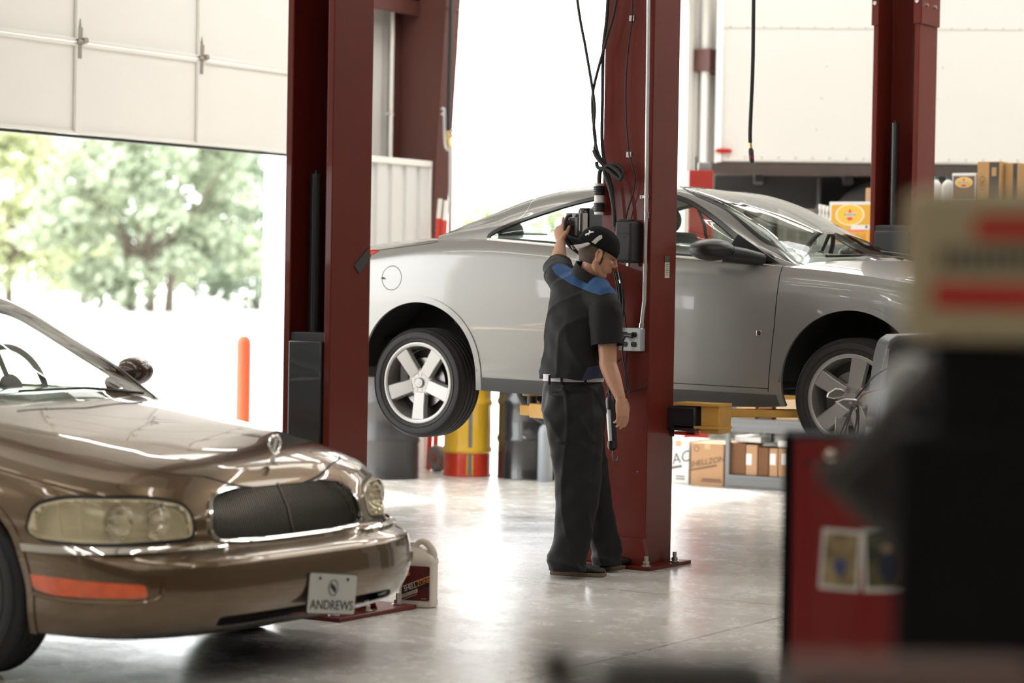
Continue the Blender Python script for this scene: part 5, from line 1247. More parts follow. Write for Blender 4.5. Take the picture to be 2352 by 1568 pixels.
# wainscot partition
xa = -11.22; zt_ = on(925, 366, 0, xa).z
pa = thing('partition', 'low white corrugated steel partition in front of the building column', 'partition', (xa, 15.42, 0))
ribbed([(0, .86), (0, 0)], 0, zt_-.02, mat('partition_white', (.62, .62, .60), .42), 'sheet', pa, pitch=.2, dep_=.025)
MB().box((.01, .43, zt_-.02), (.06, .90, .05)).box((.01, .87, zt_/2), (.05, .03, zt_)).build('edge_trim', WHITE, pa, bevel=.004)
p = on(913, 200, 0, -11.5)
cn = thing('wall_conduit', 'thin white conduit running up the wall left of the building column', 'conduit', (-11.56, p.y, 0))
MB().cyl((0, 0, zt_), (0, 0, WH-.1), .018, n=14).build('pipe', WHITE, cn)
for z in (2.9, 4.2): MB().box((-.012, 0, z), (.03, .08, .025)).build('pipe_strap', GALV, cn, bevel=.003)
# air line and pipe on the inner flange
ai = thing('air_line', 'black air hose with brass fitting over a white pipe on the building column', 'hose', (-11.1, 16.32, 0))
def AX(px, py): return on(px, py, 1, 16.30)-Vector(ai.location)
MB().tube([AX(1037, -60), AX(1034, 100), AX(1030, 240), AX(1029, 300)], .016, n=10, res=6).build('hose', BLK, ai)
MB().tube([AX(1029, 298), AX(1029, 320)], .014, n=8).tube([AX(1031, 316), AX(1034, 338)], .018, n=8).build('brass_fitting', BRASS, ai)
MB().tube([AX(1035, 335), AX(1035, 420), AX(1032, 620), AX(1030, 900)], .017, n=12).tube([AX(1020, 250), AX(1022, 330), AX(1030, 345)], .012, n=8, res=4).build('pipe', GALV, ai)
for py in (250, 262, 300, 312): a = AX(1017 if py < 280 else 1038, py); MB().ellip(a, (.02, .02, .014), 10, 8).build('hose_clamp', STEEL, ai)
# two rods leaning by the column
rd = None
for k, (px, py) in enumerate(((1006, 456), (1020, 460))):
    a = on(px, py, 1, 16.22); r_ = thing('marker_rod', ('left of two' if k == 0 else 'right of two')+' red rods with white tips leaning by the building column', 'rod', (a.x, 16.22, 0), 0, 'red rods by the building column')
    MB().tube([(-.05, 0, 0), (-.01, .03, a.z-.16)], .022, n=12).build('rod', mat('rod_red', (.60, .05, .03), .4), r_); MB().tube([(-.01, .03, a.z-.16), (0, .035, a.z)], .02, n=12).build('white_tip', WHITE, r_)
# ---- drums ----
def drum(name, label, px, py, r, h, rings, m, prof_extra=None):
    p = on(px, py, 2, 0); d = Vector((p.x, p.y, 0)).normalized(); c = p+d*r; t = thing(name, label, 'barrel', (c.x, c.y, 0), 0)
    prof = [(0, .012), (r-.02, .012), (r-.008, 0), (r+.004, .004), (r, .02)]
    for z in rings: prof += [(r, z-.03), (r+.010, z-.012), (r+.010, z+.012), (r, z+.03)]
    prof += [(r, h-.03), (r+.006, h-.018), (r+.006, h), (r-.006, h), (r-.01, h-.018), (0, h-.018)]
    return t, prof
DBL = mat('drum_black', (.020, .020, .020), .22, coat=.6, var=.2, bump=.05, bscale=12)
t, pf = drum('steel_drum', 'large black drum left of the hand truck, partly behind the red column', 888, 1102, .25, .86, (.30, .59), None); MB().lathe(pf, 48).build('shell', mat('drum_black_dull', (.035, .035, .034), .38, coat=.2, bump=.05, bscale=12), t); MB().cyl((.15, .05, .86), (.15, .05, .885), .03, n=20).build('bung', STEEL, t)
t, pf = drum('steel_drum', 'large glossy black drum between the yellow drum and the mechanic', 1226, 1103, .29, .88, (.31, .60), None); MB().lathe(pf, 48).build('shell', DBL, t); MB().cyl((.15, .05, .86), (.15, .05, .885), .03, n=20).build('bung', STEEL, t)
t, pf = drum('keg_drum', 'yellow keg drum with a red lower band under the rear wheel', 1072, 1095, .187, .71, (.205, .575), None)
YD = mat('drum_yellow', (.74, .44, .03), .3, coat=.3, var=.05); RDm = mat('drum_red', (.62, .05, .02), .3, coat=.3)
lo = [q for q in pf if q[1] <= .176]+[(.187, .182)]; hi = [(.187, .182)]+[q for q in pf if q[1] > .182 and q != pf[0]]
MB().lathe([q for q in hi if q[1] > .17], 48).build('shell', YD, t); MB().lathe(lo, 48).build('red_band', RDm, t)
a_ = math.atan2(-t.location.y, -t.location.x)+.12
M_ = Matrix.Rotation(a_, 4, 'Z')
MB().add([(.190*math.cos(q), .190*math.sin(q), z) for z in (.01, .17, .24, .55) for q in (-.08, .08)], [(0, 1, 3, 2), (2, 3, 5, 4), (4, 5, 7, 6)], 0, M_).build('grey_stripe', mat('stripe_grey', (.17, .17, .17), .5), t)
MB().add([(.1885*math.cos(q), .1885*math.sin(q), z) for z in (.01, .172) for q in (-.14, .14)], [(0, 1, 3, 2)], 0, M_).build('stripe_border', YD, t)
p = on(1262, 1103, 2, 0); gcy = thing('gas_cylinder', 'slim grey cylinder standing between the black drum and the mechanic', 'cylinder', (p.x+.02, p.y-.10, 0))
MB().lathe([(0, 0), (.055, 0), (.058, .01), (.058, .38), (.045, .42), (.02, .44), (.02, .47), (0, .47)], 28).build('bottle', mat('cylinder_bluegrey', (.30, .33, .36), .4), gcy); MB().cyl((0, 0, .47), (0, 0, .50), .012).box((0, 0, .505), (.05, .012, .012)).build('valve', BRASS, gcy)
# hand truck
p = on(985, 1084, 2, 0); ht = thing('hand_truck', 'rusty red hand truck with grey wheels beside the yellow drum', 'hand truck', (p.x, p.y+.12, 0), TH)
RUST = mat('rusty_red', (.25, .06, .035), .55, var=.25, scale=12)
for x in (0.0, .34):
    e = MB(); e.lathe([(.045, -.03), (.095, -.034), (.106, -.02), (.106, .02), (.095, .034), (.045, .03)], 32, axis='X', M=Matrix.Translation((x, 0, .106)) @ Matrix.Rotation(.6, 4, 'Z')); e.build('tyre', mat('grey_rubber', (.16, .14, .135), .7), ht)
    MB().lathe([(0, -.03), (.05, -.03), (.05, .03), (0, .03)], 24, axis='X', M=Matrix.Translation((x, 0, .106)) @ Matrix.Rotation(.6, 4, 'Z')).build('wheel_hub', RUST, ht)
MB().cyl((-.04, 0, .106), (.38, 0, .106), .012).box((.17, .10, .02), (.34, .18, .02)).build('toe_plate', RUST, ht)
MB().tube([(.07, .0, .10), (.07, .02, .6), (.07, .12, 1.15)], .014, n=10).tube([(.27, .0, .10), (.27, .02, .6), (.27, .12, 1.15)], .014, n=10).tube([(.07, .0, .25), (.27, .0, .25)], .010, n=8).tube([(.07, .03, .6), (.27, .03, .6)], .010, n=8).tube([(.07, .12, 1.15), (.17, .17, 1.22), (.27, .12, 1.15)], .014, n=10).build('frame', RUST, ht)
# ---- storage rack with cartons ----
VF = 16.40; q_ = O(VF)
uL = q_(1666, 1100).x+.01; uR = -6.55; zb1 = q_(1740, 1113).z; zb2 = q_(1740, 978).z; zb3 = q_(1950, 563).z
rk = thing('storage_rack', 'grey steel storage rack behind the coupe holding cartons', 'shelf', (uL, VF, 0)); RG = mat('rack_grey', (.20, .205, .21), .5, metal=.2)
WR_ = uR-uL
for x in (0, WR_):
    for y in (.02, .52): MB().box((x, y, zb3/2), (.035, .035, zb3+.0)).build('upright', RG, rk, bevel=.003)
for z, th_ in ((max(.05, zb1), .095), (zb2, .10), (1.15, .06), (zb3-.03, .06)):
    MB().box((WR_/2, .27, z+th_/2-.01), (WR_-.03, .5, .02)).box((WR_/2, .01, z), (WR_-.03, .03, th_)).box((WR_/2, -.008, z+th_*.28), (WR_-.03, .008, .012)).box((WR_/2, -.008, z-th_*.28), (WR_-.03, .008, .012)).build('rack_shelf', RG, rk, bevel=.003)
def carton(label, x0, x1, z0, z1, v=VF, dpt=.36, m=None, name='carton', group=None, seam=True, rz=0, cat='box'):
    w, h = x1-x0, z1-z0; t = thing(name, label, cat, ((x0+x1)/2, v+dpt/2, z0), rz, group)
    MB().box((0, 0, h/2), (w, dpt, h)).build('box_body', m or CARD, t, bevel=.004)
    if seam: MB().box((0, 0, h+.0006), (w*.98, .05, .001)).box((0, -dpt/2-.0006, h*.93), (.05, .001, h*.14)).build('packing_tape', mat('tan_tape', (.52, .36, .2), .35), t)
    return t
CW = mat('white_carton', (.72, .72, .70), .6, var=.03)
zf1 = max(.05, zb1)+.0955-.01-.04
a, b = q_(1530, 1110), q_(1580, 1012); t = carton('white printed carton on the floor left of the brown carton', a.x, b.x, 0, b.z, VF+.02, m=CW)
text('carton_print', 'AC', .12, mat('print_grey', (.10, .10, .11), .7), t, facing((.02, -.182, .20), 0) @ Matrix.Rotation(.25, 4, 'Z'), shear=.2)
MB().box((0, -.181, .13), (.12, .002, .02), M=Matrix.Rotation(-.2, 4, 'Y')).box((.02, -.181, .06), (.08, .002, .01)).box((.02, -.181, .04), (.08, .002, .01)).build('print_bar', MATS['print_grey'], t)
a, b = q_(1583, 1114), q_(1660, 1020); t = carton('brown printed carton on the floor against the left rack upright', a.x, b.x, 0, b.z, VF+.02)
PB = mat('print_brown', (.14, .085, .06), .8)
w_ = b.x-a.x
text('carton_print', 'SHELLZONE', .062, PB, t, facing((.01, -.182, .185), 0) @ Matrix.Rotation(.2, 4, 'Z'), shear=.25)
MB().box((-.01, -.181, .140), (w_*.86, .002, .012), M=Matrix.Rotation(-.2, 4, 'Y')).box((.04, -.181, .05), (.16, .002, .010)).box((.04, -.181, .035), (.18, .002, .008)).build('print_bar', PB, t)
MB().lathe([(.018, -.1812), (.023, -.1812)], 24, axis='Y', M=Matrix.Translation((-w_*.33, 0, b.z*.86))).build('print_ring', PB, t)
DCARD = mat('dark_cardboard', (.17, .075, .03), .8, var=.08)
zs_ = max(.05, zb1)+.049
xq = lambda px: q_(px, 1060).x
LBL = mat('paper_label', (.82, .82, .80), .6)
for px0, px1, pyt, m_, lab, lx in ((1671, 1708, 1017, DCARD, 'dark brown carton at the left end of the rack bottom shelf', None), (1709, 1735, 1022, CARD, 'upright tan carton with white label, next to the dark brown carton', 1716), (1737, 1761, 1028, DCARD, 'dark carton between the two labelled tan cartons', None), (1763, 1782, 1030, CARD, 'tan carton with white label right of the narrow dark carton', 1771), (1784, 1804, 1030, CARD, 'rightmost visible tan carton beside the red tool cabinet', 1798)):
    z1_ = q_((px0+px1)/2, pyt).z; t = carton(lab, xq(px0), xq(px1), zs_, z1_, VF+.03, .34, m_, seam=False)
    if lx: zl = q_(lx, 1055).z-zs_; MB().box((xq(lx)-(xq(px0)+xq(px1))/2, -.171, zl), (.045, .002, .085)).build('shipping_label', LBL, t)
t = carton('white paper wrapped packet lying over the dark brown carton', xq(1680), xq(1740), q_(1700, 1016).z+.002, q_(1700, 1005).z+.01, VF+.05, .25, CW, 'packet', seam=False, cat='packet')
t = carton('small white packet on top of the right labelled carton', xq(1779), xq(1803), q_(1790, 1028).z+.002, q_(1790, 1012).z, VF+.05, .2, CW, 'packet', seam=False, cat='packet')
# funnel stand on cartons
fx = xq(1752); t = thing('drain_funnel', 'white funnel with black stem upside down on the cartons', 'funnel', (fx, VF+.15, q_(1750, 1026).z+.004)); MB().lathe([(0, .03), (.02, .03), (.075, .004), (.08, 0), (.07, 0), (0, .02)], 28).build('funnel_bowl', WHITE, t); MB().cyl((0, 0, .025), (0, 0, .15), .014, .010).cyl((0, 0, .08), (0, 0, .09), .022).build('stem', BLKP, t)
z2 = zb2+.05
for px0, px1, lab, m_ in ((1684, 1728, 'tan carton at the left of the rack middle shelf', CARD), (1735, 1766, 'dark carton in the centre of the rack middle shelf', DCARD), (1776, 1828, 'pale tan wide carton at the right of the rack middle shelf', mat('pale_card', (.55, .40, .26), .8))):
    t = carton(lab, xq(px0), xq(px1), z2, z2+.24, VF+.03, .36, m_)
# yellow oil case on the top shelf
zt3 = zb3+.002; q3 = O(VF+.02); a, b = q3(1904, 520), q3(2006, 463)
OY = mat('case_yellow', (.70, .36, .02), .5, var=.04)
t = carton('yellow oil case with white border and oval emblem on the rack top shelf', a.x, b.x, zt3, b.z, VF+.02, .26, CW, 'oil_case', seam=False, cat='box'); w_, h_ = b.x-a.x, b.z-zt3
MB().prism(corners([(-w_/2+.018, .02), (w_/2-.018, .02), (w_/2-.018, h_-.022), (-w_/2+.018, h_-.022)], .015), -.1325, -.1305, 'Y').build('printed_panel', OY, t)
def oval(t, x, z, rx, rz, d, s=1.0, y=-.133, txt='PENNZOIL'):
    c1, c2 = mat('oval_cream', (.82, .74, .55), .5), mat('oval_yellow', (.80, .48, .04), .5)
    for sc, m_, yy in ((1, c1, y-.0005), (.90, c2, y-.001)):
        MB().prism([(x+rx*sc*math.cos(q), z+rz*sc*math.sin(q)) for q in np.linspace(0, 2*PI, 40)[:-1]], yy-.0005, yy, 'Y').build('oval_emblem', m_, t)
    MB().prism([(x-.035*s, z-.012*s), (x+.035*s, z-.012*s), (x+.045*s, z+.012*s), (x-.045*s, z+.012*s)], y-.0022, y-.0015, 'Y').build('emblem_band', CW, t)
    MB().prism([(x-.012*s, z+.014*s), (x+.012*s, z+.014*s), (x+.006*s, z+.040*s), (x-.006*s, z+.040*s)], y-.0022, y-.0015, 'Y').prism([(x-.018*s, z-.042*s), (x+.018*s, z-.042*s), (x+.022*s, z-.018*s), (x-.022*s, z-.018*s)], y-.0022, y-.0015, 'Y').build('emblem_bell', mat('bell_red', (.65, .06, .04), .5), t)
    text('emblem_text', txt, .020*s, mat('emblem_black', (.02, .02, .03), .6), t, facing((x, y-.0026, z), 0))
oval(t, -w_*.02, h_*.70, w_*.33, h_*.25, 0, 1.0)
MB().box((w_*.22, -.1332, h_*.41), (w_*.42, .001, .035)).build('grade_strip', CW, t); MB().box((-.02, -.1334, h_*.33), (w_*.80, .001, .018)).build('red_strip', mat('strip_pink', (.72, .20, .12), .5), t)
MB().box((w_*.36, -.1342, h_*.42), (.014, .001, .018)).build('grade_mark', INK, t)
for k in range(9): MB().box((-.03+k*.018, -.1334, h_*.17), (.006, .001, .035+.015*(k % 3))).build('print_line', mat('print_amber', (.42, .16, .01), .6), t)
# little white bottles beside it
def bottle(label, x, v, z, h=.2, lean=0, capm=None, group=None, w=.09, name='oil_bottle'):
    t = thing(name, label, 'bottle', (x, v, z), TH+lean, group); s = h/.2
    b = MB(); n = 28; bd = min(.03, w*.42)
    def sec(zz, a, b_): return [(a*np.sign(math.cos(q))*abs(math.cos(q))**.6, b_*np.sign(math.sin(q))*abs(math.sin(q))**.6, zz) for q in np.linspace(0, 2*PI, n+1)[:-1]]
    rows = [sec(0, w*.46, bd*.9), sec(.004, w*.5, bd), sec(.12*s, w*.5, bd), sec(.15*s, w*.42, bd*.95), sec(.175*s, w*.22, bd*.6), sec(.18*s, min(.014, w*.3), min(.014, w*.3)), sec(.19*s, min(.014, w*.3), min(.014, w*.3))]
    vs = [p for r in rows for p in r]; b.add(vs, [(j*n+k, j*n+(k+1) % n, (j+1)*n+(k+1) % n, (j+1)*n+k) for j in range(len(rows)-1) for k in range(n)]+[tuple(range(n-1, -1, -1)), tuple(range((len(rows)-1)*n, len(rows)*n))])
    b.build('bottle_body', mat('white_hdpe', (.70, .68, .64), .35, var=.02), t); MB().cyl((0, 0, .188*s), (0, 0, .215*s), min(.017, w*.36), n=20).build('cap', capm or WHITE, t); return t
for k, px in enumerate((1868, 1876, 1884, 1893)): 
    bottle(('leftmost', 'second from the left', 'third from the left', 'rightmost')[k]+' of four small white bottles left of the yellow oil case', q3(px, 480).x, VF+.14, zt3, (q3(px, 468+k*2).z-zt3)/1.07, group='white bottles by the yellow case', w=.034)
p = O(VF+.42)(1995, 432); t = carton('narrow brown carton standing behind the yellow oil case', O(VF+.40)(1988, 440).x, O(VF+.40)(2003, 440).x, zt3, p.z, VF+.40, .10, CARD, seam=False)
p = O(VF+.42)(2008, 422); t = carton('narrow white carton standing behind the yellow oil case', O(VF+.40)(2004.5, 440).x, O(VF+.40)(2018, 440).x, zt3, p.z, VF+.40, .10, CW, seam=False)
# ---- taller rack on the right, behind the beige machine ----
VR = 17.0; q4 = O(VR); xl = q4(2118, 430).x; xr_ = q4(2420, 430).x; zr4 = q4(2200, 462).z
rk2 = thing('storage_rack', 'tall grey rack at the far right, its top just above the beige machine', 'shelf', (xl, VR, 0))
for x in (0, xr_-xl):
    for y in (.02, .48): MB().box((x, y, zr4/2), (.04, .04, zr4)).build('upright', RG, rk2)
for z in (.4, 1.0, 1.6, zr4-.02): MB().box(((xr_-xl)/2, .25, z), (xr_-xl, .5, .04)).build('rack_shelf', RG, rk2)
tealc = mat('cap_teal', (.01, .10, .11), .5); nav = mat('cap_navy', (.03, .04, .06), .5)
bottle('upright white bottle with a teal cap, first on the tall rack', q4(2141, 430).x, VR+.08, zr4, (q4(2140, 404).z-zr4)/1.07, capm=tealc, w=.075)
bottle('white bottle with slanted neck and dark cap on the tall rack', q4(2168, 430).x, VR+.08, zr4, (q4(2168, 404).z-zr4)/1.07, capm=nav, w=.10, lean=.3)
bottle('white bottle half hidden beside the brown oval case', q4(2179, 430).x, VR+.32, zr4, (q4(2180, 412).z-zr4)/1.07, w=.08)
a, b = q4(2184, 430), q4(2240, 397); t = carton('brown and white case with a gold oval emblem on the tall rack', a.x, b.x, zr4, b.z, VR+.02, .22, CW, 'oil_case', seam=False)
w_, h_ = b.x-a.x, b.z-zr4; MB().box((0, -.1112, h_/2-.005), (w_-.02, .002, h_-.03)).build('printed_panel', mat('case_brown', (.16, .085, .055), .5), t); oval(t, 0, h_*.66, w_*.36, h_*.20, 0, .8, y=-.1125)
tc_ = carton('tall cardboard carton with a dark band, highest on the tall rack', q4(2244, 430).x, q4(2298, 430).x, zr4, q4(2262, 371).z, VR+.0, .34, mat('kraft_card', (.40, .23, .09), .75, var=.06), 'carton', seam=False)
h_ = q4(2262, 371).z-zr4; w_ = q4(2298, 430).x-q4(2244, 430).x; MB().box((w_*.22, -.171, h_*.5), (w_*.42, .002, h_*.96)).build('dark_band', mat('band_dark', (.05, .04, .035), .6), tc_)
MB().box((w_*.22, -.173, h_*.74), (w_*.20, .002, h_*.22)).build('band_window', MATS['kraft_card'], tc_)
MB().lathe([(.030, -.1712), (.034, -.1712)], 24, axis='Y', M=Matrix.Translation((-w_*.26, 0, h_*.45)) @ Matrix.Diagonal((.8, 1, 1.6, 1))).build('print_ring', PB, tc_); text('carton_print', 'OIL', .035, INK, tc_, facing((-w_*.26, -.172, h_*.45), 0) @ Matrix.Rotation(PI/2, 4, 'Z'))
t = carton('second kraft carton behind and right of the tall one', q4(2300, 430).x, q4(2332, 430).x, zr4, q4(2310, 373).z, VR+.06, .34, MATS['kraft_card'], 'carton', seam=False)
h_ = q4(2310, 373).z-zr4; w_ = q4(2332, 430).x-q4(2300, 430).x; MB().box((w_*.25, -.171, h_*.5), (w_*.3, .002, h_*.96)).build('dark_band', MATS['band_dark'], t)

# ================= WHITE BOX TRUCK ON ITS LIFT =================
tz = 21.6; k1 = dep(1641, 372, tz); ty = TH-.085
tk = thing('box_truck', 'white box truck body raised above the back of the shop', 'truck', (k1.x, k1.y, 0), ty)
zb_ = k1.z; TWm = mat('truck_white', (.66, .645, .61), .45, var=.015, scale=1)
TL = 5.6
MB().box((TL/2, 1.2, (zb_+WH-.65)/2+.0), (TL, 2.4, WH-.65-zb_)).build('cargo_box', TWm, tk, bevel=.03, seg=3)
MB().box((.03, -.004, (zb_+WH-.65)/2), (.06, .02, WH-.65-zb_)).build('corner_post', mat('truck_edge', (.82, .82, .80), .3), tk, bevel=.004)
rv = MB()
sc = tz/FOC
zr1 = zb_+.045
for k in range(36): rv.ellip((.12+k*.15, -.002, zr1), (.011, .006, .011), 8, 6)
rv.build('lower_rivets', mat('rivet_grey', (.45, .44, .41), .4), tk)
rv = MB()
zr2 = zb_+(370-60)*sc
for k in range(36): rv.ellip((.12+k*.15, -.002, zr2), (.009, .006, .009), 8, 6)
rv.build('upper_rivets', MATS['rivet_grey'], tk)
MB().box((TL/2, -.001, zr2-.012), (TL-.02, .004, .006)).build('panel_joint', MATS['rivet_grey'], tk)
rv = MB()
for k in range(5):
    for j in range(3): rv.ellip((.9+k*1.02+.04*j, -.001, zb_+.3+j*.28), (.009, .004, .009), 8, 6)
rv.build('panel_screws', MATS['rivet_grey'], tk)
MB().prism([(.06+.05*math.cos(a)*1.0+(.025 if math.cos(a) > 0 else -.025)+.02, zb_+.10+.018*math.sin(a)) for a in np.linspace(0, 2*PI, 24)[:-1]], -.035, .0, 'Y').build('marker_lamp', mat('marker_red', (.40, .018, .012), .5, spec=.2), tk)
RAIL = mat('chassis_brown', (.05, .035, .028), .6, var=.3)
MB().box((TL/2-.05, .05, zb_-.055), (TL+.1, .10, .10)).box((TL/2, 2.3, zb_-.055), (TL, .1, .1)).build('side_rail', RAIL, tk)
ch_ = MB()
for y in (.75, 1.6): ch_.box((TL/2, y, zb_-.22), (TL, .09, .26))
for k in range(7): ch_.box((.4+k*.8, 1.2, zb_-.12), (.08, 2.2, .10))
ch_.build('chassis_frame', mat('chassis_black', (.012, .012, .012), .7), tk)
for x0 in (1.5, 4.7):
    for y in (.25, 1.95):
        e = bpy.data.objects.new('truck_wheel', None); COL.objects.link(e); e.parent = tk; e.location = (x0, y+.1, zb_-.62)
        MB().lathe([(.26, -.13), (.40, -.14), (.46, -.11), (.48, -.06), (.48, .06), (.46, .11), (.40, .14), (.26, .13)], 48, axis='Y').build('truck_tyre', TYRE, e)
        MB().lathe([(.0, -.04), (.12, -.06), (.2, -.02), (.25, -.11), (.265, -.11), (.26, .1)], 40, axis='Y').build('truck_rim', mat('truck_rim', (.09, .085, .08), .5), e)
MB().box((1.5, 1.2, zb_-.62), (.16, 1.7, .16)).ellip((1.5, 1.2, zb_-.62), (.24, .2, .22)).box((4.7, 1.2, zb_-.62), (.14, 1.7, .14)).build('axles', MATS['chassis_black'], tk)
fl = MB(); fl.box((.95, .6, zb_-.42), (.02, .7, .62), M=Matrix.Identity(4)); fl.build('mud_flap', MATS['chassis_black'], tk)
MB().box((2.9, .5, zb_-.5), (.9, .5, .5)).build('fuel_tank', MATS['chassis_black'], tk, bevel=.06, seg=3)
MB().box((3.9, .45, zb_-.42), (.7, .45, .35)).build('battery_box', MATS['chassis_black'], tk, bevel=.03)
for x in (.55, 5.2):   # low jack stands carrying the frame
    for y in (.75, 1.6):
        MB().box((x, y, .02), (.3, .3, .04)).cyl((x, y, .04), (x, y, zb_-.36), .05, .04, n=14).box((x, y, zb_-.355), (.14, .14, .015)).build('support_stand', MATS['chassis_black'], tk)
p = dep(1608, 430, 20.6); cz_ = dep(1608, 392, 20.6).z; w_ = 56*20.6/FOC
rp = thing('red_post', 'red steel post with a grey cap left of the truck', 'post', (p.x, p.y, 0), TH)
MB().box((0, 0, cz_/2), (w_, w_, cz_)).build('post_body', mat('post_red', (.30, .022, .014), .4), rp, bevel=.006); MB().box((.035, 0, cz_+.035), (.11, .12, .07)).build('post_cap', GREYM, rp, bevel=.01); MB().cyl((-.04, 0, cz_), (-.04, 0, cz_+.12), .007).build('whip', BLK, rp)
wall_p = dep(1583, 200, 22.5)
pp_ = thing('vent_pipe', 'white vertical pipe beside the tall doorway, left of the truck', 'pipe', (U0+.12, D2[1]+.20, 0)); MB().cyl((0, 0, 0), (0, 0, WH-.1), .045, n=18).build('pipe', WHITE, pp_); MB().box((-.05, 0, 2.2), (.06, .12, .03)).build('pipe_strap', GALV, pp_)
# ================= THINGS ON THE NEAR COLUMN =================
fx_ = O(11.30); q5 = O(11.22)
# conduit + outlet box
ob = thing('outlet_box', 'grey four-socket outlet box on the red column', 'outlet', fx_(1458, 779)); ob.location.y = 11.298
MB().box((0, -.026, 0), (.134, .052, .125)).build('metal_box', mat('zinc_box', (.50, .52, .53), .35, metal=.5), ob, bevel=.006, seg=3)
MB().box((0, -.054, 0), (.130, .004, .121)).build('cover_plate', mat('cover_plate', (.66, .68, .68), .35, metal=.3), ob, bevel=.003)
for x in (-.028, .028):
    for z in (-.026, .026):
        s = MB(); s.prism([(x+.0175*math.cos(a), z+max(-.0135, min(.0135, .0175*math.sin(a)))) for a in np.linspace(0, 2*PI, 25)[:-1]], -.059, -.055, 'Y'); s.build('socket', BLKP, ob)
        MB().box((x-.006, -.0593, z+.003), (.0022, .001, .008)).box((x+.006, -.0593, z+.003), (.0022, .001, .008)).cyl((x, -.0598, z-.007), (x, -.0590, z-.007), .0022, n=8).build('socket_slots', mat('slot_grey', (.18, .18, .18), .5), ob)
    MB().cyl((x, -.058, 0), (x, -.056, 0), .003, n=8).build('plate_screw', STEEL, ob)
cd = thing('conduit', 'thin silver conduit running up the red column to the outlet box', 'conduit', fx_(1486, 400)); cd.location.y = 11.27
def CD(px, py, v=11.275): return on(px, py, 1, v)-Vector(cd.location)
MB().tube([CD(1492, -420), CD(1489, 60), CD(1485, 400), CD(1480, 690), CD(1476, 722), CD(1473, 752)], .0105, n=12).build('tube', GALV, cd)
for py in (452, -180): a = CD(1484 if py > 0 else 1490, py); MB().box((a.x-.012, .008, a.z), (.05, .012, .018)).cyl((a.x-.03, -.004, a.z), (a.x-.03, .01, a.z), .006, n=8).build('strap', STEEL, cd, bevel=.002)
MB().tube([CD(1485, 487), CD(1485, 500)], .014, n=12).tube([CD(1474, 742), CD(1473, 754)], .015, n=12).build('coupling', STEEL, cd)
# plug and its cord
pc_ = thing('extension_cord', 'black cord plugged into the outlet box, looping down the red column', 'cord', fx_(1440, 770)); 
def PC(px, py, v=11.235): return on(px, py, 1, v)-Vector(pc_.location)
MB().tube([PC(1434, 771), PC(1445, 770), PC(1453, 771)], [.008, .012, .015], n=12).build('plug', BLKP, pc_)
MB().tube([PC(1436, 771), PC(1431, 785, 11.21), PC(1430, 812, 11.21), PC(1436, 850, 11.22), PC(1444, 885, 11.24), PC(1446, 900, 11.25), PC(1436, 900, 11.25), PC(1420, 893, 11.22), PC(1400, 880, 11.15), PC(1392, 872, 11.12)], .0052, n=8, res=6).build('cable', BLK, pc_)
MB().tube([PC(1430, 700, 11.27), PC(1437, 740, 11.27), PC(1440, 800, 11.27), PC(1436, 850, 11.27), PC(1442, 893, 11.27), PC(1462, 896, 11.27), PC(1484, 888, 11.28), PC(1489, 878, 11.285)], .0045, n=8, res=6).build('trailing_wire', BLK, pc_)
# control box
ctb = thing('control_box', 'black plastic lift control cover with script lettering behind the cap', 'control box', fx_(1440, 556)); ctb.location.y = 11.298; zc5 = ctb.location.z
a = on(1411, 556, 1, 11.17).x-ctb.location.x; b = on(1449, 556, 1, 11.17).x-ctb.location.x; hh = on(1430, 508, 1, 11.17).z-on(1430, 604, 1, 11.17).z
MB().box(((a+b)/2, -.064, 0), (b-a, .128, hh)).build('cover', mat('cover_black', (.014, .014, .015), .5, bump=.06, bscale=90), ctb, bevel=.014, seg=4)
MB().box(((a+b)/2, -.09, hh/2+.004), (b-a-.03, .04, .012)).build('cover_ridge', BLKP, ctb, bevel=.004); MB().box(((a+b)/2+.0, -.064, -hh/2-.008), (.014, .02, .02)).build('latch', STEEL, ctb)
text('cover_text', 'Challenger', .016, mat('moulded_grey', (.075, .075, .075), .5), ctb, facing(((a+b)/2, -.1295, .045), 0), shear=.35); text('cover_text', 'LIFTS', .010, MATS['moulded_grey'], ctb, facing(((a+b)/2+.005, -.1295, .026), 0), shear=.2)
# power unit on the left flank
pu_ = thing('power_unit', 'black hydraulic power unit with a white labelled tank, left of the cap', 'power unit', on(1360, 520, 1, 11.42)); PL = pu_.location.copy()
def PU(px, py, v=11.42): return on(px, py, 1, v)-PL
a, b = PU(1345, 478), PU(1345, 640); rr = .038
MB().lathe([(0, b.z), (rr, b.z), (rr+.002, b.z+.01), (rr+.002, -0.0), (rr+.002, a.z-.02), (rr-.006, a.z), (0, a.z)], 32, M=Matrix.Translation((a.x, a.y, 0))).build('motor_tank', BLKG, pu_)
for py0, py1 in ((490, 534), (540, 563)):
    z0, z1 = PU(1345, py1).z, PU(1345, py0).z; th0 = math.atan2(-ct, -(-st))+.0
    aa = math.atan2(-1, .5)+.05
    MB().add([(a.x+(rr+.003)*math.cos(aa+q), a.y+(rr+.003)*math.sin(aa+q), z) for z in (z0, z1) for q in np.linspace(-.62, .32, 9)], [(i, i+1, i+10, i+9) for i in range(8)]).build('tank_label', mat('label_white', (.70, .67, .60), .5), pu_)
a, b = PU(1362, 528), PU(1400, 480); MB().box(((a.x+b.x)/2, 0, (a.z+b.z)/2), (b.x-a.x, .09, b.z-a.z)).build('mount_block', BLKP, pu_, bevel=.006)
a, b = PU(1299, 554, 11.36), PU(1334, 489, 11.36); MB().box(((a.x+b.x)/2, a.y+.04, (a.z+b.z)/2), (b.x-a.x, .08, b.z-a.z)).build('switch_box', mat('switch_box', (.03, .03, .03), .22, coat=.6, var=.4, scale=25), pu_, bevel=.003)
wr = MB()
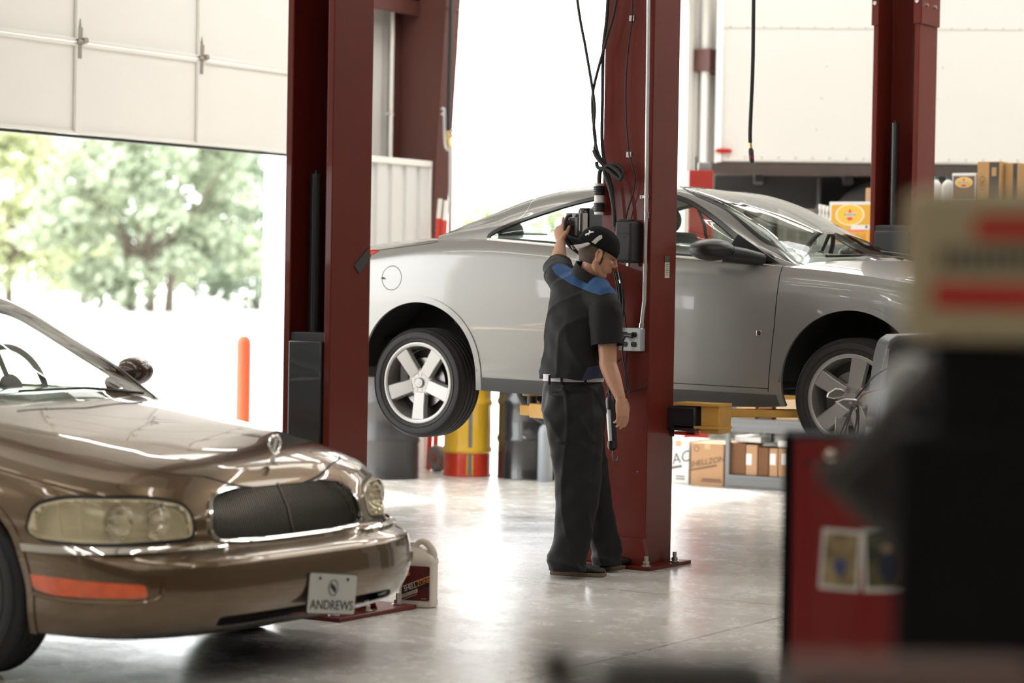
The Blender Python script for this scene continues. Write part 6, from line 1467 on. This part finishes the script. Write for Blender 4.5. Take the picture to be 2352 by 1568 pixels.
sx, sz, sy = (a.x+b.x)/2, (a.z+b.z)/2, a.y-.002
MB().lathe([(.006, -.006), (.013, -.008), (.016, 0)], 20, axis='Y', M=Matrix.Translation((sx-.004, sy, sz+.02))).build('push_button', STEEL, pu_)
for k in range(4): wr.tube([(sx-.02+k*.008, sy-.004, sz+.05), (sx-.028+k*.010, sy-.012, sz+.01), (sx-.01+k*.006, sy-.008, sz-.03), (sx-.02+k*.014, sy-.004, sz-.06)], .003, n=6, res=5)
wr.build('wiring', BLK, pu_); MB().box((sx+.022, sy-.002, sz+.005), (.018, .004, .10)).build('wiring_label', mat('tarnished', (.20, .18, .16), .4, metal=.5), pu_)
MB().tube([PU(1313, 494, 11.33), PU(1302, 500, 11.31), PU(1297, 525, 11.30), PU(1300, 550, 11.31), PU(1312, 568, 11.33), PU(1335, 585, 11.38)], .0095, n=10, res=6).build('looped_cable', BLK, pu_)
MB().tube([PU(1376, 492), PU(1374, 506), PU(1381, 520), PU(1376, 545)], .004, n=8, res=5).build('pigtail', GREYM, pu_)
MB().cyl(PU(1332, 548), PU(1332, 572), .008, n=10).build('filler_tube', STEEL, pu_)
# twist-lock connectors hanging over it
cx = thing('cable_connector', 'white and black twist-lock connectors hanging above the power unit', 'connector', on(1375, 455, 1, 11.26)); CL_ = cx.location.copy()
def CX(px, py, v=11.26): return on(px, py, 1, v)-CL_
for y0, y1, r_, m_, nm in ((421, 428, .027, WHITE, 'collar'), (428, 448, .030, BLKP, 'black_sleeve'), (448, 466, .026, WHITE, 'body_shell'), (466, 486, .029, BLKP, 'black_sleeve'), (486, 493, .026, WHITE, 'collar')):
    m = MB(); m.cyl(CX(1376, y0), CX(1376, y1), r_, n=28)
    if m_ is BLKP:
        for k in range(4): z_ = lerp(CX(1376, y0), CX(1376, y1), (k+.5)/4); m.lathe([(r_, -.002), (r_+.0025, -.001), (r_+.0025, .001), (r_, .002)], 28, M=Matrix.Translation(z_))
    m.build(nm, m_, cx, bevel=.002)
# hanging cables
def cable(name, label, pts, r, v=11.24, cat='cable', m=None):
    P_s = [on(px, py, 1, vv) for px, py, vv in [(p+(v,))[:3] if len(p) == 2 else p for p in pts]]; t = thing(name, label, cat, P_s[-1]); L_ = t.location.copy()
    MB().tube([p-L_ for p in P_s], r, n=10, res=7).build('cable', m or BLK, t); return t
cable('power_cable', 'black cable slanting down from the upper left to the knot', [(1262, -560), (1294, -280), (1326, 0), (1345, 110), (1361, 205), (1366, 250), (1364, 300), (1372, 345), (1385, 372), (1400, 392)], .0075, 11.22)
cable('power_cable', 'black cable hanging straight down beside the column edge', [(1402, -560), (1400, -280), (1396, 0), (1386, 110), (1384, 220), (1383, 330), (1392, 385), (1405, 430), (1412, 500), (1414, 530)], .009, 11.245)
cable('power_cable', 'black cable slanting down from the upper right to the knot', [(1500, -560), (1458, -280), (1416, 0), (1393, 90), (1364, 200), (1361, 260), (1368, 320), (1366, 345), (1378, 365)], .0075, 11.23)
cable('cable_knot', 'knotted black cable loop hanging against the red column', [(1364, 345), (1372, 362), (1388, 380), (1410, 398), (1424, 408), (1430, 398), (1424, 384), (1408, 378), (1388, 384), (1378, 395), (1376, 421)], .0115, 11.21)
cable('cable_knot', 'second black cable loop crossing the knot on the column', [(1370, 372), (1374, 385), (1392, 388), (1412, 404), (1424, 412), (1426, 404), (1414, 388), (1396, 380), (1388, 395), (1398, 425), (1408, 470), (1411, 520)], .010, 11.185)
cable('signal_wire', 'thin black wire clipped down the face of the red column', [(1470, -560), (1462, -280), (1453, 0), (1452, 45), (1443, 110), (1437, 200), (1439, 290), (1445, 352), (1452, 380), (1458, 410), (1455, 440), (1444, 475), (1437, 503)], .0042, 11.27)
# wrench-like coupler and hose bundle behind the shoulder
hb_ = thing('hose_bundle', 'bundle of dark hoses hanging on the column behind the shoulder', 'hose', on(1425, 620, 1, 11.2)); HL_ = hb_.location.copy()
for k, off in enumerate((0, 7, 13, 19)):
    MB().tube([on(px+off*.6, py, 1, 11.24-.012*(k % 2))-HL_ for px, py in ((1410, 625), (1418, 660), (1420, 715), (1403, 790), (1402, 880), (1394, 905))], .007, n=8, res=6).build('hose', BLK, hb_)
MB().tube([on(1417, 615, 1, 11.15)-HL_, on(1419, 628, 1, 11.15)-HL_, on(1425, 650, 1, 11.15)-HL_], [.006, .004, .004], n=8).build('metal_coupler', CHROME, hb_)
# trouble light
tl = thing('work_light', 'tubular work lamp with black ends and a hook hanging beside the right hand', 'work light', on(1401, 905, 1, 11.17)); TLc = tl.location.copy()
def TLp(px, py, v=11.17): return on(px, py, 1, v)-TLc
MB().tube([TLp(1401, 912), TLp(1402, 920), TLp(1403, 940)], [.019, .026, .024], n=20).build('handle', BLKP, tl)
MB().tube([TLp(1400, 938), TLp(1406, 1018)], .019, n=20).build('lamp_tube', mat('frosted_tube', (.85, .86, .84), .2, coat=.6), tl)
MB().tube([TLp(1406.5, 936), TLp(1411, 1022)], .016, n=12).build('reflector_back', BLKP, tl)
MB().tube([TLp(1406, 1012), TLp(1407, 1024), TLp(1408, 1030), TLp(1409, 1034)], [.024, .027, .024, .010], n=20).build('end_cap', BLKP, tl)
MB().tube([TLp(1409, 1034), TLp(1407, 1044), TLp(1409, 1055), TLp(1414, 1059), TLp(1419, 1055), TLp(1420, 1049)], .0042, n=8, res=5).build('hook', mat('hook_steel', (.10, .09, .08), .4, metal=.6), tl)
MB().tube([TLp(1401, 912), TLp(1398, 890), TLp(1392, 868), TLp(1400, 845), TLp(1425, 825, 11.22)], .005, n=8, res=6).build('lamp_cord', BLK, tl)
# drop hose over the coupe
dh = thing('drop_hose', 'black air hose with brass coupler hanging from the ceiling above the coupe', 'hose', dep(1723, 345, 14.5)); DL = dh.location.copy()
def DH_(px, py): return dep(px, py, 14.5)-DL
MB().tube([DH_(1740, -905), DH_(1731, 0), DH_(1729, 150), DH_(1725, 250), DH_(1723, 300), DH_(1723, 328)], .0115, n=12, res=5).build('hose', BLK, dh)
MB().tube([DH_(1723, 326), DH_(1724, 340)], .010, n=10).build('brass_fitting', BRASS, dh); MB().tube([DH_(1724, 338), DH_(1725, 346), DH_(1727, 374)], [.008, .016, .015], n=14).build('coupler', BLKP, dh); MB().tube([DH_(1726, 358), DH_(1726, 364)], .0165, n=14).build('red_band', mat('band_red', (.4, .02, .02), .4), dh)
# ---- coolant jug beside the left column ----
jp_ = on(950, 1396, 2, 0); jg = thing('coolant_jug', 'cream plastic jug with a dark red label on the floor by the sedan bumper', 'jug', (jp_.x-.02, jp_.y+.06, 0), TH-.30)
JUG = mat('jug_cream', (.62, .56, .47), .38, var=.02)
def rsec(z, a, b, p=.45, n=44, ox=0): return [(ox+a*np.sign(math.cos(q))*abs(math.cos(q))**p, b*np.sign(math.sin(q))*abs(math.sin(q))**p, z) for q in np.linspace(0, 2*PI, n+1)[:-1]]
rows = [rsec(0, .080, .050), rsec(.006, .090, .058), rsec(.03, .091, .059), rsec(.035, .088, .057), rsec(.20, .088, .057), rsec(.205, .091, .059), rsec(.222, .090, .058), rsec(.240, .080, .050), rsec(.262, .060, .036, .6, ox=-.010), rsec(.278, .040, .028, .8, ox=-.030)]
b = MB(); n = 44; b.add([p for r in rows for p in r], [(j*n+k, j*n+(k+1) % n, (j+1)*n+(k+1) % n, (j+1)*n+k) for j in range(len(rows)-1) for k in range(n)]+[tuple(range(n-1, -1, -1)), tuple(range((len(rows)-1)*n, len(rows)*n))])
b.build('jug_body', JUG, jg); MB().cyl((-.032, 0, .275), (-.032, 0, .30), .019, n=24).build('cap', JUG, jg)
MB().tube([(.070, 0, .215), (.074, 0, .250), (.050, 0, .290), (.020, 0, .306), (-.006, 0, .296), (-.016, 0, .272)], [.018, .018, .017, .016, .016, .016], n=14, res=6).build('handle', JUG, jg)
lb = -.0585
MB().prism(corners([(-.058, .035), (.078, .035), (.078, .195), (-.040, .195), (-.058, .175)], .008), lb-.0008, lb+.001, 'Y').build('label', mat('label_dark_red', (.085, .012, .008), .35, var=.7, scale=22), jg)
MB().prism([(-.058, .095), (.078, .150), (.078, .105), (-.058, .055)], lb-.0014, lb-.0006, 'Y').build('label_band', mat('label_black', (.012, .010, .010), .35), jg)
ang = math.atan2(.055, .136)
MB().prism([(-.058, .098), (.078, .153), (.078, .150), (-.058, .095)], lb-.0018, lb-.001, 'Y').prism([(-.058, .060), (.02, .091), (.02, .074), (-.058, .043)], lb-.0018, lb-.001, 'Y').build('label_rule', mat('label_cream2', (.62, .54, .42), .5), jg)
text('label_text', 'SHELL', .034, mat('label_ivory', (.72, .66, .55), .5), jg, facing((-.018, lb-.002, .096), 0) @ Matrix.Rotation(ang, 4, 'Z'), shear=.25, sx=.72)
text('label_text', 'ZONE', .034, mat('label_orange', (.75, .22, .02), .5), jg, facing((.047, lb-.002, .122), 0) @ Matrix.Rotation(ang, 4, 'Z'), shear=.25, sx=.72)
text('label_text', 'DEX-COOL', .014, INK, jg, facing((-.020, lb-.0024, .067), 0) @ Matrix.Rotation(ang, 4, 'Z'), shear=.2)
text('label_text', 'ANTIFREEZE/COOLANT', .007, MATS['label_ivory'], jg, facing((-.018, lb-.0016, .050), 0) @ Matrix.Rotation(ang, 4, 'Z'), shear=.2)
text('label_text', '1 GALLON', .006, MATS['label_ivory'], jg, facing((.05, lb-.0016, .045), 0))
MB().prism([(-.030+.011*math.cos(a), .158+.011*math.sin(a)*(1 if k % 2 else .8)) for k, a in enumerate(np.linspace(0, 2*PI, 17)[:-1])], lb-.0016, lb-.0008, 'Y').build('sun_mark', mat('label_sun', (.62, .16, .02), .5), jg)
# ================= RIGHT FOREGROUND =================
# red tool cabinet
Zc = 5.6; a = dep(1806, 1005, Zc); kc = Zc/FOC
TR_ = mat('tool_cabinet_red', (.18, .008, .007), .35, coat=.3)
TA = TH-.135
tcb = thing('tool_cabinet', 'red tool cabinet with two photographs stuck on its side', 'tool cabinet', (a.x, a.y, 0), TA)
H_ = a.z; W_ = 470*kc
MB().box((W_/2+.012, .11, H_/2), (W_-.01, .22, H_)).build('cabinet_body', TR_, tcb, bevel=.008, seg=3)
MB().box((.004, .11, H_/2), (.020, .226, H_+.002)).build('edge_strip', mat('edge_black', (.006, .006, .008), .9, spec=.1), tcb, bevel=.003)
MB().box((W_/2, .11, H_+.003), (W_+.01, .23, .006)).build('top_mat', mat('mat_black', (.02, .02, .02), .9, spec=.1), tcb, bevel=.002)
TN = Vector((-math.sin(TA), math.cos(TA), 0)); TX = Vector((math.cos(TA), math.sin(TA), 0))
def TC(px, py):
    d = ray(px, py); o = Vector((0, 0, CH)); L = Vector(tcb.location); k = (L-o).dot(TN)/d.dot(TN); p = o+d*k-L; return Vector((p.dot(TX), 0, p.z))
for px, py, r in ((1908, 1045, .016), (1940, 1052, .008)):
    p = TC(px, py); MB().ellip((p.x, -.012, p.z), (r, .012, r), 20, 14).build('round_knob', mat('brass_knob', (.55, .48, .38), .25, metal=1), tcb)
for px, py in ((1855, 1062), (1885, 1063)): p = TC(px, py); MB().cyl((p.x, -.004, p.z), (p.x, .001, p.z), .008, n=14).build('cabinet_rivet', mat('rivet_dark', (.05, .02, .02), .5), tcb)
def photo(px0, py0, px1, py1, rot, label, seed, dark):
    a, b = TC(px0, py0), TC(px1, py1); c = (a+b)/2; w, h = b.x-a.x, a.z-b.z
    t = thing('photo_print', label, 'photograph', Vector(tcb.location)+TX*c.x+Vector((0, 0, c.z))-TN*.0015, TA)
    t.rotation_euler = (0, rot, TA)
    MB().box((0, 0, 0), (w, .001, h)).build('paper', mat('photo_paper', (.62, .60, .56), .35), t)
    m, nt, out = newmat('photo_image_%s' % ('dark' if dark else 'straw')); bs = nt.nodes.new('ShaderNodeBsdfPrincipled'); nt.links.new(bs.outputs[0], out.inputs[0]); bs.inputs['Roughness'].default_value = .3
    tc = nt.nodes.new('ShaderNodeTexCoord'); n = nt.nodes.new('ShaderNodeTexNoise'); n.inputs['Scale'].default_value = 26; n.inputs['Detail'].default_value = 3; nt.links.new(tc.outputs['Object'], n.inputs['Vector'])
    r = nt.nodes.new('ShaderNodeValToRGB'); e = r.color_ramp.elements; e[0].position = .35; e[1].position = .62
    e[0].color = (.012, .018, .016, 1) if dark else (.13, .085, .04, 1); e[1].color = (.10, .085, .04, 1) if dark else (.33, .25, .13, 1)
    nt.links.new(n.outputs[0], r.inputs[0]); nt.links.new(r.outputs[0], bs.inputs['Base Color'])
    MB().box((0, -.0008, 0), (w*.84, .0006, h*.88)).build('picture', m, t)
    f = MB(); s = .001
    if not dark:
        f.prism([(.016*math.cos(q)*(1+.18*math.sin(5*q)), -.016+.019*math.sin(q)*(1+.15*math.cos(4*q))) for q in np.linspace(0, 2*PI, 28)[:-1]], -.0016, -.0011, 'Y').build('pictured_blue_figure', mat('print_blue', (.05, .065, .16), .4), t)
    else:
        f.prism([(.006+.019*math.cos(q), -.012+.034*math.sin(q)) for q in np.linspace(0, 2*PI, 24)[:-1]], -.0016, -.0011, 'Y').build('pictured_dark_figure', mat('print_navy', (.015, .017, .04), .4), t)
        MB().ellip((.006, -.0015, .026), (.012, .0006, .011), 16, 8).build('pictured_hat', mat('print_tan', (.30, .20, .10), .4), t)
VD0 = Vector((-st, ct, 0))
photo(1886, 1214, 1976, 1356, math.radians(3), 'left photograph, a blue figure in straw, on the red cabinet', 1, False)
photo(1983, 1213, 2078, 1360, math.radians(-3), 'right photograph, a figure with tan hat, on the red cabinet', 2, True)
# grey wheeled charger cart with leads and clamp
Zg = 11.2; g0 = dep(2070, 900, Zg); kg = Zg/FOC
gm = thing('charger_cart', 'grey moulded service cart with cables, behind the red cabinet', 'service cart', (g0.x, g0.y, 0), TH)
def GM(px, py, Z=Zg): p = dep(px, py, Z)-Vector((g0.x, g0.y, 0)); return Vector((p.x*ct+p.y*st, -p.x*st+p.y*ct, p.z))
GC = mat('cart_grey', (.045, .045, .042), .45, coat=.1, var=.05)
ol = [GM(*p) for p in ((2008, 1030), (2012, 985), (2022, 880), (2030, 820), (2040, 783), (2060, 770), (2200, 766), (2240, 900), (2250, 1030))]
outl = [(p.x, p.z) for p in ol]
MB().prism(outl, -.0, .34, 'Y').build('hood', GC, gm, bevel=.02, seg=4)
MB().prism([(GM(2016, 1010).x, GM(2016, 1010).z), (GM(2026, 880).x, GM(2026, 880).z), (GM(2036, 800).x, GM(2036, 800).z), (GM(2042, 800).x, GM(2042, 800).z), (GM(2032, 880).x, GM(2032, 880).z), (GM(2024, 1010).x, GM(2024, 1010).z)], -.012, .0, 'Y').build('edge_bead', mat('bead_light', (.22, .22, .21), .4), gm)
b0, b1 = GM(2010, 1030), GM(2250, 1030); MB().box(((b0.x+b1.x)/2, .18, (b0.z)/2+.05), (b1.x-b0.x, .36, b0.z-.10)).build('lower_body', GC, gm, bevel=.02)
for x in (b0.x+.05, b1.x-.05):
    for y in (.05, .32): MB().lathe([(0, -.02), (.05, -.02), (.055, 0), (.05, .02), (0, .02)], 24, axis='X', M=Matrix.Translation((x, y, .055))).build('castor', BLK, gm)
# clamp and leads
ck = thing('lead_clamp', 'chrome lead clamp with black cables hanging in front of the coupe wheel', 'clamp', dep(1935, 912, Zg-.1), TH); KL = Vector(ck.location)
def CK(px, py, dz=0.0): p = dep(px, py, Zg-.1+dz)-KL; return Vector((p.x*ct+p.y*st, -p.x*st+p.y*ct, p.z))
cm = MB()
cm.prism([(p.x, p.z) for p in (CK(1898, 912), CK(1902, 900), (CK(1918, 891)), CK(1934, 893), CK(1942, 902), CK(1936, 912), CK(1915, 916))], -.018, .018, 'Y'); cm.build('upper_jaw', mat('clamp_chrome', (.55, .54, .52), .18, metal=1), ck, bevel=.005, seg=3)
MB().prism([(p.x, p.z) for p in (CK(1918, 922), CK(1935, 914), CK(1968, 916), CK(1975, 930), CK(1962, 944), CK(1945, 942))], -.022, .022, 'Y').build('lower_jaw', MATS['clamp_chrome'], ck, bevel=.006, seg=3)
MB().cyl(CK(1952, 924)+Vector((0, -.026, 0)), CK(1952, 924)+Vector((0, .026, 0)), .008).build('pivot', STEEL, ck)
for k, pts in enumerate((((1965, 915), (1985, 890), (2010, 862), (2040, 845), (2075, 838)), ((1968, 922), (1985, 905), (2010, 897), (2048, 888), (2080, 886)), ((1960, 935), (1950, 960), (1942, 990), (1936, 1030)), ((1966, 935), (1968, 960), (1960, 1000), (1950, 1040)), ((1955, 940), (1944, 965), (1930, 1000), (1926, 1040)), ((1970, 930), (1972, 960), (1966, 1030)))):
    MB().tube([CK(px, py, -.02*(k % 3)) for px, py in pts], .0042 if k != 1 else .003, n=8, res=6).build('lead', BLK if k != 1 else mat('red_lead', (.15, .02, .02), .5), ck)
MB().box(CK(1937, 1000)+Vector((0, .06, 0)), (.06, .012, .16)).build('lead_hanger', STEEL, ck)
MB().cyl((CK(1937, 1000)+Vector((0, .06, -.05))), (CK(1937, 1000).x, .06, -KL.z+.03), .014, n=12).cyl((CK(1937, 1000).x, .06, -KL.z), (CK(1937, 1000).x, .06, -KL.z+.02), .12, n=28).build('hanger_stand', STEEL, ck)
# beige headed machine close to the lens
Zs = 2.75; ks = Zs/FOC; s0 = dep(2075, 790, Zs)
TM = TH-.175
MN = Vector((-math.sin(TM), math.cos(TM), 0)); MX = Vector((math.cos(TM), math.sin(TM), 0))
mc = thing('shop_machine', 'black floor machine with a beige head and red stripes at the right edge', 'machine', (s0.x, s0.y, 0), TM)
def SM(px, py, Z=Zs):
    d = ray(px, py); o = Vector((0, 0, CH)); L = Vector((s0.x, s0.y, 0))+MN*(Z-Zs); k = (L-o).dot(MN)/d.dot(MN); p = o+d*k-Vector((s0.x, s0.y, 0)); return Vector((p.dot(MX), p.dot(MN), p.z))
BEI = mat('machine_beige', (.46, .37, .22), .6, var=.04)
a, b = SM(2072, 782), SM(2420, 438); w_, h_ = b.x-a.x, b.z-a.z
MB().prism(corners([(a.x, a.z), (b.x, a.z), (b.x, b.z), (a.x, b.z)], .022, 8), 0, .14, 'Y').build('display_head', BEI, mc, bevel=.008, seg=3)
RS = mat('stripe_red', (.50, .014, .010), .5)
a, b = SM(2235, 548), SM(2420, 498); MB().prism(corners([(a.x, a.z), (b.x, a.z), (b.x, b.z), (a.x, b.z)], [.012, .003, .003, .012]), -.002, .001, 'Y').build('upper_stripe', RS, mc)
a, b = SM(2140, 705), SM(2420, 655); MB().prism(corners([(a.x, a.z), (b.x, a.z), (b.x, b.z), (a.x, b.z)], .006), -.002, .001, 'Y').build('lower_stripe', RS, mc)
DG = mat('print_dark_grey', (.05, .045, .04), .6)
for k in range(9):
    x0 = 2158+k*27
    a, b = SM(x0, 620), SM(x0+17, 568); c_ = MB().prism([(a.x, a.z), (b.x, a.z), (b.x, b.z), (a.x, b.z)], -.002, .001, 'Y'); c_.build('print_block', DG, mc)
MBK = mat('machine_black', (.008, .007, .007), .85, spec=.15); 
a, b = SM(2085, 1600), SM(2420, 800); MB().box(((a.x+b.x)/2+.02, .12, b.z-.17+.02), (b.x-a.x, .22, .40)).build('neck_body', MBK, mc, bevel=.02, seg=3)
cb0 = SM(2060, 900); MB().box((cb0.x+.18, .22, (s0.z-.10)/2), (.36, .44, s0.z-.10)).build('cabinet', MBK, mc, bevel=.012)
# folded grey arm reaching toward the cabinet
AR = mat('arm_grey', (.045, .041, .036), .8, spec=.2)
a1, a2, a3 = SM(2215, 850, 2.95), SM(1925, 1092, 3.1), SM(2120, 1235, 3.0)
am = MB(); am.tube([a1, lerp(a1, a2, .5), a2], [.045, .032, .018], n=16); am.tube([a2, lerp(a2, a3, .6), a3], [.022, .034, .040], n=16); am.ellip(a2, (.026, .03, .026), 18, 12)
am.build('folded_arm', AR, mc)
web = MB(); web.prism([(a1.x, a1.z), (a2.x, a2.z), (a3.x, a3.z), (a3.x+.08, a3.z)], .21, .25, 'Y'); web.build('arm_guard', AR, mc, bevel=.006)
gs = SM(2090, 945, 3.3); MB().ellip(gs, (.05, .05, .075), 24, 16).build('clear_guard', mat('guard_grey', (.22, .22, .21), .35, coat=.3), mc)
# workbench top in the very near foreground
Zb = 2.05; w0_ = dep(1240, 1520, Zb)
wbn = thing('workbench', 'dark workbench along the bottom right edge of the view', 'workbench', (w0_.x, w0_.y, 0), TH)
def WB(px, py, Z=Zb): p = dep(px, py, Z)-Vector((w0_.x, w0_.y, 0)); return Vector((p.x*ct+p.y*st, -p.x*st+p.y*ct, p.z))
ztop = WB(1700, 1545).z
BW = mat('bench_brown', (.045, .030, .020), .6, var=.3, scale=6)
MB().box((.60, -.30, ztop-.02), (1.20, .62, .04)).build('bench_top', BW, wbn, bevel=.006)
for x in (.05, 1.15):
    for y in (-.55, -.05): MB().box((x, y, (ztop-.04)/2), (.06, .06, ztop-.04)).build('leg', MBK, wbn, bevel=.004)
def onbench(name, label, cat, px0, px1, pyt, y, dpt, m, bev=.01):
    a = WB(px0, pyt); b = WB(px1, pyt); h = max(.012, a.z-ztop); t = thing(name, label, cat, Vector((w0_.x, w0_.y, ztop))+RX0*((a.x+b.x)/2)+VD0*y, TH)
    MB().box((0, 0, h/2), (b.x-a.x, dpt, h)).build('body', m, t, bevel=bev, seg=3); return t, h, b.x-a.x
RX0 = Vector((ct, st, 0))
t, h, w_ = onbench('spray_can_box', 'small dark brown box at the left end of the workbench', 'box', 1222, 1330, 1462, -.05, .05, mat('dark_box', (.07, .05, .038), .6)); MB().box((0, 0, h+.0005), (w_*.9, .012, .001)).build('tape', mat('tape_dim', (.12, .09, .06), .5), t)
t, h, w_ = onbench('parts_tray', 'low dark parts tray in the middle of the workbench', 'tray', 1360, 1760, 1492, -.06, .09, mat('tray_dark', (.03, .022, .018), .5))
MB().box((0, 0, h+.003), (w_*.86, .06, .006)).build('tray_liner', BW, t)
t, h, w_ = onbench('shop_cloth', 'rumpled rust brown shop cloth at the right of the workbench', 'cloth', 1790, 2352, 1500, -.06, .10, mat('rust_cloth', (.085, .038, .020), .8, var=.3, scale=10), .014)
# ================= CAMERA / LIGHT =================
cam = bpy.data.cameras.new('camera'); co = bpy.data.objects.new('camera', cam); COL.objects.link(co)
M = Matrix((CR, CU, -CF)).transposed().to_4x4(); M.translation = Vector((0, 0, CH)); co.matrix_world = M
cam.sensor_width = 36; cam.lens = 36*FOC/2352; cam.clip_start = .05; cam.clip_end = 600
cam.dof.use_dof = True; cam.dof.focus_distance = 12.7; cam.dof.aperture_fstop = 2.0
SC.camera = co
w = bpy.data.worlds.new('world'); SC.world = w; w.use_nodes = True; nt = w.node_tree
bg = nt.nodes['Background']; bg.inputs[0].default_value = (.97, .985, 1.0, 1); bg.inputs[1].default_value = 6.0
sun = bpy.data.lights.new('sun', 'SUN'); sun.energy = 10; sun.angle = math.radians(3); sun.color = (1, .95, .86)
so = bpy.data.objects.new('sun', sun); COL.objects.link(so); so.rotation_euler = Vector((1.0, -.6, -1.15)).to_track_quat('-Z', 'Y').to_euler()
SC.view_settings.view_transform = 'Standard'; SC.view_settings.look = 'None'; SC.view_settings.gamma = 1; SC.view_settings.exposure = 0
SC.view_settings.use_curve_mapping = False
SC.cycles.max_bounces = 8; SC.cycles.diffuse_bounces = 4; SC.cycles.glossy_bounces = 5; SC.cycles.transparent_max_bounces = 12; SC.cycles.transmission_bounces = 6
SC.cycles.sample_clamp_indirect = 6; SC.cycles.caustics_reflective = False; SC.cycles.caustics_refractive = False
